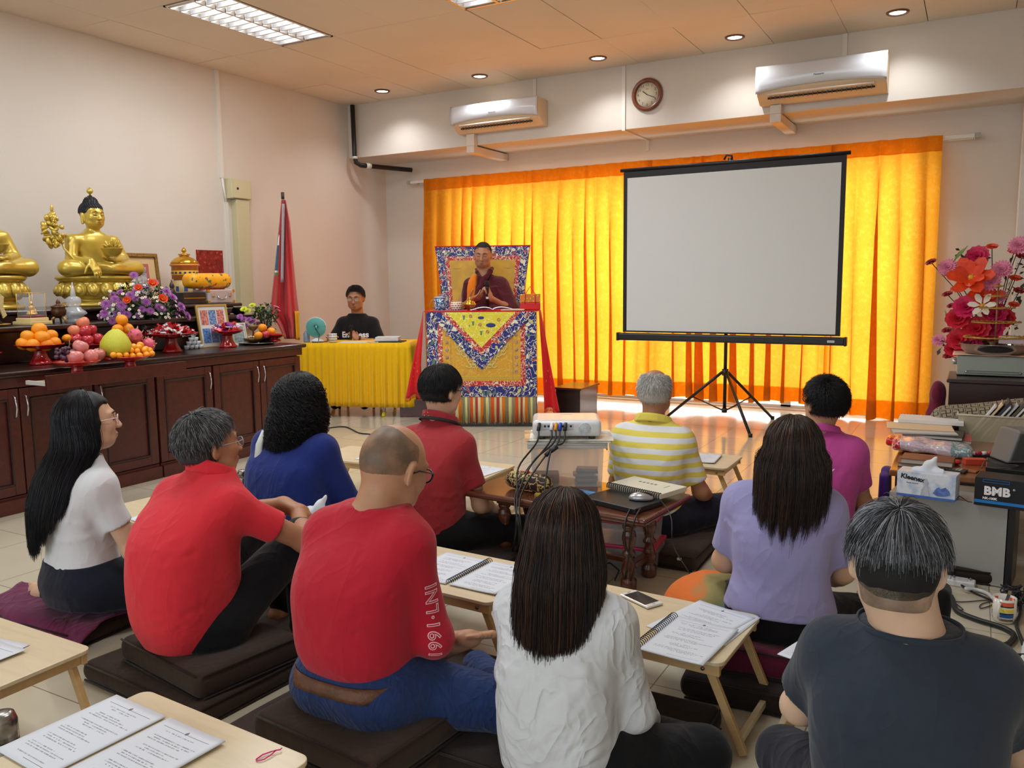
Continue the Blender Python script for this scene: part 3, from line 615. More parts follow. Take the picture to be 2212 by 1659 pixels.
def glasses(p,c=(30,26,26),w=.052,rim=.0013,lens=True,y=.102,arm=True,z=.004,rh=.016,lensc=(235,240,245)):
    g=MB()
    for x in(-1,1):
        pts=[H2(p,(x*.033+.0235*math.cos(a)*(1 if 1 else 0),y-.006*abs(math.cos(a))*(1),z-.004+rh*math.sin(a)*(1-.1*math.sin(a)))) for a in np.linspace(0,2*PI,20)]
        g.tube(pts,rim*1.3,6,cap=False)
        g.tube([H2(p,(x*.056,y-.008,z+.004)),H2(p,(x*.074,y-.03,z+.004)),H2(p,(x*.0825,.01,z+.002)),H2(p,(x*.082,-.012,z-.008))],rim*1.1,6)
    g.tube([H2(p,(-.009,y,z)),H2(p,(0,y+.004,z+.003)),H2(p,(.009,y,z))],rim,6); o=g.make('glasses',mat('glasses_frame_%d_%d'%(c[0],c[1]),c,.3),p['t'])
    if lens:
        for x in(-1,1):
            l=MB(); c0=[H2(p,(x*.033+.022*math.cos(a),y-.003,z-.004+rh*.93*math.sin(a))) for a in np.linspace(0,2*PI,18,endpoint=False)]; l.add(c0,[tuple(range(18))]); l.make('lens',mat('spectacle_lens',lensc,.03,alpha=.22),o)
def skullmask(n,front=.62,side=.10,nape=-.62):
    x,y,z=n[:,0],n[:,1],n[:,2]; t=np.clip((z-.15)/.45,0,1); return (y<side+(front-side)*t)&(z>nape)&~((np.abs(x)>.86)&(z<-.02)&(y>-.3))
def shorthair(p,cols,N=2600,L=.03,lift=.5,front=.62,side=.10,nape=-.62,vol=.004,base=None,rad=.0011,topL=None,crown=(0,-.35,.93),seed=0,jit=.35,name='hair',grav=.25,bald=None,comb=None,Lf=None,hug=None):
    rg=np.random.RandomState(seed); s=p['hs']; ax=V3((.078,.098,.093))*s+vol; c0=V3((0,-.012,.02))*s; R,t=p['fr']
    ob=None
    if base is not None:
        F=Field(); F.el(c0,ax,.01,F=(R,t)); F.el(c0+V3((0,-.012,-.035))*s,(ax[0]*.93,ax[1]*.86,ax[2]*.75),.02,F=(R,t))
        F.box(c0+V3((0,.098+.062*front/.62*0,-.03))*s,V3((.12,.066,.082))*s,.02,.012,op='s',F=(R,t)); F.box(c0+V3((0,0,-.155))*s,V3((.2,.2,.085+(nape+.62)*.09))*s,.02,.015,op='s',F=(R,t)) 
        for x in(-1,1): F.el(c0+V3((x*.085,.012,-.035))*s,V3((.03,.03,.04))*s,.008,op='s',F=(R,t))
        if bald: F.el(c0+V3(bald[0])*s,V3(bald[1])*s,.01,op='s',F=(R,t))
        (F.wrinkle(.0018,(60,60,40),seed) if L>.007 else None); ob=F.make(name,base,p['t'],.005)
    n=rg.normal(size=(N*3,3)); n/=np.linalg.norm(n,axis=1,keepdims=True); n=n[skullmask(n,front,side,nape)]
    if bald: q=(n*ax+0-V3(bald[0])*s)/(V3(bald[1])*s); n=n[(q**2).sum(1)>1]
    n=n[:N]; N=len(n); root=c0+n*ax*.985; nr=n/ax; nr/=np.linalg.norm(nr,axis=1,keepdims=True)
    cr=V3(crown)/np.linalg.norm(crown); fl=(n@cr)[:,None]*n-cr; fl/=np.linalg.norm(fl,axis=1,keepdims=True)+1e-6
    if comb is not None: fl=fl*.4+V3(comb)
    J=rg.normal(size=(N,3))*jit; dr=nr*lift+fl*(1-lift)+J*.5; dr/=np.linalg.norm(dr,axis=1,keepdims=True)
    tz=np.clip((n[:,2]+.3)/1.0,0,1); LL=(L+((topL or L)-L)*tz)*(1+rg.normal(size=N)*.18)
    if Lf is not None: LL=LL*Lf(n)
    K=5; u=np.linspace(0,1,K); bend=fl*.6+V3((0,0,-1))*grav
    P=root[:,None,:]+dr[:,None,:]*(u[None,:,None]*LL[:,None,None])+bend[:,None,:]*((u**2)[None,:,None]*LL[:,None,None]*.5)
    if hug is not None:
        q=P-c0; nm=np.sqrt(((q/ax)**2).sum(-1,keepdims=True)); tgt=1+(hug+.25*hug*rg.normal(size=(N,1)))[...,None]*(1-(1-u)**2)[None,:,None]; low=np.clip((P[:,:,2:3]-c0[2]+.02)/.05,0,1)
        Pn=c0+q/nm*tgt; P=Pn*low+(np.concatenate([Pn[:,:,:2],P[:,:,2:]],-1))*(1-low)
    P=P@R.T+t; ci=rg.randint(0,len(cols),N); C=V3([lin(c) for c in cols])[ci]*(1+rg.normal(size=(N,1))*.12)
    return strands('hair_strands' if ob else name,P,rad*(1+.3*rg.rand(N)),hairmat('hair_fibre'),ob or p['t'],np.clip(C,0,1))
def longhair(p,rows,cols,N=2600,rad=.0011,vol=.012,rng=115,seed=0,shell=True,curl=0,endj=.03,part=0.0,name='hair',zend=None,K=16,clump=26,base=(22,17,16),shellend=.06,tipw=.75):
    # rows: (z rel head centre, half width, half depth, cy, cx) going down, in person frame
    rg=np.random.RandomState(seed); s=p['hs']; R,t=p['fr']; rows=V3(sorted([tuple(r)+(0,)*(5-len(r)) for r in rows],reverse=True)); zc=rows[:,0]
    def prof(z,c): return np.interp(-z,-zc,rows[:,c])
    zmin=rows[-1][0]; phi=np.radians(rg.uniform(-rng,rng,N)); cl=np.round(phi*clump)/clump; 
    ze=(zend(phi) if zend else np.full(N,zmin))+rg.normal(size=N)*endj*.35-np.abs(rg.normal(size=N))*0+endj*np.sin(cl*17)*.5
    rho=1-.22*rg.rand(N)**1.7; K1=max(7,K//3); u=np.linspace(0,1,K1); ax=V3((.080,.100,.096))*s+vol; c0=V3((0,-.012,.02))*s
    th0=.12+.15*rg.rand(N); th=th0[:,None]+(PI/2-th0[:,None])*u
    cp=R@c0+t
    # over the skull in the head frame
    dx=np.sin(phi)[:,None]; dy=-np.cos(phi)[:,None]; r_=rho[:,None]*.25+.75
    H=np.stack([c0[0]+part*s*(1-u)[None,:]+np.sin(th)*dx*ax[0]*r_,c0[1]+np.sin(th)*dy*ax[1]*r_-(.0)*u,c0[2]+np.cos(th)*ax[2]*r_],-1)@R.T+t
    # then hanging
    K2=K-K1; z0=H[:,-1,2]; v=np.linspace(0,1,K2+1)[1:]; zt=(t[2]+ze); Zs=z0[:,None]+(zt-z0)[:,None]*v
    zr=Zs-t[2]; zs=H[:,-1,:]
    A=prof(zr,1);Bp=prof(zr,2);cy=prof(zr,3);cx=prof(zr,4); rr=rho[:,None]*(1-(1-tipw)*0*v); ph=phi[:,None]+(cl-phi)[:,None]*v*.75
    X=t[0]+cx+A*np.sin(ph)*rr; Y=t[1]+cy-Bp*np.cos(ph)*rr; bl=np.clip(v*3,0,1)[None,:]
    X=zs[:,0:1]*(1-bl)+X*bl; Y=zs[:,1:2]*(1-bl)+Y*bl; G=np.stack([X,Y,Zs],-1)
    P=np.concatenate([H,G],1)
    if curl:
        k=np.arange(P.shape[1])[None,:]; f=rg.uniform(.8,1.5,(N,1)); a=rg.uniform(0,6.28,(N,1))+cl[:,None]*9; am=curl*np.clip((k-1)/10,0,1)*rg.uniform(.5,1.2,(N,1))
        P[:,:,0]+=am*np.cos(f*k+a); P[:,:,1]+=am*np.sin(f*k+a); P[:,:,2]+=am*.5*np.sin(2*f*k+a)
    else: P+= (np.cumsum(rg.normal(size=P.shape)*.0009,axis=1))
    ob=None
    if shell:
        F=Field(); F.el(c0,V3((.078,.098,.094))*s+vol*.55,.02,F=(R,t))
        zl=[z for z in np.linspace(-.0,zmin+shellend,7)]
        F.loft([(t[2]+z,max(.012,prof(z,1)*.86),max(.01,prof(z,2)*.8),t[1]+prof(z,3),t[0]+prof(z,4)) for z in zl],.03,pw=2.2)
        F.box(c0+V3((0,.128,-.05))*s,V3((.085,.085,.092))*s,.02,.015,op='s',F=(R,t)); 
        F.box(V3((0,.40,t[2]-.3)),V3((.4,.34,.3)),.02,.02,op='s')
        if curl: F.wrinkle(.012,(75,75,75),seed,n=7)
        else: F.wrinkle(.004,(70,70,6),seed,n=6)
        ob=F.make(name,mat('hair_mass_%d'%base[0],base,.5,spec=.3),p['t'],.007)
    ci=rg.randint(0,len(cols),N); C=V3([lin(c) for c in cols])[ci]*(1+rg.normal(size=(N,1))*.15)
    return strands('hair_strands' if ob else name,P,rad*(1+.3*rg.rand(N)),hairmat('hair_fibre'),ob or p['t'],np.clip(C,0,1))
want=lambda i: True
skA=skinmat('skin_tan',(186,138,106)); skB=skinmat('skin_light',(208,166,136)); skC=skinmat('skin_warm',(172,120,88)); skD=skinmat('skin_pale',(216,180,152))
black=cloth('cloth_black',(17,17,20),var=.1); navy=cloth('cloth_navy_black',(22,24,38),var=.1)
blk=[(12,11,13),(16,14,16),(22,20,22),(30,28,30)]
def stubble():
    if 'scalp_stubble' in _M: return _M['scalp_stubble']
    tm=NT('scalp_stubble'); vv=tm.obj(); n1=tm.noise(vv,900,2).outputs[0]; n2=tm.noise(vv,16,3).outputs[0]
    tm.col(tm.mix(tm.ramp(n1,[(.4,(0,0,0)),(.6,(1,1,1))]),lin((78,70,60)),lin((120,104,86)))); tm.set(tm.b.inputs['Alpha'],tm.math('MULTIPLY',tm.ramp(tm.math('ADD',tm.math('MULTIPLY',n2,.6),tm.math('MULTIPLY',n1,.4)),[(.36,(.2,.2,.2)),(.62,(1,1,1))]),.8)); tm.b.inputs['Roughness'].default_value=.45
    _M['scalp_stubble']=tm.m; return tm.m
def collar(p,m,h=.035,tilt=.25,r=(.082,.072),name='collar',open_=0,y0=0):
    g=MB(); zt=p['ztop']-.018; cy=p['rows'][-1][3]-.004+y0; wr=p['rows'][-1][1]/.075
    def fn(u,v):
        a=PI/2+.5*open_+(2*PI-open_)*u; rr=1+ .10*(1-v)+.02; x=r[0]*wr*rr*math.cos(a); y=r[1]*wr*rr*math.sin(a); return (x,cy+y,zt-.014+h*v*(1-.25*math.sin(a))-tilt*y+.0)
    g.grid(fn,40,4); return g.make(name,m,p['t'],solid=.005)
def bandray(p,fld,m,z,name,hgt=.035,off=.004,tilt=0):
    bv=fld.bvh(); g=MB(); cy=-.02
    def fn(u,v):
        a=2*PI*u; dv=Vector((math.cos(a),math.sin(a),0)); zz_=z+hgt*(v-.5)+tilt*math.sin(a)*.12; h,n_,_,_=bv.ray_cast(Vector((0,cy,zz_))+dv*.6,-dv,.6)
        r=(h-Vector((0,cy,zz_))).length if h else .2; q=Vector((0,cy,zz_))+dv*(min(r,.178 if dv.y<.25 else .15)+off); return (q.x,q.y,zz_)
    g.grid(fn,80,3); return g.make(name,m,p['t'],solid=.004)
def band(p,m,z,name,hgt=.03,off=.004,pw=2.4,cyo=0,tilt=0):
    rows=V3(p['rows']); a=np.interp(z,rows[:,0],rows[:,1]); b=np.interp(z,rows[:,0],rows[:,2]); c=np.interp(z,rows[:,0],rows[:,3])
    g=MB()
    def fn(u,v):
        t=2*PI*u; ct,st=math.cos(t),math.sin(t); k=(abs(ct)**pw+abs(st)**pw)**(-1/pw)
        y=(b+off)*st*k; return ((a+off)*ct*k,c+cyo+y,z+hgt*(v-.5)+tilt*y)
    g.grid(fn,72,2); return g.make(name,m,p['t'],solid=.004)
# --- bald man, crimson long-sleeved shirt ---
if want(0):
    red=cloth('shirt_crimson',(178,26,46),fold=.35); jean=cloth('denim',(34,54,100),bs=1500,bump=.7,var=.3,fold=.6,fs=14)
    def xf(B,S,P,Z):
        P.el((.09,-.03,Z+.05),(.12,.125,.085),.05); P.el((-.09,-.03,Z+.05),(.12,.125,.085),.05)
        for k in range(5): P.crease((.16+.05*k,.0+.03*k,Z+.14),(.2+.05*k,.16+.03*k,Z+.10),.005,.012)
    t=NT('skin_shaved'); v=t.obj()
    p=person('bald man with black glasses, crimson long-sleeved shirt and blue jeans',(-1.485,1.765),0,.16,skA,red,jean,head=(.02,.14,.655),hr=(-8,-20,3),w=.96,hs=1.1,lean=.045,sleeve='long',neck=1.12,
      torso=[(.108,.175,.13,-.016),(.15,.19,.138,-.03),(.25,.203,.14,-.045),(.36,.212,.142,-.042),(.44,.212,.125,-.012),(.50,.185,.092,.015),(.548,.13,.075,.03),(.562,.105,.072,.035)],
      arms=[((-.20,.12,.2),(-.12,.30,.10),None),((.205,.06,.20),(.06,.24,.10),dict(d=(-.7,.6,-.2),n=(0,0,-1)))],
      legs=[((.10,.02,.05),(.38,.20,-.03),(.16,.36,-.02)),((-.09,.03,.05),(-.34,.26,.0),(.09,.20,.085))],feet=[None,dict(d=(.8,.22,.12),u=(-.1,-.35,-.9),o=(.02,-.01,-.01),side=1,s=1.0)],pr=1.04,seed=3,xf=xf,vox=.006)
    nk_=bandray(p,p['P'],mat('belt_brown',(96,58,34),.55,bump=.3,bs=90,var=.2,vs=30),.16+.098,'belt',hgt=.036,off=.005,tilt=.0)
    q=MB()
    for x in(-.115,.03,.14): q.box((x*.95,-.152+abs(x)*.28,.16+.088),(.014,.010,.055))
    lp=q.make('belt_loop',jean,p['t'],bev=.002)
    # shaved scalp: stubble cap as a part
    F=Field(); R,tt=p['fr']; s=p['hs']; F.el((0,-.012*s,.02*s),V3((.0775,.0975,.0925))*s,.01,F=(R,tt)); F.box(V3((0,.098,0))*s,V3((.12,.085,.2))*s,.02,.01,op='s',F=(R,tt)); F.el(V3((0,.02,.085))*s,V3((.062,.07,.055))*s,.01,op='s',F=(R,tt)); F.box(V3((0,0,-.115))*s,V3((.2,.2,.06))*s,.01,.01,op='s',F=(R,tt))
    F.make('hair_stubble',stubble(),p['t'],.005)
    glasses(p,(22,20,20),rim=.0024,rh=.018)
    bv=p['S'].bvh()
    for bo_,mm_,of in ((.0016,mat('print_white_pink',(240,190,198),.7),.0015),(-.001,red,.0023)): wrap(textmesh('1991·LNI',.05,0,spacing=1.1,bold=bo_),bv,(.205,.05,.16+.27),(.02,-.06,1),(-.75,-.75,0),'sleeve_print',mm_,p['t'],off=of)
# --- man in coral polo, knees drawn up ---
if want(1):
    coral=cloth('polo_coral',(214,46,58),fold=.35)
    p=person('grey-haired man in coral polo shirt hugging his knees, black trousers',(-2.285,1.85),-4,.155,skC,coral,black,head=(-.01,.09,.65),hr=(-12,2,0),w=.93,sf=.62,hs=1.02,lean=.05,d=1.12,sleeve='short',neck=1.0,
      torso=[(.0,.165,.14,-.02),(.06,.19,.155,-.03),(.16,.205,.155,-.05),(.28,.21,.15,-.06),(.38,.215,.142,-.05),(.45,.205,.125,-.02),(.505,.165,.095,.01),(.55,.11,.07,.03),(.58,.078,.06,.04)],
      arms=[((-.22,.26,.33),(-.02,.42,.36),dict(d=(1,.0,-.1),n=(0,-.3,-1),c=(25,30,20),side=-1)),((.25,.27,.30),(.05,.42,.34),dict(d=(-1,.1,.0),n=(0,-.2,-1),side=1))],
      legs=[((.10,.03,.07),(.16,.33,.28),(.15,.33,-.045)),((-.09,.03,.07),(-.12,.36,.27),(-.06,.42,-.05))],feet=[dict(d=(.25,1,-.02),u=(0,0,1),o=(0,.02,-.005)),dict(d=(-.1,1,0),u=(0,0,1),side=-1)],pr=.98,seed=11,vox=.0065)
    collar(p,coral,h=.04,tilt=.35,open_=.8)
    shorthair(p,[(60,60,62),(92,92,94),(130,130,132),(38,38,40)],N=5200,L=.014,topL=.034,lift=.25,hug=.09,vol=.005,base=mat('hair_base_grey',(44,44,46),.8),seed=2,rad=.0011)
    glasses(p,(150,155,165),rim=.0013)
    faceparts(p)
# --- woman in white T-shirt, long black hair ---
if want(2):
    wt=cloth('tshirt_white',(214,216,220),fold=.4,var=.02); dj=cloth('denim_dark',(24,28,44),bs=1500,bump=.6,var=.2)
    def xf(B,S,P,Z):
        B.chain([(-.12,.0,Z+.02),(-.24,-.03,Z-.02),(-.32,-.05,Z-.04)],[.05,.036,.03],.02); foot(B,(-.31,-.05,Z-.035),(-1,-.12,-.05),(0,-.75,.5),s=.9)
        P.chain([(.05,.2,Z+.02),(-.16,.02,Z+.0),(-.25,-.03,Z-.03)],[.07,.06,.047],.03)
    p=person('woman with long black hair in white T-shirt and dark jeans',(-3.02,1.93),-8,.125,skB,wt,dj,head=(.015,.045,.705),hr=(-18,3,0),w=.96,h=1.0,hs=.99,lean=.0,sleeve='short',sf=.6,neck=.85,sr=.92,
      torso=[(.055,.185,.14,-.005),(.12,.18,.13,-.012),(.22,.165,.115,-.01),(.30,.17,.115,-.015),(.40,.18,.115,-.015),(.46,.18,.105,.0),(.51,.15,.085,.012),(.55,.10,.065,.02),(.575,.075,.058,.025)],
      arms=[((-.19,.10,.20),(-.08,.28,.14),dict(d=(1,.4,0),n=(0,0,-1))),((.20,.09,.21),(.19,.32,.15),dict(d=(-.6,.8,0),n=(0,0,-1)))],
      legs=[((.09,.03,.06),(.24,.36,.0),(.0,.30,-.04)),((-.09,.03,.06),(-.05,.36,-.02),(-.12,.16,-.02))],pr=1.08,seed=21,vox=.0065,xf=xf)
    longhair(p,[(.0,.105,.12,-.02,-.005),(-.10,.10,.115,-.03,-.01),(-.20,.125,.09,-.105,-.02),(-.32,.13,.07,-.155,-.03),(-.45,.10,.05,-.175,-.035)],[(14,14,18),(20,20,26),(30,30,38),(10,10,12)],N=4200,vol=.014,rng=104,zend=lambda f:-.36-.12*np.cos(f*1.2+.3),seed=5,tipw=.9,base=(12,12,15),shellend=.14)
    glasses(p,(232,205,205),rim=.0014,rh=.019)
    faceparts(p)
# --- woman in royal-blue shirt, curly hair ---
if want(3):
    bl=cloth('shirt_blue',(24,42,112),fold=.5)
    p=person('woman with shoulder-length curly black hair in royal blue shirt',(-2.80,2.85),-2,.10,skA,bl,black,head=(.03,.07,.70),hr=(-16,-3,0),w=1.2,h=1.04,hs=.98,lean=.03,sleeve='long',sr=1.15,d=1.1,
      torso=[(.0,.19,.15,.0),(.08,.2,.155,-.02),(.2,.2,.145,-.035),(.3,.2,.14,-.04),(.40,.2,.128,-.03),(.46,.19,.11,-.0),(.51,.15,.09,.02),(.55,.10,.07,.03),(.575,.078,.06,.035)],
      arms=[((-.24,.10,.21),(-.12,.30,.14),None),((.255,.12,.2),(.17,.33,.13),dict(d=(-.5,.8,0),n=(0,0,-1)))],seed=31,vox=.008)
    longhair(p,[(.02,.13,.13,-.02,-.005),(-.06,.135,.135,-.025,-.01),(-.14,.14,.13,-.035,-.02),(-.21,.13,.11,-.05,-.03),(-.27,.10,.08,-.06,-.035)],[(12,12,14),(18,18,20),(26,26,30)],N=3400,vol=.03,rng=116,curl=.02,zend=lambda f:-.24-.05*np.cos(f),seed=6,base=(12,12,13),rad=.0021,K=42,shellend=.05,endj=.05)
    m=MB(); m.tube([H2(p,(.04,-.02,.135)),H2(p,(.02,-.03,.142)),H2(p,(-.01,-.03,.142))],.0022,6); m.make('hair_clip',mat('clip_silver',(200,200,205),.25,.9),p['t'])
    glasses(p,(60,50,45),rim=.0012)
# --- man in brick-red polo ---
if want(4):
    br=cloth('polo_brick',(158,44,50),fold=.45)
    p=person('black-haired man in brick red polo shirt with dark-edged collar',(-2.24,3.22),-3,.10,skB,br,black,head=(-.0,.08,.735),hr=(-10,-10,0),w=1.0,h=1.04,hs=1.04,lean=.03,sleeve='short',neck=.95,
      torso=[(.0,.185,.135,-.0),(.10,.185,.135,-.02),(.22,.19,.13,-.035),(.36,.2,.13,-.04),(.45,.2,.118,-.015),(.505,.165,.092,.01),(.55,.11,.07,.03),(.585,.078,.062,.04)],
      arms=[((-.20,.10,.22),(-.12,.30,.12),None),((.205,.10,.19),(.14,.33,.10),dict(d=(-.6,.7,-.2),n=(0,0,-1)))],seed=41,vox=.008,
      legs=[((.10,.03,.06),(.36,.24,.05),(.05,.36,-.03)),((-.09,.03,.06),(-.36,.27,-.02),(.0,.30,-.05))])
    collar(p,br,h=.04,tilt=.35,open_=.8); c=collar(p,mat('collar_edge_black',(16,16,18),.8),h=.012,tilt=.35,open_=.9,r=(.094,.084),name='collar_edge')
    q=MB(); 
    for a in(0,PI/2,PI,1.5*PI): q.tube([(-.02+.016*math.cos(a+.5),p['rows'][-1][3]-.088,p['ztop']+.022+.012*math.sin(a+.5)),(-.02+.016*math.cos(a+1.1),p['rows'][-1][3]-.09,p['ztop']+.022+.012*math.sin(a+1.1))],.0025,5)
    q.make('collar_emblem',mat('emblem_rose',(214,140,128),.6),p['t'])
    shorthair(p,blk+[(40,40,44)],N=5200,L=.016,topL=.042,lift=.15,hug=.09,vol=.006,base=mat('hair_base_black',(12,12,14),.8),seed=7,nape=-.66)
    glasses(p,(22,22,24),rim=.0018)
    faceparts(p)
# --- man in yellow and white striped polo ---
if want(5):
    if 'polo_striped' not in _M:
        t=NT('polo_striped'); v=t.obj(); z=t.sep(v)[2]; nn=t.noise(v,4,2).outputs[0]
        zz_=t.math('ADD',z,t.math('MULTIPLY',nn,.02)); st=t.math('GREATER_THAN',t.math('FRACT',t.math('MULTIPLY',zz_,19.5)),.5)
        t.col(t.mix(st,lin((222,224,228)),lin((226,208,92)))); t.b.inputs['Roughness'].default_value=.85; t.bump(t.noise(v,10,2).outputs[0],.5,.02); _M['polo_striped']=t.m
    yl=cloth('collar_yellow',(226,208,92))
    p=person('elderly white-haired man in yellow and white striped polo shirt',(-1.40,3.96),3,.09,skC,_M['polo_striped'],navy,head=(.0,.05,.70),hr=(3,0,0),w=1.02,sf=.8,h=1.0,hs=1.0,lean=.0,sleeve='short',
      torso=[(.0,.18,.13,.0),(.10,.18,.13,-.02),(.22,.185,.13,-.03),(.36,.2,.13,-.035),(.44,.205,.118,-.02),(.495,.17,.095,.0),(.54,.11,.072,.02),(.57,.078,.062,.03)],
      arms=[((-.22,.10,.2),(-.14,.30,.10),None),((.24,.06,.20),(.24,.28,.09),dict(d=(-.6,.7,-.2),n=(0,0,-1)))],seed=51,vox=.009,
      legs=[((.10,.03,.06),(.44,.30,.10),(.12,.42,-.02)),((-.09,.03,.06),(-.36,.27,-.02),(.0,.34,-.05))])
    collar(p,yl,h=.035,tilt=.3,open_=.8)
    shorthair(p,[(206,202,196),(186,182,176),(222,220,214),(150,146,140)],N=3600,L=.015,topL=.016,lift=.35,vol=.003,base=mat('hair_base_white',(176,170,162),.8),seed=8,bald=((0,.03,.085),(.062,.085,.052)),rad=.0012)
# --- man in magenta T-shirt ---
if want(6):
    mg=cloth('tshirt_magenta',(186,72,146),fold=.4)
    p=person('man with tousled black hair and glasses in magenta printed T-shirt',(-.625,4.16),6,.07,skA,mg,black,head=(.02,.02,.69),hr=(34,4,0),w=1.05,h=1.0,hs=1.02,lean=.0,sleeve='short',
      torso=[(.0,.18,.13,.0),(.10,.18,.13,-.02),(.22,.185,.13,-.03),(.36,.2,.13,-.035),(.44,.2,.118,-.02),(.495,.165,.09,.0),(.54,.11,.072,.015),(.57,.08,.062,.02)],
      arms=[((-.21,.10,.2),(-.14,.30,.10),None),((.21,.08,.2),(.16,.32,.08),dict(d=(-.6,.7,-.2),n=(0,0,-1)))],seed=61,vox=.008,
      legs=[((.10,.03,.06),(.40,.26,.02),(.05,.34,-.02)),((-.09,.03,.06),(-.36,.27,.02),(.0,.30,-.02))])
    collar(p,mg,h=.03,tilt=.3,open_=.3)
    shorthair(p,blk,N=5200,L=.018,topL=.05,lift=.3,vol=.009,base=mat('hair_base_black',(12,12,14),.8),seed=9,comb=(.35,.0,.05),jit=.25,hug=.16)
    glasses(p,(40,26,24),rim=.0018)
    faceparts(p)
    bv=p['S'].bvh(); pw=mat('print_white',(236,236,240),.7); Zb=.07
    wrap(textmesh('LEGACY',.052,0),bv,(-.015,0,Zb+.40),(1,0,0),(0,-.12,1),'print',pw,p['t'])
    b=bmesh.new()
    def ring(r0,r1,c=(0,0),a0=0,a1=2*PI,n=40):
        vs=[b.verts.new((c[0]+r*math.cos(a0+(a1-a0)*k/n),c[1]+r*math.sin(a0+(a1-a0)*k/n),0)) for k in range(n+1) for r in(r0,r1)]
        for k in range(n): b.faces.new((vs[2*k],vs[2*k+1],vs[2*k+3],vs[2*k+2]))
    def bar(x0,y0,x1,y1,w_):
        d=Vector((x1-x0,y1-y0)).normalized()*w_/2; b.faces.new([b.verts.new((x,y,0)) for x,y in((x0-d.y,y0+d.x),(x0+d.y,y0-d.x),(x1+d.y,y1-d.x),(x1-d.y,y1+d.x))])
    ring(.083,.086); ring(.046,.060,n=32); bar(0,.05,0,-.05,.014); bar(0,0,.037,-.037,.014); bar(0,0,-.037,-.037,.014)
    me=bpy.data.meshes.new('p'); b.to_mesh(me); b.free(); wrap(me,bv,(-.015,0,Zb+.27),(1,0,0),(0,0,1),'print',pw,p['t'])
    for k,(s_,a0) in enumerate((('PEACE',1.57),('JOY',.62),('UNITY',-.25),('LOVE',2.5))):
        for j,ch in enumerate(s_):
            a=a0+.42-(j+.5)*.84/len(s_)*1.1; me=textmesh(ch,.017,0); me.transform(Matrix.Translation((.072*math.cos(a),.072*math.sin(a),0))@Matrix.Rotation(a-PI/2,4,'Z')); wrap(me,bv,(-.015,0,Zb+.27),(1,0,0),(0,0,1),'print',pw,p['t'],sub=0)
    for k in range(5): me=textmesh('★',.022,0); wrap(me,bv,(.02-.018*k,0,Zb+.175-.006*abs(k-2)),(1,0,0),(0,0,1),'print',pw,p['t'],sub=0)
# --- woman in lavender T-shirt ---
if want(7):
    lv=cloth('tshirt_lavender',(154,150,196),fold=.4,var=.02)
    def xf(B,S,P,Z):
        P.el((-.24,.18,Z+.06),(.13,.15,.09),.03)
    p=person('woman with straight dark brown hair in lavender T-shirt',(-.525,2.79),6,.17,skB,lv,black,head=(.03,-.02,.615),hr=(0,-6,0),w=.90,h=.93,hs=.98,lean=.0,sleeve='short',sr=1.0,sf=.8,
      torso=[(.095,.222,.16,-.012),(.14,.205,.145,-.018),(.22,.185,.128,-.02),(.34,.19,.125,-.03),(.42,.19,.115,-.02),(.48,.165,.092,-.005),(.53,.115,.07,.01),(.56,.08,.06,.015)],
      arms=[((-.195,.05,.2),(-.14,.26,.12),dict(d=(.6,.7,-.1),n=(0,0,-1))),((.19,.08,.2),(.16,.28,.10),dict(d=(-.6,.7,-.2),n=(0,0,-1)))],seed=71,vox=.0065,
      legs=[((.10,.03,.04),(.38,.24,.0),(.05,.34,-.08)),((-.09,.03,.04),(-.27,.20,.0),(.0,.30,-.1))],pr=1.0)
    longhair(p,[(.0,.115,.115,-.02,0),(-.10,.118,.115,-.03,0),(-.20,.115,.10,-.05,-.005),(-.28,.095,.07,-.075,-.01),(-.36,.07,.06,-.095,-.01)],[(42,28,22),(30,20,17),(58,38,28),(22,16,14),(76,50,36)],N=5200,vol=.014,rng=118,zend=lambda f:-.12-.09*np.cos(f*.95),seed=15,base=(24,17,14),shellend=.18,endj=.06)
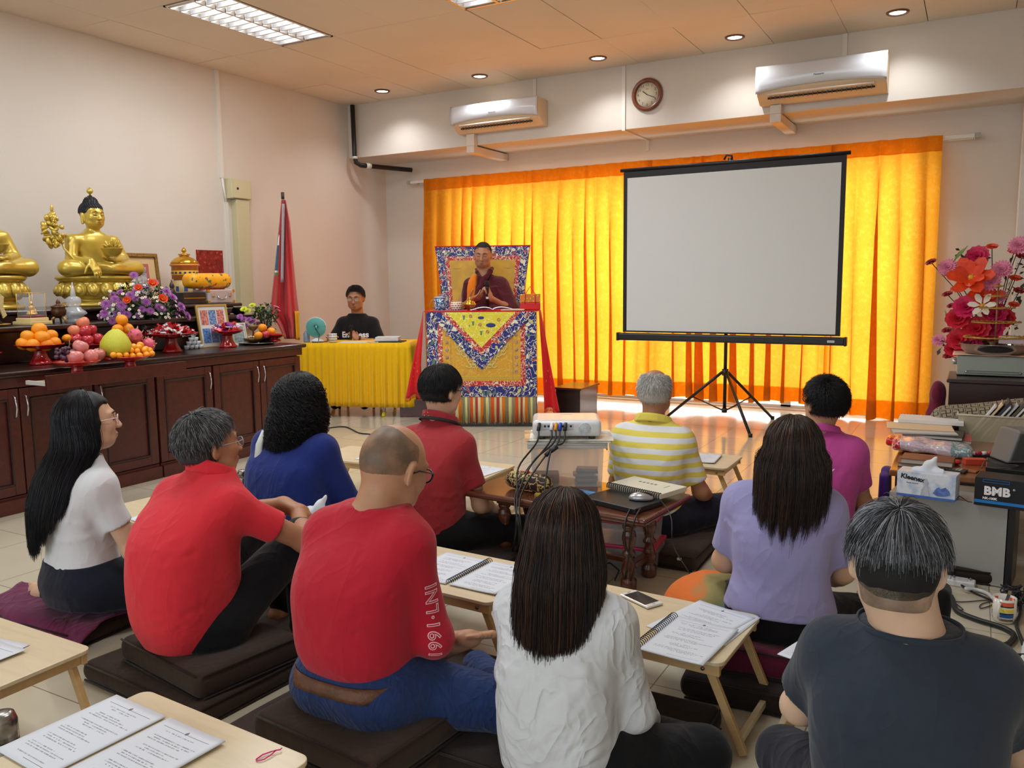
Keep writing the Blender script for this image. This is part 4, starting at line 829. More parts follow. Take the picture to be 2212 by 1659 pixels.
# --- woman in white shirt (front) ---
if want(8):
    ws=cloth('blouse_white',(212,216,220),fold=.75,var=.015,fs=7,st=(1,1,.8),crump=.6)
    def xf(B,S,P,Z):
        rg=random.Random(4)
        for k in range(16):
            x=rg.uniform(-.17,.17); z=Z+rg.uniform(.08,.40); a=rg.uniform(-.9,.9); L=rg.uniform(.05,.13)
            S.crease((x,-.17,z),(x+L*math.cos(a),-.15,z+L*math.sin(a)),rg.choice((.005,-.004)),rg.uniform(.007,.012))
        S.crease((-.0,-.2,Z+.1),(-.0,-.17,Z+.46),.003,.004)
    p=person('woman with long dark brown hair in crumpled white blouse, black trousers',(-.90,1.88),4,.085,skB,ws,black,head=(.0,.0,.61),hr=(2,-10,0),w=.88,h=.85,hs=1.0,lean=.0,sleeve='long',sr=.98,fa_=1.5,nf=20,
      torso=[(.0,.20,.15,-.01),(.12,.202,.15,-.03),(.24,.198,.145,-.035),(.36,.195,.135,-.035),(.44,.19,.12,-.02),(.50,.165,.095,-.005),(.545,.115,.072,.01),(.575,.08,.062,.02)],
      arms=[((-.18,.07,.17),(-.14,.26,.08),None),((.18,.04,.15),(.16,.24,.02),dict(d=(-.6,.7,-.2),n=(0,0,-1)))],seed=81,vox=.0055,
      legs=[((.12,.0,.02),(.33,.20,-.02),(.05,.32,-.05)),((-.10,.03,.03),(-.30,.24,-.02),(.0,.30,-.05))],pr=1.0,xf=xf)
    collar(p,ws,h=.03,tilt=.35,open_=.6)
    longhair(p,[(.0,.112,.115,-.02,0),(-.10,.115,.115,-.03,0),(-.18,.118,.10,-.05,-.0),(-.27,.115,.075,-.08,-.0),(-.36,.095,.055,-.10,-.01)],[(38,26,21),(26,18,16),(52,34,26),(20,15,14),(92,58,38)],N=5200,vol=.013,rng=116,zend=lambda f:-.19-.175*np.cos(f*.75),seed=16,base=(20,15,13),shellend=.16,rad=.001,endj=.05)
# --- man in charcoal T-shirt (front right) ---
if want(9):
    ch=cloth('tshirt_charcoal',(46,54,66),fold=.3,var=.12,bs=700)
    p=person('man with bowl-cut greying hair in charcoal T-shirt',(-.085,1.87),4,.14,skD,ch,navy,head=(-.03,.03,.605),hr=(1,-12,0),w=1.0,h=.86,hs=1.06,lean=.0,sleeve='short',sr=1.12,neck=1.25,d=1.1,
      torso=[(.0,.185,.14,.0),(.10,.19,.145,-.02),(.22,.2,.145,-.035),(.34,.207,.14,-.035),(.42,.205,.13,-.02),(.475,.18,.11,-.005),(.52,.135,.085,.01),(.555,.088,.068,.02)],
      arms=[((-.225,.10,.2),(-.2,.32,.08),None),((.225,.10,.2),(.2,.32,.08),None)],seed=91,vox=.006,legs=[((.10,.03,.06),(.27,.25,-.02),(.0,.36,-.075)),((-.09,.03,.06),(-.27,.25,-.02),(.0,.30,-.075))])
    band(p,ch,p['ztop']-.008,'neckband',hgt=.02,off=.003)
    shorthair(p,[(30,30,32),(44,44,47),(70,70,74),(20,20,22)],N=4600,L=.008,topL=.010,lift=.2,vol=.002,base=mat('hair_base_black',(12,12,14),.8),seed=12,nape=-.9,rad=.0008)
    shorthair(p,[(58,60,64),(88,90,96),(122,124,130),(36,37,40),(160,162,168)],N=8000,L=.04,topL=.075,lift=.08,vol=.006,seed=13,nape=-.0,rad=.001,jit=.25,grav=.5,name='hair',hug=.15,Lf=lambda n:np.clip((n[:,2]-.0)*1.5,.15,1.)*.92)
    F=Field(); R,tt=p['fr']; s=p['hs']; F.el((0,-.012*s,.0*s),V3((.0765,.0965,.105))*s,.01,F=(R,tt)); F.rc((0,-.03*s,-.05*s),(0,-.04*s,-.1*s),.062*s,.064*s,.02,F=(R,tt)); F.box(V3((0,.098,0))*s,V3((.12,.10,.2))*s,.02,.01,op='s',F=(R,tt)); F.box(V3((0,0,-.165))*s,V3((.2,.2,.078))*s,.02,.02,op='s',F=(R,tt)); F.make('nape_stubble',stubble(),p['t'],.005)
# --- monk ---
MK=(-4.0,6.58); MR=26.
def tloc(o,r,x,y): a=math.radians(r); return (o[0]+x*math.cos(a)-y*math.sin(a),o[1]+x*math.sin(a)+y*math.cos(a))
if want(10):
    mar=cloth('robe_maroon',(76,20,30),fold=.8,fs=7); org=cloth('vest_orange',(222,120,24))
    def xf(B,S,P,Z):
        # robe over the left shoulder (local -x) falling wide, bare right arm (+x)
        S.loft([(Z+.0,.27,.2,.03,-.05),(Z+.15,.25,.19,.03,-.05),(Z+.30,.21,.16,.02,-.05),(Z+.44,.15,.12,.01,-.05)],.05)
        S.rc((-.17,.0,Z+.46),(-.28,.10,Z+.2),.085,.09,.05); S.rc((-.28,.10,Z+.2),(-.10,.27,Z+.22),.088,.055,.03)
        for k in range(6): S.crease((-.10-.03*k,-.02+.15,Z+.50-.02*k),(-.30+.02*k,.2,Z+.12),.008,.013)
        for k in range(5): S.crease((.10-.02*k,.14,Z+.12+.03*k),(-.14,.12,Z+.42+.02*k),.006,.01)
    p=person('monk in maroon robe and orange vest holding a microphone',tloc(MK,MR,-.03,.74),MR+180,.86,skC,mar,mar,head=(.005,.05,.775),hr=(-4,-13,-3),w=1.02,h=1.03,hs=1.07,sleeve='none',
      torso=[(.0,.2,.15,.0),(.12,.19,.14,.0),(.25,.18,.135,.0),(.36,.185,.13,.0),(.44,.18,.115,.0),(.50,.15,.09,.0),(.54,.105,.07,.005),(.565,.08,.062,.01)],
      arms=[((-.27,.12,.22),(-.085,.30,.345),dict(d=(.35,.15,.92),n=(.9,-.35,0),c=(62,75,50),t=(.6,.5),side=1,s=1.1)),((.27,.08,.21),(.12,.28,.315),dict(d=(-.8,.35,.32),n=(.0,-.45,.9),c=(22,22,15),t=(.9,.7),side=-1,s=1.1))],
      xf=xf,seed=101,vox=.0065,sr=1.02,neck=1.25)
    v=MB(); 
    F=Field(); F.loft([(.86+.30*1.03,.10,.142,.004,.115),(.86+.50*1.03,.055,.098,.01,.105),(.86+.56*1.03,.03,.07,.01,.085)],.01); F.make('vest',org,p['t'],.007)
    F=Field(); F.loft([(.86+.16,.045,.13,.0,.185),(.86+.36,.055,.125,.0,.178),(.86+.50,.045,.095,.0,.165)],.01); F.make('vest_edge',mar,p['t'],.007)
    F=Field(); F.chain([(-.08,-.01,.86+.635),(-.068,.06,.86+.605),(-.02,.118,.86+.54),(.035,.15,.86+.43),(.075,.165,.86+.33)],[.02,.022,.022,.024,.026],.02); F.chain([(.08,-.01,.86+.63),(.066,.06,.86+.60),(.035,.11,.86+.55),(.0,.13,.86+.49)],[.016,.016,.016,.014],.02); F.wrinkle(.004,(40,40,40),3); F.make('robe_fold',mar,p['t'],.007)
    shorthair(p,[(22,20,20),(30,28,28)],N=3000,L=.004,topL=.006,lift=.6,vol=.001,base=mat('hair_base_cropped',(40,34,32),.8),seed=14,side=.25,front=.78)
    faceparts(p)
    mic=thing('microphone','black handheld microphone in the monk\'s left hand','microphone',(0,0,0)); 
    Mw=Matrix.Translation((*tloc(MK,MR,-.03,.74),0))@Matrix.Rotation(math.radians(MR+180),4,'Z'); c=Mw@Vector((-.058,.335,.86+.41)); mic.location=c; mic.rotation_euler=(math.radians(-8),0,math.radians(MR+180))
    q=MB(); q.lathe([(0,-.16),(.013,-.158),(.014,-.03),(.018,.03),(.02,.045),(0,.046)],20); q.make('handle',mat('mic_black',(18,18,20),.35),mic)
    q=MB(); q.lathe([(0,.046),(.022,.047),(.026,.06),(.0265,.08),(.02,.098),(0,.103)],20); q.make('grille',mat('mic_grille',(34,34,36),.5,.4,bump=.8,bs=700),mic)
    q=MB(); q.lathe([(.0145,-.075),(.0152,-.074),(.0152,-.055),(.0145,-.054)],20); q.make('ring',mat('mic_ring',(220,220,222),.3),mic)
# --- interpreter at the yellow table ---
TK=(-5.5,6.53); TR=25.
if want(11):
    bt=cloth('tshirt_black',(18,18,20))
    def xf(B,S,P,Z): S.el((0,.09,Z+.15),(.19,.13,.16),.05)
    p=person('man with glasses in black T-shirt seated at the yellow table',tloc(TK,TR,-.13,.72),TR+180,.44,skC,bt,navy,head=(.0,.06,.765),hr=(0,-10,0),w=1.1,h=1.04,hs=1.1,d=1.1,sleeve='short',sr=1.15,sf=.85,fat=1.08,
      torso=[(.0,.19,.15,.0),(.12,.19,.15,.0),(.25,.19,.14,.0),(.36,.195,.135,.0),(.44,.19,.12,.0),(.50,.16,.095,.0),(.54,.11,.075,.005),(.57,.085,.066,.01)],
      arms=[((-.28,.10,.26),(-.05,.27,.335),dict(d=(.5,-.1,.6),n=(.6,-.5,-.3),c=(60,70,50),side=1)),((.28,.12,.25),(.21,.34,.36),dict(d=(-.1,.9,.1),n=(-.3,0,-1),c=(35,40,30),side=-1))],seed=111,xf=xf,
      legs=[((.10,.03,.06),(.16,.42,.08),(.16,.45,-.36)),((-.09,.03,.06),(-.16,.42,.08),(-.16,.45,-.36))],neck=1.1)
    shorthair(p,blk,N=3600,L=.012,topL=.036,lift=.2,hug=.10,vol=.007,base=mat('hair_base_black',(12,12,14),.8),seed=17,side=.16,front=.66)
    faceparts(p); glasses(p,(90,80,70),rim=.0012)
    bv=p['S'].bvh(); pw=mat('print_white',(236,236,240),.7)
    wrap(textmesh('End',.085,0,font='NotoSerif',bold=.003),bv,(.085,0,.44+.365),(-1,0,0),(0,.0,1),'print',pw,p['t']); wrap(textmesh('ess',.085,0,bold=.003),bv,(-.095,0,.44+.365),(-1,0,0),(0,.0,1),'print',pw,p['t']); wrap(textmesh('LOVE',.022,0,bold=.0015),bv,(.02,0,.44+.32),(-1,0,0),(0,0,1),'print',pw,p['t'])
    q=MB(); q.lathe([(.030,-.012),(.034,-.01),(.034,.01),(.030,.012)],20); w_=q.make('wristwatch',mat('watch_black',(15,15,16),.4),p['t'],loc=(-.075,.255,.44+.325)); w_.rotation_euler=(.0,1.25,.3)
    m_=thing('microphone','small black microphone held by the man at the yellow table','microphone',(0,0,0)); Mw=Matrix.Translation((*tloc(TK,TR,-.13,.72),0))@Matrix.Rotation(math.radians(TR+180),4,'Z'); m_.location=Mw@Vector((-.0,.29,.44+.40)); m_.rotation_euler=(.25,0,math.radians(TR+180))
    q=MB(); q.lathe([(0,-.08),(.012,-.078),(.013,.03),(.017,.04),(0,.041)],16); q.make('handle',mat('mic_black'),m_); q=MB(); q.lathe([(0,.041),(.022,.043),(.024,.062),(.017,.08),(0,.083)],16); q.make('grille',mat('mic_grille'),m_)
# ---------------- altar cabinets ----------------
def woodmat(name,c,rough=.3,coat=.3,sc=1,dark=.55):
    if name in _M: return _M[name]
    t=NT(name); v=t.mapping(t.obj(),(1.5*sc,12*sc,12*sc)); n=t.noise(v,2.2,5,.6,.6).outputs[0]; cl=lin(c)
    t.col(t.mix(t.ramp(n,[(.3,(0,0,0)),(.7,(1,1,1))]),tuple(x*dark for x in cl),cl)); t.b.inputs['Roughness'].default_value=rough; t.b.inputs['Coat Weight'].default_value=coat; t.b.inputs['Coat Roughness'].default_value=.15; _M[name]=t.m; return t.m
wd=woodmat('rosewood',(84,30,22),.34,.25); wdd=woodmat('rosewood_dark',(46,19,16),.3,.35); chrome=mat('chrome',(205,205,210),.18,.95)
def cabinet(y0,y1,doors,label,open_gap=None):
    t=thing('cabinet',label,'cabinet',(-5.0,(y0+y1)/2,0),group='altar base cabinets'); h=(y1-y0)/2
    m=MB(); m.b2((-1.7,-h+.001,.10),(-.03,h-.001,.755)); m.b2((-1.7,-h+.001,.0),(-.0,h-.001,.10)); m.b2((-.02,-h+.001,.0),(.03,h-.001,.085)); m.make('body',wd,t,bev=.003)
    n=len(doors); w=(y1-y0)/n
    for k,s in enumerate(doors):
        a=-h+k*w+.004; b=-h+(k+1)*w-.004; d=MB(); d.b2((-.03,a,.105),(-.006,b,.75))
        x0=-.006
        for (p,q,r,u) in ((a,a+.06,.105,.75),(b-.06,b,.105,.75),(a+.06,b-.06,.105,.165),(a+.06,b-.06,.69,.75)): d.b2((x0,p,r),(x0+.012,q,u))
        dd=d.make('door',wd,t,bev=.003)
        e=MB()
        for (p,q,r,u) in ((a+.06,a+.072,.165,.69),(b-.072,b-.06,.165,.69),(a+.06,b-.06,.165,.177),(a+.06,b-.06,.678,.69)): e.b2((x0,p,r),(x0+.017,q,u))
        e.make('moulding',wdd,dd,bev=.004)
        if s:
            y=b-.03 if s>0 else a+.03
            q=MB(); q.tube([(.004,y,.71),(.022,y,.70),(.034,y,.655),(.034,y,.63),(.022,y,.585),(.004,y,.575)],[.006,.005,.0045,.0045,.005,.006],8); q.make('handle',chrome,dd)
    return t
cabinet(1.40,2.36,(1,-1),'altar cabinet cut off by the left edge of the picture')
cabinet(2.37,3.33,(1,-1),'dark wood cabinet under the pulled-out tray, behind the woman in white')
cabinet(3.34,3.80,(-1,),'single-door altar cabinet right of the woman in white T-shirt')
cabinet(3.81,4.30,(1,),'single-door altar cabinet below the red sweet dishes')
cabinet(4.31,5.24,(1,-1),'rightmost two-door altar cabinet beside the yellow table')
t=thing('worktop','long dark reddish wooden altar worktop on the cabinets','worktop',(-5.0,3.3,.82))
m=MB(); m.b2((-1.76,-1.95,0),(.04,1.99,.035)); m.make('top',wdd,t,bev=.012,seg=3)
m=MB(); m.b2((-1.74,-1.92,-.062),(.012,1.96,-.0005)); m.make('frieze',wd,t,bev=.004)
t=thing('altar_step','dark two-tier wooden altar step under the statues','altar step',(-6.0,3.4,.8555))
m=MB(); m.b2((-.72,-1.9,0),(.48,1.74,.21)); m.b2((-.72,-1.95,.2102),(.55,1.80,.245)); m.make('lower_step',wdd,t,bev=.008)
m=MB(); m.b2((-.72,-1.9,.2455),(.16,1.92,.31)); m.b2((-.74,-1.95,.3102),(.2,1.98,.34)); m.make('upper_step',wdd,t,bev=.01)
t=thing('pull_out_tray','reddish brown pull-out tray with pale side below the fruit','tray',(-4.7,3.34,.775))
m=MB(); m.b2((-.022,-.49,-.02),(0,.49,.065)); m.make('front',wd,t,bev=.002); m=MB(); m.b2((-.22,-.46,.0),(-.023,.46,.018)); m.make('board',woodmat('tray_board',(196,150,96),.4,.1),t); m=MB(); m.b2((-.24,-.475,.0),(-.023,-.4605,.024)); m.b2((-.24,.4605,.0),(-.023,.475,.024)); m.make('side',mat('laminate_white',(214,208,200),.4),t)
# ---------------- statues ----------------
gold=NT('statue_gold'); v=gold.obj(); gold.col(gold.mix(gold.noise(v,12,3).outputs[0],lin((196,164,56)),lin((214,186,84)))); gold.b.inputs['Metallic'].default_value=.42; gold.b.inputs['Roughness'].default_value=.34; gold.b.inputs['Coat Weight'].default_value=.35; gold.b.inputs['Coat Roughness'].default_value=.12; gold=gold.m; _M['statue_gold']=gold
blue_blk=mat('statue_hair',(20,24,34),.45)
def buddha(y,label,plant):
    t=thing('buddha_statue',label,'statue',(-6.25,y,1.196),-PI/2+(.0),group=None); t.scale=(1.03,1,.935)
    m=MB(); m.lathe([(.0,0),(.275,0),(.285,.012),(.275,.03),(.235,.045),(.225,.065),(.26,.08)],48,sy=.72); m.lathe([(.25,.07),(.285,.11),(.29,.15),(.27,.19),(.275,.205)],48,sy=.72); m.lathe([(.0,.262),(.285,.262),(.305,.255),(.308,.24),(.295,.225),(.265,.205),(.24,.2)],48,sy=.72)
    for k in range(18):
        a=2*PI*k/18; c=(.285*math.cos(a),.285*.72*math.sin(a),.15); R=Matrix.Rotation(math.atan2(math.sin(a)/.72,math.cos(a)),3,'Z')@Matrix.Rotation(-.25,3,'Y')
        m.ell(c,(.026,.047,.062),12,8,rot=R); m.ell((c[0]*1.07,c[1]*1.07,.145),(.018,.03,.04),10,6,rot=R)
    m.make('lotus_base',gold,t)
    F=Field(); Z=.262
    F.loft([(Z,.15,.115,-.0),(Z+.08,.118,.095,-.005),(Z+.16,.125,.09,-.008),(Z+.24,.155,.095,-.01),(Z+.30,.17,.09,-.008),(Z+.345,.135,.07,-.0),(Z+.375,.075,.055,0),(Z+.40,.048,.048,0)],.02,pw=2.2)
    F.rc((0,0,Z+.37),(0,.005,Z+.45),.043,.040,.02)
    for s in(-1,1):
        F.rc((s*.08,0,Z+.06),(s*.285,.10,Z+.062),.078,.066,.04); F.rc((s*.285,.10,Z+.062),(s*.02,.205,Z+.055),.064,.042,.03); F.el((-s*.06,.2,Z+.085),(.07,.03,.02),.02)
        F.el((s*.155,0,Z+.30),(.052,.055,.05),.03)
    # right arm (+x): reaches over the knee; left arm holds the bowl
    if plant: F.chain([(.175,.0,Z+.30),(.215,.04,Z+.13),(.175,.215,Z+.115)],[.048,.042,.026],.02); hand(F,(.172,.222,Z+.112),(-.15,.55,-.9),(0,-.9,-.5),s=.95,c=None,curl=(12,22,10),side=1) if 0 else hand(F,(.172,.222,Z+.112),(-.15,.55,-.9),(0,-.9,-.5),.95,(12,22,10),(.6,.4),side=1)
    else: F.chain([(.175,.0,Z+.30),(.215,.05,Z+.14),(.06,.19,Z+.115)],[.048,.042,.026],.02); hand(F,(.07,.185,Z+.115),(-1,.1,0),(0,0,1),.95,(8,10,5),(.5,.6),side=1)
    F.chain([(-.175,.0,Z+.30),(-.225,.04,Z+.14),(-.09,.18,Z+.13)],[.052,.047,.027],.02); hand(F,(-.095,.175,Z+.13),(1,.25,0),(0,0,1),.95,(10,15,8),(.5,.6),side=-1)
    hc=(0,.015,Z+.52); fr=hframe(hc,0,-4,0); headshape(F,fr,.98,fat=1.1)
    for s in(-1,1): F.chain([V3(hc)+(s*.082,-.008,-.0),V3(hc)+(s*.086,-.0,-.075)],[.012,.011],.006)
    for k in range(4): F.crease((-.06-.016*k,.10,Z+.36),(-.10-.012*k,.11,Z+.13),.005,.006)
    for k in range(2): F.crease((-.12,.11,Z+.10+.035*k),(.13,.11,Z+.125+.035*k),.006,.006)
    F.crease((.07,.09,Z+.37),(.16,.06,Z+.22),.004,.006)
    o=F.make('figure',gold,t,.006)
    H=Field(); H.el(V3(hc)+(0,-.014,.026),(.081,.1,.092),.01); H.el(V3(hc)+(0,-.01,.115),(.048,.05,.036),.02); H.rc(V3(hc)+(0,-.01,.14),V3(hc)+(0,-.01,.155),.03,.014,.012); H.box(V3(hc)+(0,.10,-.005),(.12,.055,.055),.02,.012,op='s'); H.box(V3(hc)+(0,0,-.10),(.2,.2,.055),.02,.01,op='s')
    ho=H.make('hair',blue_blk,t,.006)
    rg=np.random.RandomState(3); cl=MB(); bv=H.bvh()
    for i in range(16):
        th=.12+i*.105
        nn=max(1,int(34*math.sin(min(th,PI/2))))
        for k in range(nn):
            a=2*PI*(k+.5*(i%2))/nn; d=Vector((math.sin(th)*math.cos(a),math.sin(th)*math.sin(a),math.cos(th))); o_=Vector(hc)+Vector((0,-.012,.03))
            h,n_,_,_=bv.ray_cast(o_+d*.4,-d,.4)
            if h and not(d.y>.45 and h.z<hc[2]+.055) and h.z>hc[2]-.03: cl.ell(h,.0072,6,4)
    cl.make('curls',blue_blk,ho)
    m=MB(); m.lathe([(0,.0),(.009,0),(.008,.012),(.021,.022),(.025,.036),(.018,.052),(.007,.062),(0,.07)],16,c=(0,.005,hc[2]+.165)); m.make('finial',gold,t)
    P=dict(fr=fr,hs=.98,t=t)
    for x in(-1,1):
        m=MB(); m.tube([H2(P,(x*a,y_,z)) for a,y_,z in((.014,.092,.0245),(.03,.092,.032),(.05,.076,.024))],[.0014,.002,.001],6); m.make('eyebrow',mat('painted_brown',(70,44,20),.5),t)
        m=MB(); m.tube([H2(P,(x*a,y_,z)) for a,y_,z in((.014,.088,-.0),(.031,.091,-.005),(.047,.080,.001))],.0021,6); m.make('eyelid_line',mat('painted_dark',(30,24,24),.5),t)
    m=MB(); m.tube([H2(P,(a,y_,z)) for a,y_,z in((-.017,.091,-.0635),(0,.099,-.0645),(.017,.091,-.0635))],[.001,.0036,.001],6); m.make('lips',mat('painted_red',(150,40,30),.4),t)
    # alms bowl
    m=MB(); m.lathe([(0,0),(.03,.002),(.062,.03),(.078,.07),(.082,.075),(.072,.076),(.06,.045),(0,.02)],28,c=(-.0,.235,Z+.155)); m.make('alms_bowl',gold,t)
    if plant:
        m=MB()
        for k in range(7): a=k*.9; m.ell((.022*math.cos(a)*(k>0)*1.6,.235+.022*math.sin(a)*(k>0)*1.6,Z+.265+(.02 if k==0 else 0)),(.012,.012,.036),8,8,rot=Euler((-.5*math.sin(a)*(k>0),.5*math.cos(a)*(k>0),0)))
        for k in range(8): a=k*PI/4; m.ell((.05*math.cos(a),.235+.05*math.sin(a),Z+.24),(.008,.02,.03),8,6,rot=Matrix.Rotation(a,3,'Z')@Matrix.Rotation(.8,3,'Y'))
        m.make('bowl_plant',gold,t)
        m=MB(); rg=random.Random(4); m.tube([(.16,.215,Z+.08),(.235,.10,Z+.14),(.275,.06,Z+.22),(.31,.04,Z+.36)],.008,8)
        for k in range(90):
            u=rg.random(); a=rg.uniform(0,6.28); r=.085*math.sin(PI*min(1,.16+u*.8))*rg.uniform(.1,1); m.ell((.33+.02*u+r*math.cos(a),.04+r*math.sin(a)*.5,Z+.24+.27*u),(.014+.012*rg.random(),.012,.018+.014*rg.random()),8,6,rot=Euler((rg.uniform(-1,1),rg.uniform(-1,1),a)))
        m.ell((.34,.04,Z+.545),(.012,.012,.032),8,8); m.make('myrobalan_branch',gold,t)
    return t
buddha(4.26,'gold seated Buddha statue with flowering branch and lotus bowl',True)
buddha(3.36,'gold seated Buddha statue cut off by the left picture edge',False)
# ---------------- fruit dishes and fruit ----------------
redp=mat('dish_red_plastic',(176,16,26),.12,coat=.6,alpha=.93); 
def dish(loc,r,h,label,name='fruit_stand',rs=.062,m_=None,grp='red footed offering dishes'):
    t=thing(name,label,'dish',loc,group=grp); b=MB(); b.lathe([(0,0),(rs*1.15,0),(rs*1.2,.006),(rs*1.0,.02),(rs*.72,h*.5),(rs*.62,h*.8),(rs*.7,h-.004),(0,h-.004)],28); b.make('foot',m_ or redp,t)
    b=MB(); b.lathe([(0,h-.0035),(r*.55,h-.002),(r*.85,h+.012),(r,h+.026),(r*1.03,h+.028),(r*.98,h+.031),(r*.82,h+.019),(r*.5,h+.006),(0,h+.004)],40,wob=lambda a,z: 1+.025*math.cos(10*a)*(z>h+.02)); b.make('plate',m_ or redp,t); return t
def fruitmat(name,c,c2,rough=.45,bump=.25,bs=350,vs=18,sub=.05,coat=0):
    if name in _M: return _M[name]
    t=NT(name); v=t.obj(); t.col(t.mix(t.ramp(t.noise(v,vs,4).outputs[0],[(.35,(0,0,0)),(.65,(1,1,1))]),lin(c),lin(c2))); t.b.inputs['Roughness'].default_value=rough; t.b.inputs['Coat Weight'].default_value=coat; t.b.inputs['Subsurface Weight'].default_value=sub; t.b.inputs['Subsurface Scale'].default_value=.01; t.bump(t.noise(v,bs,2).outputs[0],bump,.001); _M[name]=t.m; return t.m
fm=dict(orange=fruitmat('orange_skin',(236,138,4),(248,160,16)),apple=fruitmat('apple_red',(196,60,66),(226,130,104),.25,.02,coat=.3,vs=30),apple2=fruitmat('apple_dark',(176,26,48),(206,70,76),.22,.02,coat=.3,vs=30),pinkapple=fruitmat('apple_pink',(206,104,112),(222,150,132),.3,.02,coat=.2,vs=24),
 peach=fruitmat('apple_blush',(226,150,104),(224,110,90),.35,.02,vs=20),pomelo=fruitmat('pomelo_skin',(190,190,44),(206,202,66),.5,.5,200),kum=fruitmat('kumquat_skin',(244,150,10),(250,172,30),.3,.1,coat=.3),grape=fruitmat('grape_skin',(64,34,52),(96,60,78),.4,.02,vs=60))
_fr={}
def fruit(kind,loc,r,label,m_=None,grp=None,rz=0,rot=None):
    key=(kind,m_)
    if key not in _fr:
        if kind=='orange': 
            b=MB(); b.lathe([(0,-.93),(.25,-.9),(.6,-.74),(.9,-.4),(1.02,0),(.94,.4),(.66,.72),(.3,.88),(.06,.9),(0,.88)],24); me=b.mesh('orange'); parts=[('stem_scar',MB().ell((0,0,.9),(.07,.07,.03),8,4),mat('stem_green',(90,100,40),.7))]
        elif kind=='apple':
            b=MB(); b.lathe([(0,-.78),(.22,-.86),(.5,-.82),(.86,-.4),(1.02,.1),(.93,.55),(.62,.84),(.3,.84),(.1,.7),(0,.62)],26,wob=lambda a,z:1+.02*math.cos(5*a)); me=b.mesh('apple'); parts=[('stem',MB().tube([(0,0,.6),(.03,.02,.85),(.1,.06,1.02)],.05,6),mat('stem_brown',(80,56,30),.7))]
        elif kind=='pomelo':
            b=MB(); b.lathe([(0,-.86),(.3,-.85),(.75,-.68),(1.03,-.25),(1.0,.15),(.78,.58),(.5,.9),(.25,1.08),(.1,1.12),(0,1.1)],32); me=b.mesh('pomelo'); parts=[('stem_scar',MB().ell((0,0,1.11),(.07,.07,.03),8,4),mat('stem_green'))]
        else:
            b=MB(); b.ell((0,0,0),(1,.85,.85),14,10); me=b.mesh(kind); parts=[]
        me.materials.append(fm[m_ or kind]); _fr[key]=(me,[(n,q.mesh(n),mm) for n,q,mm in parts])
        for n,q,mm in _fr[key][1]: q.materials.append(mm)
    me,parts=_fr[key]; o=meshobj(kind if kind not in('kum',) else 'kumquat',me); o.location=loc; o.scale=(r,r,r); o.rotation_euler=rot or (R_.uniform(-.5,.5),R_.uniform(-.5,.5),R_.uniform(0,6)); tag(o,label,'fruit',grp)
    for n,q,mm in parts: c=meshobj(n,q,None,o)
    return o
def PX(x,y,X): p=at(x,y,X=X); return p,FOC/((p-Vector((0,0,HC))).dot(_fw))
dish((-5.30,3.185,.856),.145,.10,'wide red footed dish carrying the pyramid of oranges')
row=['left end','second from left','second from right','right end']
for k,(x,y,r,dx) in enumerate([(50,743,14.5,0),(70,746,15,.05),(98,744,16,.05),(117,741,14,0),(60,727,14.5,.0),(91,729,16,.045),(110,725,14,-.03),(85,712,15.5,.01),(84,738,15,-.06)]):
    p,s=PX(x,y,-5.31+dx); fruit('orange',p,r/s*1.0,'orange in the tall pyramid, '+(['bottom row at the left end','bottom row second from left','bottom row second from right','bottom row at the right end','middle row at the left','middle row in front','middle row at the right','single one on top','hidden in the middle behind the front ones'][k]),grp='oranges in the pyramid')
dish((-4.835,3.13,.794),.135,.075,'red footed dish holding grapes and three pink apples',rs=.05)
for k,(x,y,r,dx,m_) in enumerate([(173,750,16,.0,'pinkapple'),(162,772,16.5,.045,'pinkapple'),(196,771,16,.04,'pinkapple'),(213,766,14,-.03,'pinkapple')]):
    p,s=PX(x,y,-4.86+dx); fruit('apple',p,r/s,'pink apple '+['on top, right of the dark grapes','in front at the left, beside the grapes','in front, right of middle on the grape dish','at the right end of the grape dish'][k],m_,grp='pink apples with the grapes')
t=thing('grape_bunch','bunch of dark purple grapes on the front red dish','grapes',at(140,763,X=-4.86)); g=random.Random(3); gme=None; s=FOC/((t.location-Vector((0,0,HC))).dot(_fw))
for k in range(46):
    while True:
        u=Vector((g.uniform(-1,1),g.uniform(-1,1),g.uniform(-1,1)))
        if u.length<1 and u.length>.45: break
    b=(u.x*.05,u.y*.064,u.z*.042-.004)
    if gme is None: gme=MB().ell((0,0,0),(.0125,.0125,.0145),12,8).mesh('grape'); gme.materials.append(fm['grape'])
    o=meshobj('grape',gme,None,t,loc=b,rot=(g.random(),g.random(),0))
m=MB(); m.tube([(0,.02,.02),(.0,.035,.05),(.01,.03,.08)],.0025,6); m.make('stalk',mat('stalk_tan',(150,120,80),.7),t)
dish((-4.835,3.50,.794),.125,.075,'red footed dish holding the pomelo and kumquats',rs=.05)
p,s=PX(250,745,-4.88); fruit('pomelo',p,31/s,'large yellow-green pomelo behind the kumquats',rot=(0,.1,0),grp='')
for k,(x,y) in enumerate([(245,767),(257,768),(272,767),(286,769),(301,768),(316,766),(327,764),(262,758),(283,757),(296,759),(311,757),(288,749),(299,750),(314,754),(303,745),(323,757)]):
    p,s=PX(x,y,-4.80-.025*((767-y)/12.)+.0); fruit('kum',p,8.0/s,'small kumquat before the pomelo, '+['bottom row, leftmost','bottom row, second from left','bottom row, third from left','bottom row, middle one','bottom row, third from right','bottom row, second from right','bottom row, rightmost','second row, leftmost','second row, second from left','second row, middle','second row, second from right','third row, left one','third row, middle one','third row, right one','single one on top','second row, rightmost'][k],grp='kumquats in front of the pomelo')
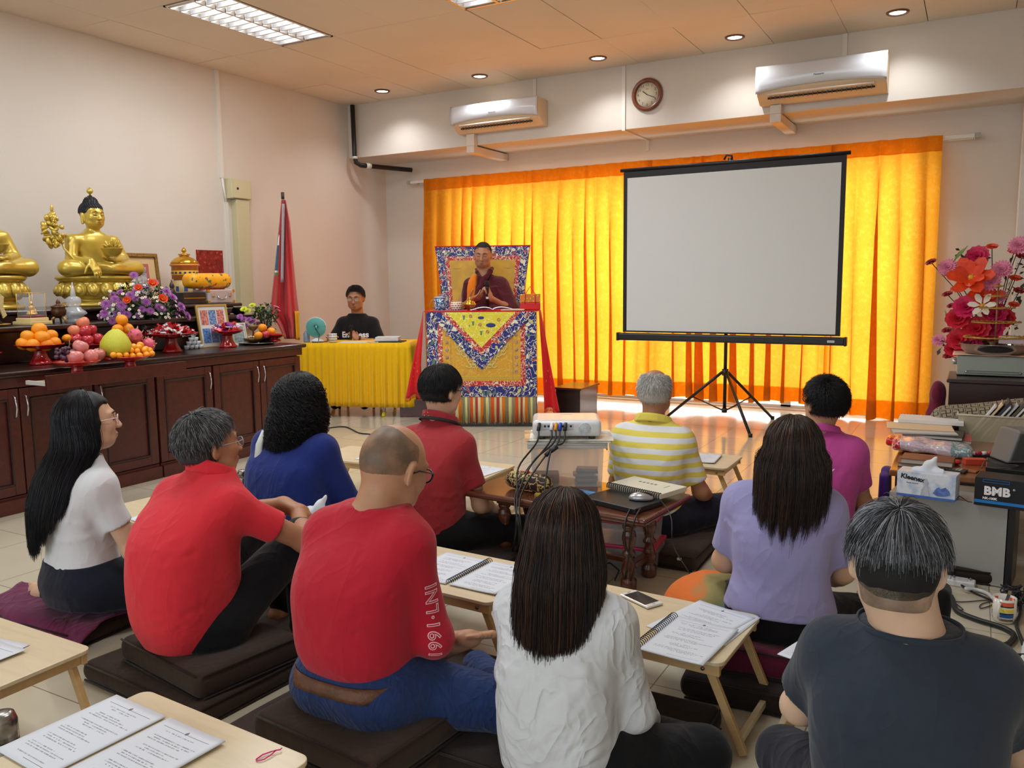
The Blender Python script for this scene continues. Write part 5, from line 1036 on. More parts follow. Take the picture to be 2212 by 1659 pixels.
def dragonfruit(x,y,X,label,rot):
    p,s=PX(x,y,X); t=thing('dragon_fruit',label,'fruit',p,rot=rot); b=MB(); b.lathe([(0,-.05),(.02,-.048),(.04,-.03),(.046,0),(.042,.028),(.028,.046),(0,.052)],20); b.make('skin',fruitmat('dragonfruit_skin',(204,60,100),(222,110,130),.4,.2),t)
    g=random.Random(int(x)); 
    for k in range(16):
        a=k*2.4; z=-.035+.005*k; r=math.sqrt(max(.0001,1-(z/.055)**2))*.044; q=MB(); d=Vector((math.cos(a),math.sin(a),.3)); q.tube([Vector((r*.85*math.cos(a),r*.85*math.sin(a),z)),Vector((r*1.15*math.cos(a),r*1.15*math.sin(a),z+.012)),Vector((r*1.3*math.cos(a),r*1.3*math.sin(a),z+.026))],[.010,.006,.001],6,flat=.4); q.make('scale',fruitmat('dragonfruit_scale',(206,120,120),(170,170,90),.5,.1,vs=40),t)
dragonfruit(292,727,-4.93,'dragon fruit standing right of the pomelo',(.2,.4,0)); dragonfruit(320,745,-4.90,'dragon fruit lying right of the kumquats',(1.2,.3,.8))
for k,(x,y,r,dx) in enumerate([(263,691,12.5,0),(254,711,11.5,.01),(275,710,13,0),(247,722,10.5,-.02),(268,724,11,-.02),(258,726,11,.02)]):
    p,s=PX(x,y,-5.15+dx); fruit('orange',p,r/s,'orange of the stack behind the pomelo, '+['topmost','middle row at the left','middle row at the right','lowest row at the left','lowest row, partly hidden at the right','lowest row in the middle'][k],grp='oranges behind the pomelo')
dish((-5.15,3.60,.856),.10,.05,'low red dish under the oranges behind the pomelo',rs=.05,grp='')
dish((-5.42,3.60,.856),.125,.07,'red footed dish carrying the apple pyramid',rs=.055)
for k,(x,y,r,dx,m_) in enumerate([(163,733,13,.02,'apple2'),(187,735,13.5,.03,'apple2'),(210,732,13,.0,'apple2'),(160,715,12.5,0,'peach'),(183,716,14,.02,'apple2'),(197,713,12,-.02,'apple2'),(180,698,13.5,0,'peach')]):
    p,s=PX(x,y,-5.42+dx); fruit('apple',p,r/s,'apple in the pyramid: '+['lower left','lower middle','lower right','yellowish one at the left of the middle row','dark red in the middle row','at the right of the middle row','pale blush one on top'][k],m_,grp='apples in the pyramid')
p,s=PX(144,731,-5.38); fruit('orange',p,9.5/s,'small orange beside the apple pyramid near the candle',grp='')
# sweets dishes
def sweets(loc,r,h,n,cols,cn,label,lab2,grp,seed):
    dish(loc,r,h,label,rs=.062); g=random.Random(seed); mes=[]
    for c in cols:
        b=MB(); b.box((0,0,0),(.034,.02,.008)); b.add([(-.017,-.004,0),(-.03,-.012,.002),(-.03,.012,-.002),(-.017,.004,0)],[(0,1,2,3)]); b.add([(.017,-.004,0),(.03,-.012,-.002),(.03,.012,.002),(.017,.004,0)],[(0,3,2,1)]); me=b.mesh('sweet'); me.materials.append(mat('wrapper_%d_%d'%(c[0],c[1]),c,.18,coat=.5)); mes.append(me)
    for k in range(n):
        a=g.uniform(0,6.28); q=math.sqrt(g.random()); z=h+.018+.075*(1-q*q)*g.uniform(.55,1)+.008*q
        ci=g.randrange(len(mes)); o=meshobj('wrapped_sweet',mes[ci],None); o.location=(loc[0]+r*.86*q*math.cos(a),loc[1]+r*.86*q*math.sin(a),loc[2]+z); o.rotation_euler=(g.uniform(-.7,.7),g.uniform(-.7,.7),g.uniform(0,6)); o.scale=(1.5,1.5,1.5)
        pos=['at the right','towards the back right','at the back','towards the back left','at the left','in front left','in front','in front right'][int(((a-PI/2)%(2*PI))/(2*PI)*8+.5)%8]
        tag(o,cn[ci]+lab2+(' on top ' if q<.35 else ' half way up ' if q<.7 else ' by the rim ')+pos,'sweet',grp)
sweets((-5.30,4.20,.856),.19,.115,96,[(170,20,32),(196,30,40),(225,222,224),(150,14,24),(214,190,192)],['dark red','bright red','white','deepest red','pinkish white'],'larger red footed dish heaped with red and white sweets',' sweet on the larger sweets dish','red and white wrapped sweets',5)
sweets((-5.28,4.72,.856),.125,.105,36,[(170,20,60),(120,30,150),(196,30,50),(200,180,200)],['crimson','purple','bright red','pale lilac'],'smaller glossy red footed dish with purple and red sweets',' sweet on the smaller glossy dish','purple and red wrapped sweets',6)
# biscuits tower at the far left
dish((-5.30,2.83,.856),.10,.07,'red dish under the biscuit tower at the left edge',rs=.05,m_=redp,grp='')
g=random.Random(2)
for k in range(9):
    b=MB(); b.cyl((-.035,0,0),(.035,0,0),.0095,n=10); o=b.make('wafer_roll',mat('wafer_tan',(206,168,112),.7,bump=.4,bs=200)); o.location=(-5.30+g.uniform(-.01,.01),2.835+(k%2)*.03-.015,.949+.0185*(k//2)); o.rotation_euler=(0,0,.3+1.2*((k//2)%2)); tag(o,'rolled wafer in the tower at the left edge, '+['lowest layer','second layer','third layer','fourth layer','top one'][k//2]+['',' beside it'][k%2],'biscuit','rolled wafers in the tower')
# ---------------- small things on the lower step ----------------
S1=1.1012
def glassbox(p,label,grp=None):
    t=thing('shrine_case',label,'display case',p,rz=.15,group=grp); gl=mat('gold_trim',(214,176,90),.35,.5); b=MB(); b.box((0,0,.012),(.17,.17,.024)); b.box((0,0,.036),(.14,.14,.022)); b.make('plinth',mat('plinth_cream_gold',(222,200,140),.4),t,bev=.004)
    b=MB(); b.box((0,0,.055),(.12,.12,.016)); b.make('cushion',mat('velvet_maroon',(110,20,28),.9,sheen=.5),t,bev=.003)
    b=MB()
    for x in(-1,1):
        for y in(-1,1): b.cyl((x*.06,y*.06,.047),(x*.06,y*.06,.215),.0022,n=6)
        b.cyl((x*.06,-.06,.215),(x*.06,.06,.215),.0022,n=6); b.cyl((-.06,x*.06,.215),(.06,x*.06,.215),.0022,n=6)
    b.make('frame',gl,t); b=MB(); b.box((0,0,.131),(.118,.118,.165)); b.make('glass',mat('case_glass',(235,240,240),.03,alpha=.10),t)
    F=Field(); F.el((0,0,.082),(.034,.026,.014),.01); F.el((.0,.0,.072),(.038,.03,.01),.005); F.el((0,0,.11),(.017,.013,.022),.008); F.el((0,0,.142),(.011,.011,.013),.004); F.rc((0,0,.15),(0,0,.16),.005,.002,.004)
    for s in(-1,1): F.rc((s*.016,0,.12),(s*.02,.012,.095),.005,.004,.004); F.rc((s*.02,.012,.095),(0,.022,.09),.004,.004,.004)
    o=F.make('figurine',mat('figurine_gold',(224,178,110),.35,.5),t,.003); o.rotation_euler=(0,0,-PI/2)
glassbox((-5.60,3.33,S1),'glass shrine case with small gold Buddha beside the urn'); glassbox((-5.60,2.83,S1),'glass shrine case partly cut off at the left edge')
t=thing('ritual_ornament','dark metal ornament with cream silk scarf on a round plate','ornament',(-5.62,3.10,S1)); b=MB(); b.lathe([(0,0),(.05,0),(.085,.012),(.08,.016),(0,.01)],24); b.make('plate',mat('plate_brass',(190,150,84),.35,.6),t); b=MB(); b.lathe([(0,.011),(.035,.012),(.03,.03),(.012,.05),(.028,.075),(.03,.10),(.014,.13),(.02,.15),(0,.2)],16); b.make('stem',mat('ornament_dark',(52,38,32),.35,.4),t)
b=MB(); b.prism([(-.045,.19),(0,.235),(.045,.19),(.035,.13),(.055,.07),(.03,.05),(.012,.11),(-.012,.11),(-.03,.05),(-.055,.07),(-.035,.13)],-.006,.006,Matrix(((0,0,1,.03),(1,0,0,0),(0,1,0,0),(0,0,0,1)))); b.make('silk_scarf',mat('silk_cream',(206,186,130),.6,bump=.5,bs=120),t,bev=.002)
t=thing('incense_urn','small dark bronze urn on three legs beside the glass stupa','urn',(-5.60,3.52,S1)); b=MB(); b.lathe([(0,.035),(.022,.037),(.045,.06),(.05,.09),(.042,.105),(.05,.112),(.05,.118),(.03,.125),(.012,.135),(.016,.145),(.006,.165),(0,.168)],20); b.make('bowl',mat('bronze_dark',(86,56,34),.35,.5,var=.3,vs=60),t)
for k in range(3): a=k*2.09+.3; b=MB(); b.tube([(.02*math.cos(a),.02*math.sin(a),.05),(.045*math.cos(a),.045*math.sin(a),.03),(.055*math.cos(a),.055*math.sin(a),.0)],[.012,.009,.006],8); b.make('leg',mat('bronze_gold',(170,130,70),.35,.5),t)
def stupa(p,s,label):
    t=thing('crystal_stupa',label,'ornament',p); g_=mat('crystal',(225,230,235),.04,alpha=.42,coat=.8,spec=.8); b=MB(); b.lathe([(0,0),(.06*s,0),(.06*s,.02*s),(.045*s,.03*s),(.07*s,.05*s),(.095*s,.065*s),(.08*s,.085*s),(.055*s,.10*s),(.05*s,.115*s),(0,.115*s)],10); b.make('base',g_,t); b=MB(); b.lathe([(0,.116*s),(.04*s,.117*s),(.055*s,.15*s),(.05*s,.18*s),(.03*s,.195*s),(0,.195*s)],20); b.make('dome',g_,t); b=MB(); b.lathe([(0,.196*s),(.02*s,.197*s),(.016*s,.23*s),(.004*s,.30*s),(0,.302*s)],14); b.make('spire',g_,t)
stupa((-5.64,3.66,S1),.95,'clear crystal stupa with spire between urn and flowers'); stupa((-5.62,3.94,S1),.4,'tiny crystal stupa at the left foot of the flowers')
b=MB(); b.box((0,0,.06),(.008,.09,.12)); o=b.make('card',mat('card_white',(205,208,205),.5),None,loc=(-5.74,3.62,S1),bev=.001); tag(o,'plain white card standing behind the crystal stupa','card')
t=thing('oil_lamp','small brass oil lamp burning between oranges and apples','lamp',at(134,741,X=-5.6)); t.location.z=.856+.0; b=MB(); b.lathe([(0,0),(.03,0),(.03,.008),(.008,.02),(.01,.045),(.035,.06),(.04,.085),(.036,.085),(.03,.066),(0,.06)],18); b.make('cup',mat('brass_pierced',(150,110,56),.35,.6,var=.4,vs=120),t); b=MB(); b.ell((0,0,.098),(.004,.004,.011),8,6); b.make('flame',mat('flame',(255,190,120),.5,emit=25),t)
# ---------------- upper right end of the altar ----------------
S2=1.1962
t=thing('framed_picture','large gold framed thangka print leaning on the wall','picture',(-6.60,4.93,S2),rot=(0,-.10,0)); b=MB(); b.b2((-.01,-.20,0),(.01,.20,.44)); b.make('backing',mat('mount_peach',(226,190,140),.6),t)
b=MB(); [b.b2(*q) for q in (((.0,-.215,0),(.03,-.185,.455)),((.0,.185,0),(.03,.215,.455)),((.0,-.2149,.42),(.0299,.2149,.455)),((.0,-.2149,.0),(.0299,.2149,.035)))]; b.make('frame',mat('frame_gold_rope',(150,116,56),.4,.5,bump=.8,bs=90,var=.3,vs=120),t,bev=.006)
b=MB(); b.b2((.0102,-.115,.06),(.0112,.115,.36)); b.make('border',mat('mat_rose',(190,104,96),.7),t); b=MB(); b.b2((.0114,-.085,.08),(.0124,.085,.33)); b.make('print',mat('print_grey_blue',(176,166,168),.6,var=.5,vs=40),t)
t=thing('prayer_wheel','gold domed prayer wheel lamp with orange drum','prayer wheel',(-6.42,5.28,S2)); gl=mat('brass_bright',(210,160,50),.22,.8)
b=MB(); b.lathe([(0,0),(.12,0),(.12,.04),(.105,.05)],32); b.make('base',gl,t); b=MB(); b.lathe([(.10,.05),(.112,.06),(.112,.20),(.10,.215)],32); b.make('lower_drum',mat('drum_ivory',(222,200,140),.3,coat=.5),t); b=MB(); b.lathe([(.10,.215),(.118,.22),(.118,.335),(.13,.34),(.13,.355),(.12,.36)],32); b.make('upper_drum',mat('drum_orange',(216,130,60),.3,coat=.5),t)
b=MB(); b.lathe([(.119,.255),(.1195,.256),(.1195,.295),(.119,.296)],32); b.make('script_band',mat('band_yellow',(228,180,50),.4),t); b=MB()
for k in range(18): a=k*.35; b.box((.1205*math.cos(a),.1205*math.sin(a),.276),(.002,.02,.018),rz=a)
b.make('script',mat('script_navy',(40,40,110),.5),t); b=MB()
for k in range(9): a=k*.7; b.box((.1135*math.cos(a),.1135*math.sin(a),.13),(.002,.03,.045),rz=a)
b.make('seed_syllable',mat('script_blue',(50,74,150),.5),t)
b=MB(); b.lathe([(.125,.36),(.12,.375),(.085,.41),(.045,.425),(.04,.435),(.055,.44),(.05,.45),(.012,.455),(.012,.465),(.024,.478),(.016,.495),(.004,.508),(0,.51)],32); b.make('dome',gl,t)
# thangka poster
tm=NT('thangka_red'); v=tm.obj(); vo=tm.n('ShaderNodeTexVoronoi',i_Vector=tm.mapping(v,(1,1,1)),i_Scale=26); dn=tm.noise(v,34,3,.6,1.5).outputs[0]
tm.col(tm.mix(tm.ramp(dn,[(.46,(0,0,0)),(.5,(1,1,1))]),tm.ramp(vo.outputs[0],[(0,lin((220,190,160))),(.18,lin((196,70,44))),(.5,lin((150,34,30))),(.8,lin((58,26,26)))]),lin((134,30,28)))); tm.b.inputs['Roughness'].default_value=.5
p=at(455,588,X=-6.765); b=MB(); b.b2((.0005,-.165,-.22),(.008,.165,.22)); o=b.make('thangka_poster',tm.m,None,loc=(XW,p.y,p.z)); tag(o,'red and black thangka poster on the wall beside the trunking','poster')
F=Field(); F.box((0,0,.075),(.085,.235,.068),.06,.02); F.wrinkle(.004,(40,30,40),4,n=7); [F.crease((.09,-.2+.06*k,.14),(.09,-.16+.06*k,.02),-.006,.01) for k in range(8)]
tm=NT('silk_yellow_print'); v=tm.obj(); n_=tm.noise(v,22,2,.4,.4).outputs[0]; n2=tm.noise(v,9,2).outputs[1]; tm.col(tm.mix(tm.ramp(n_,[(.60,(0,0,0)),(.63,(1,1,1))]),lin((240,164,20)),tm.ramp(tm.sep(n2)[0],[(.40,lin((186,50,30))),(.5,lin((60,104,84))),(.62,lin((150,120,30)))],True))); tm.b.inputs['Roughness'].default_value=.45
o=F.make('silk_bundle',tm.m,None,.007,loc=(-6.05,5.21,S2+.125)); tag(o,'yellow printed silk bundle on top of the silver case','bundle')
t=thing('briefcase','small silver case with two latches and a handle','case',(-6.03,5.26,S2)); b=MB(); b.box((0,0,.06),(.2,.30,.12)); b.make('shell',mat('case_silver',(196,180,176),.35,.2),t,bev=.008)
for s in(-1,1): b=MB(); b.box((.104,s*.095,.075),(.01,.03,.035)); b.make('latch',chrome,t,bev=.003)
b=MB(); b.tube([(.102,-.045,.065),(.112,-.04,.045),(.114,0,.035),(.112,.04,.045),(.102,.045,.065)],.005,8); b.make('handle',chrome,t)
for s in(-1,1):
    for z in (0,1): b=MB(); b.box((.09,s*.14,.012+.096*z),(.026,.026,.026)); b.make('corner_cap',gl,t,bev=.004)
t=thing('wooden_box','black lacquer box with gold edge under the silk bundle end','box',(-6.05,4.98,S2)); b=MB(); b.box((0,0,.05),(.2,.24,.1)); b.make('body',mat('lacquer_black',(22,18,18),.25,coat=.5),t,bev=.004); b=MB(); b.box((.1015,0,.05),(.003,.23,.006)); b.make('gold_edge',gl,t)
for nm,lab,y,z,mm in (('figurine','small dark figurine with pointed crown left of prayer wheel',5.0,S2,mat('figure_dark',(60,44,36),.4)),('figurine','tan carved figurine beside the prayer wheel',5.07,S2,mat('figure_tan',(176,144,96),.5))):
    F=Field(); F.el((0,0,.03),(.04,.05,.03),.01); F.el((0,0,.09),(.028,.033,.04),.015); F.el((0,0,.15),(.02,.02,.025),.01); F.rc((0,0,.165),(0,0,.21),.014,.002,.008); F.wrinkle(.003,(90,90,90),2)
    o=F.make(nm,mm,None,.005,loc=(-6.2 if y<5.03 else -6.28,y-.05,z)); o.scale=(1,1,1.05); tag(o,lab,'figurine')
# framed card sheet and small frame on lower step / worktop
def frame(loc,w,h,ry,rz,label,fc,inner,cells=True):
    t=thing('picture_frame',label,'picture frame',loc,rot=(0,ry,rz)); b=MB(); b.b2((-.008,-w/2,0),(.0,w/2,h)); b.make('backing',mat('backing_white',(226,222,214),.5),t); b=MB(); e=.014
    for q in (((-.008,-w/2-e,-.0),(.01,-w/2,h+e)),((-.008,w/2,-.0),(.01,w/2+e,h+e)),((-.0079,-w/2-e,h),(.0099,w/2+e,h+e)),((-.0079,-w/2-e,-.01),(.0099,w/2+e,.004))): b.b2(*q)
    b.make('frame',fc,t,bev=.002)
    if cells:
        g=random.Random(3)
        for i in range(3):
            for j in range(2):
                c=[(196,120,110),(110,140,180),(196,120,110),(90,130,190),(120,150,200),(80,120,190)][i+3*j]; b=MB(); x0=-w*.42+i*w*.29; z0=h*(.55-.45*j); b.b2((.0004,x0,z0),(.0012,x0+w*.26,z0+h*.36)); b.make('picture_cell',mat('cell_%d_%d'%(c[0],j),c,.5,var=.6,vs=60),t)
    return t
frame((-5.385,4.70,.858),.26,.33,-.16,-.1,'gold framed sheet of six small pictures behind the sweets',mat('frame_gold',(206,172,96),.35,.5),None)
t=frame((-5.36,4.93,.858),.12,.17,-.2,-.1,'small pale framed card right of the six-picture frame',mat('frame_pale',(214,210,190),.4),None,False)
b=MB(); b.b2((.0004,-.05,.02),(.001,.05,.15)); b.make('card_print',mat('card_bluegrey',(150,168,170),.6,var=.4,vs=50),t)
lv=['bottom','middle','upper','top']; cn=0
for l in range(4):
    for k in range(4-l):
        b=MB(); b.lathe([(0,0),(.013,0),(.018,.012),(.021,.03),(.018,.03),(.014,.01),(0,.008)],14); o=b.make('offering_cup',mat('cup_glass',(232,236,238),.1,alpha=.6,coat=.5)); o.location=(-5.38,4.40+.046*(k+l/2),.8565+.0305*l); tag(o,'small glass offering cup, %s row of the little pyramid, number %s from the left'%(lv[l],['one','two','three','four'][k]),'cup','small glass offering cups')
for k,(y,lab) in enumerate(((5.0,'silver bowl on the step, left of the black one'),(5.17,'black bowl with silver rim on the step, right one'))):
    b=MB(); b.lathe([(0,0),(.04,0),(.065,.02),(.075,.055),(.078,.062),(.073,.062),(.062,.025),(0,.01)],26); o=b.make('bowl',mat('bowl_steel',(150,150,152),.15,.9) if k==0 else mat('bowl_black',(26,26,28),.2,.3)); o.location=(-5.60,y-.02,S1); tag(o,lab,'bowl')
# offering bowl, stacked dish, tray on the worktop
t=thing('serving_tray','round silver tray at the right end of the altar','tray',(-5.30,5.06,.8555)); b=MB(); b.lathe([(0,.002),(.13,.002),(.155,.012),(.165,.014),(.155,.018),(.13,.008),(0,.008)],36); b.make('dish',mat('tray_steel',(130,128,126),.18,.9),t)
t=thing('offering_stand','two-tier brass dish with folded dough offerings','dish',(-5.335,5.05,.866)); b=MB(); b.lathe([(0,0),(.035,0),(.05,.01),(.085,.03),(.09,.045),(.08,.04),(0,.025)],26); b.make('lower_bowl',mat('brass_worn',(130,100,62),.4,.5),t); b=MB(); b.lathe([(0,.02),(.01,.03),(.008,.10),(.03,.115),(.042,.135),(.045,.15),(.036,.148),(.028,.12),(0,.115)],22); b.make('upper_bowl',mat('brass_worn'),t)
g=random.Random(4); b=MB()
for k in range(22): a=g.uniform(0,6.28); r=.065*math.sqrt(g.random()); b.ell((r*math.cos(a),r*math.sin(a),.048+.006*g.random()),(.015,.009,.008),8,5,rot=Euler((0,g.uniform(-.5,.5),a)))
o=b.make('dough_offerings',mat('dough_cream',(222,206,160),.6),t); o['kind']='stuff'
dish((-5.235,5.20,.8715),.085,.03,'small low red dish with oranges and one apple',rs=.04,grp='')
for k,(x,y,kd,lab) in enumerate([(558,725,'orange','left orange on the small red dish'),(567,708,'orange','top orange on the small red dish'),(586,716,'orange','right orange on the small red dish'),(574,723,'apple','red apple in the middle of the small red dish')]):
    p,s=PX(x,y,-5.25+(.02 if k in(0,3) else -.02)); fruit(kd,p,9.3/s,lab,'apple2' if kd=='apple' else None,grp='')
# ---------------- flowers ----------------
def petalflower(n,rings,r,cup,w,mname,center=None,cr=.2):
    b=MB()
    for j in range(rings):
        rr=r*(1-.22*j); el=cup+.32*j
        for k in range(n):
            a=2*PI*(k+.5*(j%2))/n+.1*j; M_=Matrix.Rotation(a,3,'Z')@Matrix.Rotation(-el,3,'Y'); L=rr
            pts=[(.12*L,0,0),(.5*L,w*L,.02*L),(.85*L,w*L*.8,.0),(L,0,-.06*L),(.85*L,-w*L*.8,.0),(.5*L,-w*L,.02*L)]; b.add([M_@Vector(p) for p in pts],[tuple(range(6))],True)
    me=b.mesh('flower'); me.materials.append(mname); c=None
    if center: c=MB().ell((0,0,r*.06),(r*cr,r*cr,r*cr*.7),10,6).mesh('flower_centre'); c.materials.append(center)
    return me,c
def bouquet(name,label,loc,specs,leaves,vase,seed,rad):
    t=thing(name,label,'flowers',loc); g=random.Random(seed); vase(t)
    for (nm,me,c,n,sc,fn) in specs:
        for k in range(n):
            p=fn(g,k); o=meshobj(nm,me,None,t,loc=p); d=(Vector(p)-Vector((0,0,-.05))).normalized(); d=(d+Vector((.5,-.35,.25))).normalized(); o.rotation_euler=d.to_track_quat('Z','Y').to_euler(); q=sc*g.uniform(.85,1.15); o.scale=(q,q,q)
            if c: meshobj('flower_centre',c,None,o)
    b=MB()
    for k in range(leaves):
        while True:
            u=Vector((g.uniform(-1,1),g.uniform(-1,1),g.uniform(-.8,1)))
            if u.length<1: break
        p=Vector((u.x*rad[0],u.y*rad[1],u.z*rad[2]+rad[3])); L=g.uniform(.02,.045); R=Euler((g.uniform(-1,1),g.uniform(-1.2,1.2),g.uniform(0,6))).to_matrix()
        b.add([p+R@Vector(q) for q in((0,0,0),(L*.4,L*.3,.004),(L,0,0),(L*.4,-L*.3,.004))],[(0,1,2,3)],True)
    o=b.make('leaves',mat('leaf_green',(44,70,36),.5,var=.4,vs=20),t); o['kind']='stuff'
    b=MB()
    for k in range(26): a=g.uniform(0,6.28); b.tube([(0,0,.04),(rad[0]*.5*math.cos(a),rad[1]*.5*math.sin(a),rad[3]+.04),(rad[0]*.85*math.cos(a),rad[1]*.85*math.sin(a),rad[3]+rad[2]*g.uniform(-.2,.8))],.0018,5)
    o=b.make('stems',mat('stem_darkgreen',(50,66,34),.6),t); o['kind']='stuff'
    return t
pur=mat('petal_purple',(162,92,164),.6,var=.2,vs=60); wht=mat('petal_white',(232,232,226),.6); orr=mat('petal_orange',(226,78,28),.5,var=.15,vs=40); yel=mat('petal_yellow',(206,214,50),.6); pnk=mat('petal_pink',(222,130,160),.6,var=.2,vs=50); cen=mat('flower_eye',(214,180,60),.7); redf=mat('petal_red',(206,26,48),.55,var=.2,vs=40); ora=mat('petal_vermilion',(226,66,22),.5,var=.15,vs=30)
chr_=petalflower(18,4,.036,.15,.10,pur); dai=petalflower(10,1,.011,.15,.2,wht,cen,.4); pop=petalflower(6,2,.042,.7,.5,orr,cen,.22); grn=petalflower(20,4,.036,.2,.10,yel); whc=petalflower(14,3,.03,.2,.13,mat('petal_lilac_white',(226,220,236),.6),mat('eye_dark',(70,50,80),.6),.2)
def shell(rx,ry,rz,z0,front=True):
    def fn(g,k):
        while True:
            u=Vector((g.gauss(.3,1),g.gauss(-.15,1),abs(g.gauss(.2,.8))-.25)).normalized()
            if u.z>-.45: break
        return (u.x*rx*g.uniform(.9,1.05),u.y*ry*g.uniform(.9,1.05),z0+u.z*rz*g.uniform(.9,1.05))
    return fn
fx=(-5.62,4.20,1.1015)
def at_loc(x,y,X,o=fx): p=at(x,y,X=X); return tuple(p-Vector(o))
pl=[(300,621),(262,663),(345,665),(322,672),(228,655),(225,680),(250,650),(371,640),(392,660),(286,597),(330,610),(360,630),(404,680),(240,690),(313,650),(280,640)]
pp=[(299,624),(275,650),(350,648),(329,615)]
bouquet('flower_arrangement','large arrangement of purple, orange and white flowers in front of the statue',fx,
 [('purple_flower',chr_[0],None,len(pl)*1,1.05,lambda g,k:at_loc(pl[k][0]+g.uniform(-4,4),pl[k][1]+g.uniform(-3,3),-5.40-.05*g.random())),('purple_flower',chr_[0],None,26,.9,shell(.17,.33,.2,.05)),
  ('orange_poppy',pop[0],pop[1],4,1.0,lambda g,k:at_loc(pp[k][0],pp[k][1],-5.38)),('white_daisy',dai[0],dai[1],96,1.2,shell(.19,.34,.27,.04))],1300,
 lambda t:MB().lathe([(0,0),(.07,0),(.09,.05),(.095,.08),(.085,.08),(0,.05)],26).make('pot',mat('pot_dark',(40,44,36),.5),t),3,(.17,.32,.23,.05))
f2=(-5.36,5.17,.88); f2=(-5.55,5.10,1.102)
yl_=[(527,668),(545,660),(556,672),(535,672),(565,664)]; pu_=[(527,690),(545,695),(530,705),(560,700),(518,684),(550,708),(538,690),(570,705)]; wh_=[(575,678),(590,684),(583,692),(566,684)]
f2=(-5.385,5.235,.8565)
bouquet('flower_vase','small vase of lime, purple and white chrysanthemums at the altar end',f2,
 [('lime_flower',grn[0],None,5,1.05,lambda g,k:at_loc(*yl_[k],-5.42,f2)),('purple_flower',chr_[0],None,8,.95,lambda g,k:at_loc(*pu_[k],-5.40,f2)),('white_flower',whc[0],whc[1],4,1.0,lambda g,k:at_loc(*wh_[k],-5.42,f2)),('pink_flower',petalflower(10,2,.03,.4,.3,pnk)[0],None,4,1,lambda g,k:at_loc([578,596,600,592][k],[664,665,672,712][k],-5.45,f2))],220,
 lambda t:MB().lathe([(0,0),(.05,0),(.06,.06),(.045,.12),(.05,.15),(.04,.15),(0,.1)],20).make('vase',mat('vase_black',(24,24,28),.3),t),4,(.07,.16,.10,.24))
# ---------------- flag ----------------
t=thing('flag','red triangular-hanging banner with coloured emblem on a grey pole','flag',(-6.40,6.10,0)); gp=mat('pole_grey',(176,180,190),.35,.5)
top=at(611,430,X=-6.42)-Vector(t.location); b=MB(); b.cyl((0.02,-.02,0),top,.013); b.make('pole',gp,t); b=MB(); b.cyl(top+Vector((0,0,.0)),top+Vector((0,0,.07)),.017); b.make('cap',mat('cap_black',(60,62,60),.5),t)
def flagpt(x,y,X): return at(x,y,X=X)-Vector(t.location)
fw_=MB(); cols=[]
def fl(u,v):
    # v down the pole, u across: two hanging swags either side of the pole
    y=432+v*300; L=[(432,608),(480,604),(560,596),(640,588),(680,584),(700,600),(732,615)]; Rr=[(432,617),(480,626),(560,633),(640,641),(680,646),(700,645),(732,640)]
    xl=np.interp(y,[q[0] for q in L],[q[1] for q in L]); xr=np.interp(y,[q[0] for q in Rr],[q[1] for q in Rr]); x=xl+(xr-xl)*u
    return flagpt(x,y,-6.36+.05*math.sin(u*9+v*2)*(.2+v)+.02*math.sin(u*23))
fw_.grid(fl,40,40)
tm=NT('flag_cloth'); v=tm.obj(); s_=tm.sep(v); zz=tm.n('ShaderNodeTexNoise',i_Vector=v,i_Scale=9,i_Detail=3)
def inbox(a,lo,hi): return tm.math('MULTIPLY',tm.math('GREATER_THAN',a,lo),tm.math('LESS_THAN',a,hi))
yy=s_[1]; z_=s_[2]
red_=lin((186,24,34)); c=tm.mix(.0,red_,red_)
e1=tm.math('MULTIPLY',inbox(z_,1.45,2.12),inbox(yy,.06,.30)); c=tm.mix(e1,c,lin((70,130,60)))
e1=tm.math('MULTIPLY',inbox(z_,1.48,2.08),inbox(yy,.075,.30)); c=tm.mix(e1,c,lin((230,226,216)))
e1=tm.math('MULTIPLY',inbox(z_,1.50,1.76),inbox(yy,.12,.30)); c=tm.mix(e1,c,lin((28,84,120)))
e1=tm.math('MULTIPLY',tm.math('MULTIPLY',inbox(z_,1.1,1.78),inbox(yy,.06,.13)),tm.ramp(zz.outputs[0],[(.48,(0,0,0)),(.5,(1,1,1))])); c=tm.mix(e1,c,lin((50,80,90)))
e1=tm.math('MULTIPLY',inbox(z_,1.08,1.2),inbox(yy,-.10,.02)); c=tm.mix(tm.math('MULTIPLY',e1,tm.ramp(zz.outputs[0],[(.5,(0,0,0)),(.52,(1,1,1))])),c,lin((214,150,90)))
tm.col(c); tm.b.inputs['Roughness'].default_value=.7; tm.b.inputs['Sheen Weight'].default_value=.2
fw_.make('cloth',tm.m,t,solid=.003)
b=MB(); b.grid(lambda u,v: flagpt(636+9*u+3*v,672+62*v,-6.33+.02*math.sin(u*6)),8,10); b.make('yellow_tail',mat('flag_yellow',(226,178,24),.7),t,solid=.003)
b=MB(); b.grid(lambda u,v: flagpt(606+6*u+(1-v)*3,440+170*v,-6.30+.008*math.sin(u*6)),4,16); b.make('grey_ribbon',mat('ribbon_grey',(160,164,176),.5),t,solid=.003)
b=MB(); b.lathe([(0,0),(.14,0),(.14,.03),(.03,.06),(.02,.10),(0,.10)],24,c=(0.02,-.02,0)); b.make('base',mat('base_dark',(40,40,42),.5),t)
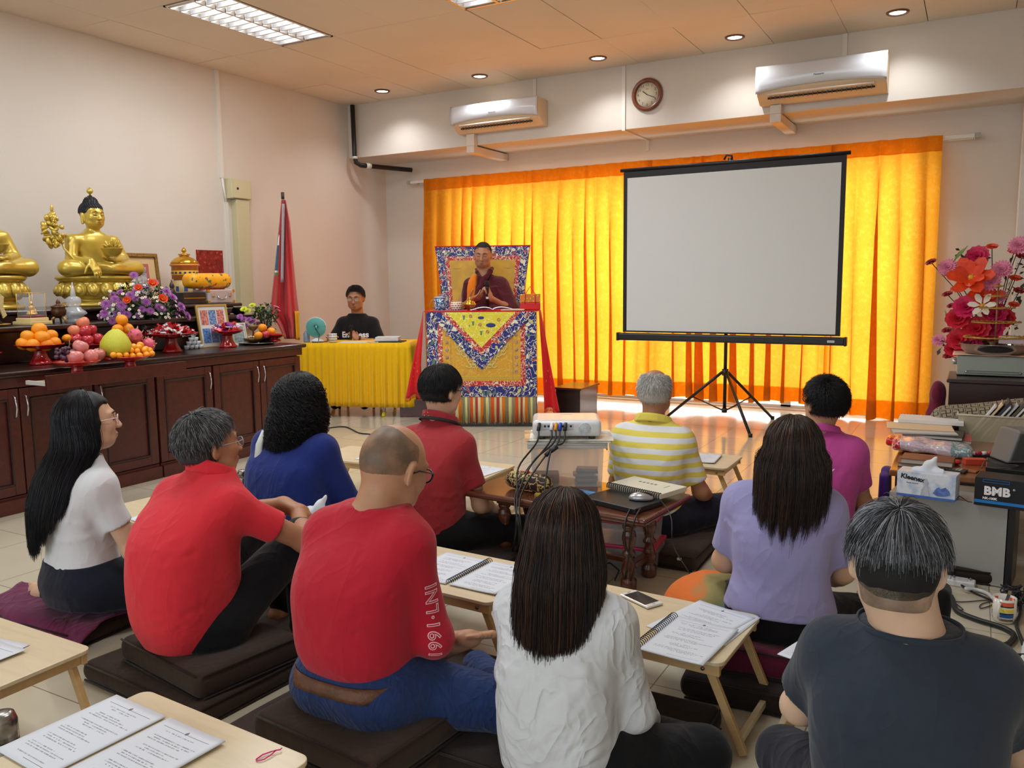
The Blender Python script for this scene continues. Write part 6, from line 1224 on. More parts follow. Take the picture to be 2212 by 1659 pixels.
# ---------------- throne and its draped table ----------------
def brocade(name,ground,a=(232,226,196),b=(80,120,96),c=(176,70,60),sc=1.0,cov=.5):
    if name in _M: return _M[name]
    t=NT(name); v=t.mapping(t.obj(),(sc,sc,sc)); d=t.noise(v,9,2,.5).outputs[1]; vv=t.n('ShaderNodeVectorMath',operation='MULTIPLY_ADD'); t.set(vv.inputs[0],d); vv.inputs[1].default_value=(.11,.11,.11); t.set(vv.inputs[2],v)
    w=t.noise(vv.outputs[0],30,1,.4).outputs[0]; line=t.ramp(w,[(.465,(0,0,0)),(.475,(1,1,1)),(.525,(1,1,1)),(.535,(0,0,0))])
    vo=t.n('ShaderNodeTexVoronoi',i_Vector=vv.outputs[0],i_Scale=19); vo.inputs['Randomness'].default_value=.9
    blob=t.ramp(vo.outputs[0],[(.32*cov*2,(1,1,1)),(.36*cov*2,(0,0,0))]); pick=t.ramp(t.sep(vo.outputs[1])[0],[(.0,lin(a)),(.3,lin(b)),(.5,lin(c)),(.68,lin((206,200,130))),(.84,lin((196,170,160)))],True)
    vc=t.ramp(vo.outputs[0],[(.05,lin((120,60,60))),(.07,(1,1,1))]); 
    col=t.mix(line,lin(ground),lin(a)); col=t.mix(blob,col,pick); col=t.mix(t.ramp(vo.outputs[0],[(.04,(1,1,1)),(.06,(0,0,0))]),col,lin(c)); t.col(col); t.b.inputs['Roughness'].default_value=.5; t.b.inputs['Sheen Weight'].default_value=.3; t.bump(w,.2,.002); _M[name]=t.m; return t.m
blu=brocade('brocade_blue',(18,26,120)); rdb=brocade('brocade_red',(190,34,30),cov=.38,sc=1.25); gldb=brocade('brocade_gold',(214,158,30),a=(222,176,70),b=(206,150,40),c=(206,150,60),cov=.3,sc=.8); yelb=brocade('brocade_yellow',(222,208,40),a=(240,232,120),b=(110,150,90),c=(206,110,80),cov=.26,sc=.9)
redc=cloth('cloth_red',(196,22,30),fold=.5)
th=thing('throne_table','tall teaching table draped in blue, red and gold brocade with fringe','table',(-4.0,6.58,0),math.radians(26))
Wt,Dt,Ht=.515,.45,1.085
m=MB(); m.b2((-Wt,.02,.0),(Wt,.33,Ht-.02)); m.b2((-Wt,.02,Ht-.0199),(Wt,Dt,Ht-.012)); m.make('table_body',mat('lacquer_black',(22,18,18),.25,coat=.5),th,bev=.004)
def frontpanel(nm,poly_or_boxes,m_,y,th_=.008):
    b=MB()
    for q in poly_or_boxes: b.prism(q,0,th_,Matrix(((1,0,0,0),(0,0,-1,y),(0,1,0,0),(0,0,0,1))))
    return b.make(nm,m_,th)
R4=lambda x0,x1,z0,z1:[(x0,z0),(x1,z0),(x1,z1),(x0,z1)]
zb=.285; frontpanel('blue_border',[R4(-Wt,-Wt+.105,zb,Ht-.01),R4(Wt-.105,Wt,zb,Ht-.01),R4(-Wt+.105,Wt-.105,zb,zb+.105)],blu,.012)
frontpanel('red_border',[R4(-Wt+.105,-Wt+.15,zb+.105,Ht-.01),R4(Wt-.15,Wt-.105,zb+.105,Ht-.01),R4(-Wt+.15,Wt-.15,zb+.105,zb+.15)],rdb,.012)
pan=frontpanel('gold_panel',[R4(-Wt+.15,Wt-.15,zb+.15,Ht-.01)],gldb,.0125)
gw=mat('embroidery_cream',(226,214,140),.5); g=MB()
for s in(-1,1):
    pts=[(s*(.04+.21*u),0,.53+.26*u+.028*math.sin(u*13)) for u in np.linspace(0,1,26)]; g.tube([(x,.001,z) for x,_,z in pts],.0042,5)
    for k in range(9): 
        u=.06+.1*k; x=s*(.04+.21*u); z=.53+.26*u+.028*math.sin(u*13); q=(-1)**k; g.tube([(x+.03*math.cos(a)*(1-a/7)*s,.0005,z+q*.022*math.sin(a)+q*.012) for a in np.linspace(0,4.6,9)],.0036,5)
g.make('scroll_embroidery',gw,pan)
g=MB(); g.b2((-.36,.0015,.455),(.36,.004,.458)); g.b2((-.36,.0015,.478),(.36,.004,.481)); 
for k in range(44): x=-.35+k*.0163; g.b2((x,.0015,.461+.006*(k%2)),(x+.009,.0045,.466+.006*(k%2))); g.b2((x,.0015,.461),(x+.003,.0045,.476))
g.make('key_band',mat('band_pale_gold',(222,206,90),.5),pan)
g=MB()
for s in(-1,1): 
    g.b2((s*.29-.0015,.001,.45),(s*.29+.0015,.004,1.0))
    for k in range(6): g.ell((s*.325,.003,.52+.07*k),(.016,.003,.018),10,6)
g.make('side_emblems',mat('emblem_mauve',(176,140,120),.6,var=.4,vs=30),pan)
# V valance hanging in front
def V(w0,h,y0,nm,m_,wi=None,hi=None):
    if wi is None: q=[[(-w0,Ht-.002),(0,Ht-h),(w0,Ht-.002)]]
    else: q=[[(-w0,Ht-.002),(0,Ht-h),(0,Ht-hi),(-wi,Ht-.002)],[(w0,Ht-.002),(wi,Ht-.002),(0,Ht-hi),(0,Ht-h)]]
    return frontpanel(nm,q,m_,y0)
va=thing('valance','V-shaped brocade valance with yellow centre over the teaching table','cloth',(-4.0,6.58,0),math.radians(26))
_th=th; th=va
V(.50,.545,.0,'blue_edge',blu,.375,.405); V(.375,.405,.0,'red_edge',rdb,.325,.335); vy=V(.325,.335,.0,'yellow_centre',yelb)
g=MB(); 
for (x,z,r,c) in ((-.16,1.035,.016,0),(-.095,1.045,.016,1),(.0,1.03,.02,2),(-.075,.975,.018,0),(-.01,.965,.017,1),(.09,.96,.03,2),(.165,1.01,.018,1),(-.0,.885,.018,0),(.06,.90,.015,1)):
    if c==2: g.ell((x,-.009,z),(r*1.5,.002,r*.7),12,6)
g.make('blue_motif',mat('motif_navy',(34,48,120),.5),vy); g=MB()
for (x,z) in ((-.095,1.045),(-.01,.965),(.06,.90),(.165,1.01)): g.tube([(x+.013*math.cos(a),-.0095,z+.013*math.sin(a)) for a in np.linspace(0,2*PI,14)],.003,5); g.box((x,-.0095,z),(.018,.003,.004),rot=Euler((0,.7,0)))
g.make('round_motif',mat('motif_rust',(190,100,70),.5),vy); g=MB()
for (x,z) in ((-.16,1.03),(-.075,.975),(0,.885)): g.ell((x,-.009,z),(.009,.002,.02),8,6); g.ell((x,-.009,z+.018),(.014,.002,.006),8,6)
g.make('green_motif',mat('motif_green',(96,136,96),.5),vy)
th=_th
# fringe
fc=[(206,196,140),(176,66,54),(222,208,160),(222,120,20),(138,132,98),(222,214,150),(150,140,110),(214,90,30)]; fb=[MB() for _ in fc]; g=random.Random(8); FR_=MB()
k=0; x=-Wt+.004
while x<Wt-.006:
    wv=g.uniform(.022,.036); ci=k%len(fc); b=FR_; b.m=ci
    n=int(wv/.0042)
    for j in range(n): xx=x+j*.0042; b.tube([(xx,.008,zb+.002),(xx+g.uniform(-.002,.002),.004,.16),(xx+g.uniform(-.004,.004),.002,.035+g.uniform(-.012,.012))],[.0026,.0026,.0018],5)
    x+=n*.0042; k+=1
o=FR_.make('fringe',[mat('fringe_%d'%ci,c,.9,bump=.5,bs=200) for ci,c in enumerate(fc)],th); o['kind']='stuff'
b=MB(); b.grid(lambda u,v:((-Wt-.02)+(2*Wt+.04)*u,-.004+(Dt+.01)*v,Ht+.004+.002*math.sin(20*u)*math.sin(9*v)),30,8); b.make('top_cloth',redc,th,solid=.008)
def scarf(side,label):
    t=thing('red_scarf',label,'scarf',(-4.0,6.58,0),math.radians(26),group='red silk scarves on the teaching table'); s=side
    def fn(u,v):
        z=Ht+.012-(.93 if s>0 else .80)*v; return (s*(Wt+.024+(.015+.125*v)*u+.045*v+.006*math.sin(u*10+3*v)*v),-.015+.10*(1-v)*u+.02*math.sin(u*9+4*v)*v+.012*math.sin(6*v),z+.02*math.sin(5*u)*v*v)
    b=MB(); b.grid(fn,18,30); b.make('cloth',cloth('silk_red',(206,26,30),fold=.5),t,solid=.003)
    b=MB()
    for k in range(26): p=Vector(fn(k/25,1)); b.tube([p,p+Vector((0.002*math.sin(k*5),0,-.035))],.002,5)
    b.make('tassel_edge',mat('silk_fringe',(196,30,36),.7),t)
    b=MB(); [b.ell(Vector(fn(.5+.2*math.sin(k*2.3),.62+.05*k))+Vector((s*.004,0,0)),(.003,.012,.012),8,5) for k in range(4)]; b.make('woven_motif',mat('motif_gold',(206,150,60),.5),t)
scarf(1,'red silk scarf hanging at the right side of the teaching table'); scarf(-1,'red silk scarf hanging at the left side of the teaching table')
b=MB(); b.b2((-Wt-.0,.0,0),(Wt+.0,.014,.03)); 
# seat + backrest
t=thing('throne','high seat with flared brocade backrest behind the teaching table','throne',(-4.07,6.546,0),math.radians(26))
b=MB(); b.b2((-.52,.50,.0),(.52,1.12,.74)); b.make('base',wdd,t,bev=.01); b=MB(); b.b2((-.48,.505,.742),(.48,1.02,.845)); b.make('seat_cushion',mat('cushion_maroon',(96,24,30),.85,bump=.3,bs=200),t,bev=.03,seg=3)
zt=1.73; Y0=1.06
def bp(x0,x1,z0,z1):  # flared quad rows
    fl_=lambda z:1+.17*max(0,(z-1.05)/.7)**1.5
    rows=[]; return [(x0*fl_(z),x1*fl_(z),z) for z in np.linspace(z0,z1,8)]
def bpanel(nm,specs,m_,y,d=.02):
    b=MB()
    for (x0,x1,z0,z1) in specs:
        R=bp(x0,x1,z0,z1); vs=[]
        for (a,c,z) in R:
            yy=y+.05*((z-.8)/.9)
            vs+=[(a,yy,z),(c,yy,z),(c,yy+d,z),(a,yy+d,z)]
        fs=[(0,3,2,1),(28,29,30,31)]+[(4*i+k,4*i+(k+1)%4,4*i+4+(k+1)%4,4*i+4+k) for i in range(7) for k in range(4)]; b.add(vs,fs)
    return b.make(nm,m_,t)
w=.43
bpanel('back_board',[(-w-.004,w+.004,.846,zt+.012)],redc,Y0,.05)
bpanel('blue_border',[(-w,-w+.075,.85,zt),(w-.075,w,.85,zt),(-w+.075,w-.075,zt-.10,zt)],blu,Y0-.012,.0115)
bpanel('red_border',[(-w+.075,-w+.115,.85,zt-.10),(w-.115,w-.075,.85,zt-.10),(-w+.115,w-.115,zt-.14,zt-.10)],rdb,Y0-.0125,.012)
bpanel('gold_panel',[(-w+.115,w-.115,.85,zt-.14)],mat('satin_gold',(206,160,40),.45,sheen=.3,var=.12,vs=9,bump=.3,bs=30),Y0-.012,.0115)
b=MB(); 
for s in(-1,1):
    for k in range(4): x=s*.27; b.tube([(x-.05,Y0+.008+.02,1.50-.035*k+.006),(x,Y0+.008+.02,1.50-.035*k),(x+.05,Y0+.008+.02,1.505-.03*k)],[.001,.003,.001],5)
b.make('cloud_motif',mat('motif_grey',(110,96,90),.6),t)
t=thing('side_box','dark brown wooden box beside the throne, lit orange on top','box',(-3.30,7.45,0),math.radians(2)); b=MB(); b.b2((-.28,-.16,0),(-.02,.3,.30)); b.make('body',wdd,t,bev=.004); b=MB(); b.b2((-.30,-.18,.3005),(-.0,.32,.32)); b.make('lid',wd,t,bev=.004)
t=thing('throne_step','low brown wooden step left of the throne behind the yellow table','step',(-4.75,6.75,0),math.radians(26)); b=MB(); b.b2((-.3,.1,0),(-.02,.55,.18)); b.make('body',wd,t,bev=.006)
# things on the teaching table: local placements
TA=math.radians(26)
def TT(x,y,z=Ht+.0085): a=TA; return (-4.0+x*math.cos(a)-y*math.sin(a),6.58+x*math.sin(a)+y*math.cos(a),z)
def mug(name,loc,r,h,m_,label,rz,inner=None,lid=None,hand=True,cat='mug',group=None):
    t=thing(name,label,cat,loc,rz); b=MB(); b.lathe([(0,0),(r*.8,0),(r*.92,.006),(r,h*.3),(r,h),(r*.93,h),(r*.9,h*.1),(0,h*.06)],32); b.make('body',m_,t)
    if hand: b=MB(); b.tube([(r*.95,0,h*.82),(r*1.35,0,h*.86),(r*1.62,0,h*.6),(r*1.5,0,h*.3),(r*.95,0,h*.2)],r*.11,8); b.make('handle',inner or m_,t)
    if lid: b=MB(); b.lathe([(r*1.03,h+.001),(r*1.02,h+.012),(r*.5,h+.022),(0,h+.024)],28); b.lathe([(0,h+.024),(r*.15,h+.026),(r*.2,h+.036),(0,h+.042)],14); b.make('lid',lid,t)
    return t
pc=NT('porcelain_blue_white'); v=pc.obj(); w_=pc.noise(v,40,3,.6,1.2).outputs[0]; pc.col(pc.mix(pc.ramp(w_,[(.46,(0,0,0)),(.5,(1,1,1))]),lin((176,196,208)),lin((34,60,110)))); pc.b.inputs['Roughness'].default_value=.15
mug('tea_mug',TT(-.405,.16),.055,.115,pc.m,'blue and white porcelain lidded mug at the left of the teaching table',TA+PI,inner=mat('handle_tan',(176,110,60),.3),lid=mat('porcelain_grey',(150,160,176),.15))
ck=NT('cube_pattern'); v=ck.obj(); s_=ck.sep(v); an=ck.math('MULTIPLY',ck.math('ARCTAN2',s_[1],s_[0]),1.9); zz_=ck.math('MULTIPLY',s_[2],26); a1=ck.math('GREATER_THAN',ck.math('FRACT',ck.math('ADD',an,zz_)),.5); a2=ck.math('GREATER_THAN',ck.math('FRACT',ck.math('SUBTRACT',an,zz_)),.5)
ck.col(ck.mix(a1,ck.mix(a2,lin((232,230,224)),lin((20,18,18))),ck.mix(a2,lin((222,120,34)),lin((232,230,224))))); ck.b.inputs['Roughness'].default_value=.2
mug('patterned_cup',TT(-.245,.13),.052,.085,ck.m,'cup with black, white and orange cube pattern on the teaching table',TA,inner=mat('cup_ochre',(196,150,60),.3))
t=thing('covered_bowl','gold and brown covered offering bowl in front of the monk','bowl',TT(-.115,.11)); b=MB(); b.lathe([(0,0),(.028,0),(.026,.012),(.03,.018),(.055,.045),(.06,.055),(0,.055)],26); b.make('bowl',mat('bowl_amber',(150,70,34),.2,.4),t); b=MB(); b.lathe([(.062,.055),(.062,.064),(.05,.07),(.052,.078),(.04,.088),(.018,.095),(.01,.10),(.015,.108),(.012,.118),(.004,.13),(0,.13)],26); b.make('lid',mat('brass_bright',(210,160,50),.22,.8),t)
b=MB(); b.b2((-.15,-.07,0),(.15,.07,.004)); o=b.make('saucer_mat',mat('mat_mauve',(150,110,130),.6),None,loc=TT(-.33,.10,Ht+.0083)); o.rotation_euler=(0,0,TA); tag(o,'flat mauve mat under the mug and patterned cup','mat')
t=thing('sunglasses','folded dark spectacles lying in front of the monk','glasses',TT(.0,.09,Ht+.0085),TA); b=MB()
for s in(-1,1): b.tube([(s*.03+.02*math.cos(a),0,.018+.015*math.sin(a)) for a in np.linspace(0,2*PI,16)],.0022,6)
b.tube([(-.052,0,.02),(-.05,.05,.008),(.03,.06,.003)],.002,6); b.make('frame',mat('spectacle_dark',(70,60,60),.3),t)
paper=mat('paper_plain',(222,226,232),.75)
def openbook(loc,rz,label,w=.21,h=.15,name='open_book'):
    t=thing(name,label,'book',loc,rz); b=MB()
    for s in(-1,1): b.grid(lambda u,v,s=s:(s*w*u,-h/2+h*v,.004+.030*math.sin(PI*min(1,u*1.1))**.7*(1-.55*u)),14,2)
    b.make('pages',paper,t,solid=.006); return t
openbook(TT(.10,.10,Ht+.012),TA+.1,'open book with a dark cover edge lying before the monk'); 
b=MB(); b.b2((-.11,-.08,0),(.11,.08,.012)); o=b.make('notebook',mat('notebook_cream',(206,196,170),.6),None,loc=TT(.30,.10,Ht+.0085),bev=.002); o.rotation_euler=(0,0,TA-.1); tag(o,'closed pale notebook beside the red gift bag','notebook')
t=thing('gift_bag','small red cloth bag with gold printed top and red handles','bag',TT(.455,.13),TA); b=MB(); b.box((0,0,.035),(.19,.09,.07)); b.make('base_panel',mat('bag_red',(206,30,34),.6),t,bev=.01); gm=NT('bag_gold_print'); v=gm.obj(); vo=gm.n('ShaderNodeTexVoronoi',i_Vector=v,i_Scale=42); gm.col(gm.mix(gm.ramp(vo.outputs[0],[(.2,(1,1,1)),(.3,(0,0,0))]),lin((206,120,40)),lin((232,196,70)))); gm.b.inputs['Roughness'].default_value=.6; b=MB(); b.box((0,0,.11),(.19,.09,.08)); b.make('printed_panel',gm.m,t,bev=.006)
for s in(-1,1): b=MB(); b.tube([(-.05,s*.047,.06),(-.045,s*.05,.15),(-.0,s*.045,.22),(.045,s*.05,.15),(.05,s*.047,.06)],.007,6,flat=.4); b.make('handle',mat('bag_red'),t)
# ---------------- yellow table ----------------
YA=math.radians(25); 
def YT(x,y,z=.758): return (-5.5+x*math.cos(YA)-y*math.sin(YA),6.53+x*math.sin(YA)+y*math.cos(YA),z)
t=thing('folding_table','folding table under yellow cloth with grey legs and yellow feet','table',(-5.5,6.53,0),YA); b=MB(); b.b2((-.55,.0,.72),(.55,.5,.745)); b.make('tabletop',mat('table_grey',(150,150,150),.5),t)
gm_=mat('leg_grey',(170,172,176),.35,.6); yf=mat('foot_yellow',(226,206,30),.6)
for x in(-.38,.30):
    for s in(-1,1):
        b=MB(); b.tube([(x,.25-s*.16,.70),(x,.25+s*.26,.025)],.014,8); o=b.make('leg',gm_,t); b=MB(); b.cyl((x,.25+s*.23,.05),(x,.25+s*.29,.012),.02,.017,12); b.make('rubber_foot',yf,o)
yc=cloth('cloth_yellow',(236,186,10),fold=.3,crump=.1)
t=thing('tablecloth','bright yellow pleated tablecloth on the interpreter\'s table','tablecloth',(-5.5,6.53,0),YA); b=MB(); b.b2((-.575,-.02,.748),(.575,.52,.7565)); b.make('top',yc,t,bev=.003)
L=[(-.575,.52),(-.575,-.02),(.575,-.02),(.575,.52)]; seg=[.54,1.15,.54]; tot=sum(seg)
def skf(u,v):
    s=u*tot; 
    if s<.54: p=Vector((-.575,.52-s)); n=Vector((-1,0))
    elif s<1.69: p=Vector((-.575+(s-.54),-.02)); n=Vector((0,-1))
    else: p=Vector((.575,-.02+(s-1.69))); n=Vector((1,0))
    ph=s/tot*34*2*PI+1.6*math.sin(s*5); a=.006+.03*v**.7; p=p+n*(.006+.018*v+a*(.5+.5*math.sin(ph)+.25*math.sin(ph*.5+1)))
    return (p.x,p.y,.755-.64*v+.012*math.sin(s*3.1)*v)
b=MB(); b.grid(skf,560,12); b.make('pleated_skirt',yc,t,solid=.002)
t=thing('desk_fan','small white desk fan with mint green grille on the yellow table','fan',YT(-.42,.16),YA+.15); wf=mat('fan_white',(214,222,226),.35); mint=mat('fan_mint',(90,190,186),.35)
b=MB(); b.lathe([(0,0),(.07,0),(.075,.012),(.05,.03),(.03,.05),(.028,.09),(0,.1)],24); b.make('base',wf,t); b=MB(); b.cyl((0,.065,.155),(0,.0,.155),.055,.095,28); b.cyl((0,.0,.155),(0,-.035,.155),.102,.105,32); b.make('housing',wf,t)
b=MB()
for r in np.linspace(.02,.1,9): b.tube([(r*math.cos(a),-.042+.0*r,.155+r*math.sin(a)) for a in np.linspace(0,2*PI,30)],.0018,4)
for k in range(30): a=k*PI/15; b.tube([(.018*math.cos(a),-.044,.155+.018*math.sin(a)),(.102*math.cos(a),-.040,.155+.102*math.sin(a))],.0014,4)
b.cyl((0,-.038,.155),(0,-.048,.155),.02); b.make('grille',mint,t)
b=MB(); b.cyl((0,-.036,.155),(0,-.0365,.155),.1,n=32); b.make('fan_disc',mat('fan_blades',(150,206,204),.4),t)
b=MB(); b.box((-.012,-.05,.17),(.014,.004,.016)); b.box((.02,-.05,.16),(.012,.004,.014)); b.make('emblem',ink,t)
b=MB(); g=random.Random(4); b.tube([(.0,-.05,.15),(.05,-.07,.08),(.03,-.06,.012),(-.02,-.09,.006),(.05,-.1,.006),(.09,-.07,.006),(.03,-.05,.008),(-.03,-.07,.01),(.0,-.11,.008),(.07,-.10,.01),(.12,-.04,.006)],.0042,6); o=b.make('cable',mat('cable_dark',(50,50,54),.5),None,loc=YT(-.42,.16)); o.rotation_euler=(0,0,YA); tag(o,'dark coiled cable in front of the small fan','cable')
b=MB(); b.lathe([(0,0),(.03,0),(.032,.012),(.032,.09),(.02,.105),(.014,.12),(0,.12)],20); o=b.make('water_bottle',mat('bottle_blue',(120,160,196),.1,alpha=.7)); o.location=YT(-.53,.16); tag(o,'small blue water bottle left of the fan','bottle')
pm=NT('lattice_cup'); v=pm.obj(); s_=pm.sep(v); an=pm.math('MULTIPLY',pm.math('ARCTAN2',s_[1],s_[0]),2.9); q1=pm.math('ABSOLUTE',pm.math('SUBTRACT',pm.math('FRACT',an),.5)); q2=pm.math('ABSOLUTE',pm.math('SUBTRACT',pm.math('FRACT',pm.math('MULTIPLY',s_[2],38)),.5)); pm.col(pm.mix(pm.math('GREATER_THAN',pm.math('ADD',q1,q2),.56),lin((222,218,208)),lin((110,100,90)))); pm.b.inputs['Roughness'].default_value=.25
mug('patterned_mug',YT(-.23,.09),.042,.092,pm.m,'lattice patterned mug on the yellow table beside the fan',YA+PI+.3)
b=MB(); b.b2((-.14,-.09,0),(.14,.09,.003)); o=b.make('paper_sheets',mat('paper_blueish',(206,216,230),.7),None,loc=YT(-.02,.12,.757)); o.rotation_euler=(0,0,YA+.05); tag(o,'white sheets lying flat in the middle of the yellow table','paper')
t=thing('folder','black folder under the paper stack on the yellow table','folder',YT(.36,.14,.757),YA-.08); b=MB(); b.b2((-.14,-.10,0),(.14,.10,.012)); b.make('cover',mat('folder_black',(24,24,26),.5),t,bev=.002)
t=thing('paper_stack','thick stack of white papers on the black folder','paper',YT(.33,.15,.7695),YA+.05); b=MB(); b.b2((-.12,-.085,0),(.12,.085,.03)); b.b2((-.118,-.08,.0305),(.122,.088,.042)); b.make('sheets',mat('paper_stack',(222,224,226),.7,bump=.6,bs=300),t,bev=.004)
b=MB(); b.lathe([(0,0),(.05,0),(.06,.005),(.055,.009),(0,.005)],24); o=b.make('saucer',mat('saucer_white',(220,216,206),.3)); o.location=YT(.20,.07,.757); tag(o,'white saucer left of the paper stack','saucer')
t=thing('chair','dark chair behind the yellow table under the interpreter','chair',(*YT(-.13,.72)[:2],0),YA); b=MB(); b.b2((-.22,-.2,.39),(.22,.2,.425)); b.make('seat',mat('chair_dark',(40,36,36),.5),t,bev=.01)
for x in(-.19,.19):
    for y in(-.17,.17): b=MB(); b.cyl((x,y,0),(x,y,.39),.014,n=10); b.make('leg',mat('chair_dark'),t)
def cable(name,pts,r,label,c=(22,22,24),rz=None,grp=None,n=6):
    P=[Vector(p) for p in pts]; S=[]
    for i in range(len(P)-1):
        p0,p1,p2,p3=P[max(i-1,0)],P[i],P[i+1],P[min(i+2,len(P)-1)]
        for k in range(6): u=k/6; S.append(.5*((2*p1)+(-p0+p2)*u+(2*p0-5*p1+4*p2-p3)*u*u+(-p0+3*p1-3*p2+p3)*u**3))
    S.append(P[-1]); b=MB(); b.tube(S,r,n); o=b.make(name,mat('cable_%d_%d'%(c[0],c[2]),c,.45)); return tag(o,label,'cable',grp)
cable('cable',[at(705,925,z=.006),at(745,922,z=.006),at(775,935,z=.006),at(800,938,z=.006),at(850,945,z=.006)],.006,'thin dark cable on the floor in front of the yellow table')
# ---------------- cushions ----------------
bc=cloth('cushion_brown',(58,44,36),bs=700,bump=.5,fold=.25,var=.12,fs=6,sheen=.1); bc2=cloth('cushion_darkbrown',(44,34,30),bs=700,bump=.5,fold=.25,var=.12,fs=6,sheen=.1)
def cushion(x,y,w,d,h,z,rz,label,m_=bc,grp='brown floor cushions',sag=.0,zipc=None,nm='floor_cushion',rd=None):
    t=thing(nm,label,'cushion',(x,y,z),math.radians(rz),group=grp); F=Field(); F.box((0,0,h/2),(w/2,d/2,h/2),rd or min(h*.42,.03),.01)
    if sag: F.el((0,0,h+.05),(w*.38,d*.36,.05+sag),.04,op='s')
    F.wrinkle(.002,(14,14,10),int(abs(x)*100)); F.make('cover',m_,t,.01)
    b=MB(); k=.012; 
    for zz in (h-.006,.006): b.tube([(w/2-.004-(.02 if 0 else 0),-d/2+.02,zz),(w/2-.004,d/2-.02,zz)],.0035,6); b.tube([(-w/2+.02,-d/2+.004,zz),(w/2-.02,-d/2+.004,zz)],.0035,6)
    b.make('piping',bc2,t)
    if zipc: b=MB(); b.box((zipc[0]*w/2,zipc[1]*d/2,h*.75),(.022,.012,.012)); b.make('zip_pull',mat('zip_white',(225,225,225),.4),t,bev=.003)
    return t
cushion(-2.29,1.99,.64,.76,.07,0,-4,'wide brown floor mat under the man in coral polo',zipc=(.78,-.92))
cushion(-2.24,1.86,.50,.40,.085,.0712,-9,'smaller brown cushion on the mat under the man in coral polo',sag=.015)
cushion(-1.53,1.93,.64,.86,.075,0,-3,'wide brown floor mat under the bald man in jeans')
cushion(-1.46,1.75,.48,.46,.085,.0765,-6,'thick brown cushion on the mat under the bald man',sag=.015)
cushion(-3.16,2.10,.56,.74,.07,0,3,'brown floor mat under the woman in white T-shirt',zipc=(.6,-1.0))
cushion(-.93,2.06,.66,.62,.075,0,0,'dark brown floor mat under the woman in white blouse',bc2); pass
cushion(-1.40,3.98,.66,.70,.075,0,1,'brown floor mat under the man in striped polo',zipc=(.75,-.98)); cushion(-2.12,3.28,.62,.60,.085,0,-2,'brown floor mat under the man in brick red polo',bc2)
cushion(-2.80,2.92,.58,.56,.085,0,0,'brown floor mat under the woman in blue shirt',bc2); cushion(-.50,2.80,.60,.60,.075,0,4,'dark floor mat beneath the maroon cushion',bc2)
cushion(-.50,2.80,.46,.44,.09,.0765,4,'maroon cushion under the woman in lavender T-shirt',cloth('cushion_maroon_cloth',(96,26,50)),grp='')
cushion(-.12,1.90,.60,.60,.07,0,0,'floor mat under the man in charcoal T-shirt',bc2); cushion(-.12,1.90,.46,.44,.06,.0712,0,'cushion under the man in charcoal T-shirt',bc2)
cushion(-.35,4.34,.95,.60,.065,0,4,'long dark brown mat under the man in magenta T-shirt',bc2)
# maroon cloth spread under the woman in white T-shirt
mcl=cloth('shawl_maroon',(98,24,66),fold=.6)
def sh(u,v):
    c=[Vector((-3.60,1.66)),Vector((-2.80,1.70)),Vector((-2.86,2.10)),Vector((-3.75,2.10))]; p=(c[0]*(1-u)+c[1]*u)*(1-v)+(c[3]*(1-u)+c[2]*u)*v
    edge=.02*math.sin(u*9)*(1-v)+.015*math.sin(v*11); on=1/(1+math.exp(-(p.x+3.46)/.02)); on2=1/(1+math.exp(-(p.y-1.72)/.015))
    return (p.x+edge,p.y+edge*.6,.006+.078*on*on2+.006*abs(math.sin(u*14+v*6)))
b=MB(); b.grid(sh,60,30); o=b.make('maroon_shawl',mcl,None,solid=.004); tag(o,'maroon cloth spread over the mat at the far left','cloth')
# ---------------- low folding tables ----------------
pine=woodmat('pine_pale',(222,204,168),.38,.15,dark=.86); pined=woodmat('pine_leg',(206,170,116),.45,.1,dark=.8)
def lowtable(x,y,rz,label,w=.62,d=.40,h=.28,z=0):
    t=thing('low_table',label,'table',(x,y,z),math.radians(rz),group='small folding floor tables'); F=MB(); r=.03; pts=[]
    for cx_,cy_,a0 in ((w/2-r,d/2-r,0),(-w/2+r,d/2-r,PI/2),(-w/2+r,-d/2+r,PI),(w/2-r,-d/2+r,1.5*PI)): pts+=[(cx_+r*math.cos(a0+k*PI/10),cy_+r*math.sin(a0+k*PI/10)) for k in range(6)]
    F.prism(pts,h-.012,h); F.make('tabletop',pine,t,bev=.002)
    b=MB(); i=.012; b.b2((-w/2+i,-d/2+i,h-.046),(w/2-i,-d/2+i+.016,h-.0122)); b.make('rail',pined,t,bev=.001); b=MB(); b.b2((-w/2+i,d/2-i-.016,h-.046),(w/2-i,d/2-i,h-.0122)); b.make('rail',pined,t,bev=.001)
    for s in(-1,1):
        b=MB(); b.b2((s*(w/2-i-.016)-.008,-d/2+i+.0165,h-.046),(s*(w/2-i-.016)+.008,d/2-i-.0165,h-.0122)); b.make('end_rail',pined,t,bev=.001)
        for q in(-1,1):
            yy=q*(d/2-i-.03); b=MB(); p0=Vector((s*(w/2-.055),yy,h-.03)); p1=Vector((s*(w/2+.055),yy,.006)); dr=(p1-p0); b.box((p0+p1)/2,(.024,.018,dr.length),rot=Matrix.Rotation(-math.atan2(-dr.x,-dr.z) if 0 else math.atan2(dr.x,dr.z)+PI,3,'Y')); b.make('leg',pined,t,bev=.002)
            b=MB(); b.cyl((s*(w/2-.06),q*(d/2-i+.0002),h-.03),(s*(w/2-.06),q*(d/2-i+.004),h-.03),.006,n=10); b.make('bolt',mat('bolt_steel',(120,120,124),.3,.8),t)
        b=MB(); b.b2((s*(w/2+.038)-.009,-d/2+i+.04,.028),(s*(w/2+.038)+.009,d/2-i-.04,.05)); b.make('foot_rail',pine,t,bev=.002)
    return t
lowtable(-2.56,1.24,0,'pale low table cut off by the left edge, with papers'); lowtable(-1.585,1.13,-3,'low table at the lower left corner with printed booklet and pink clip')
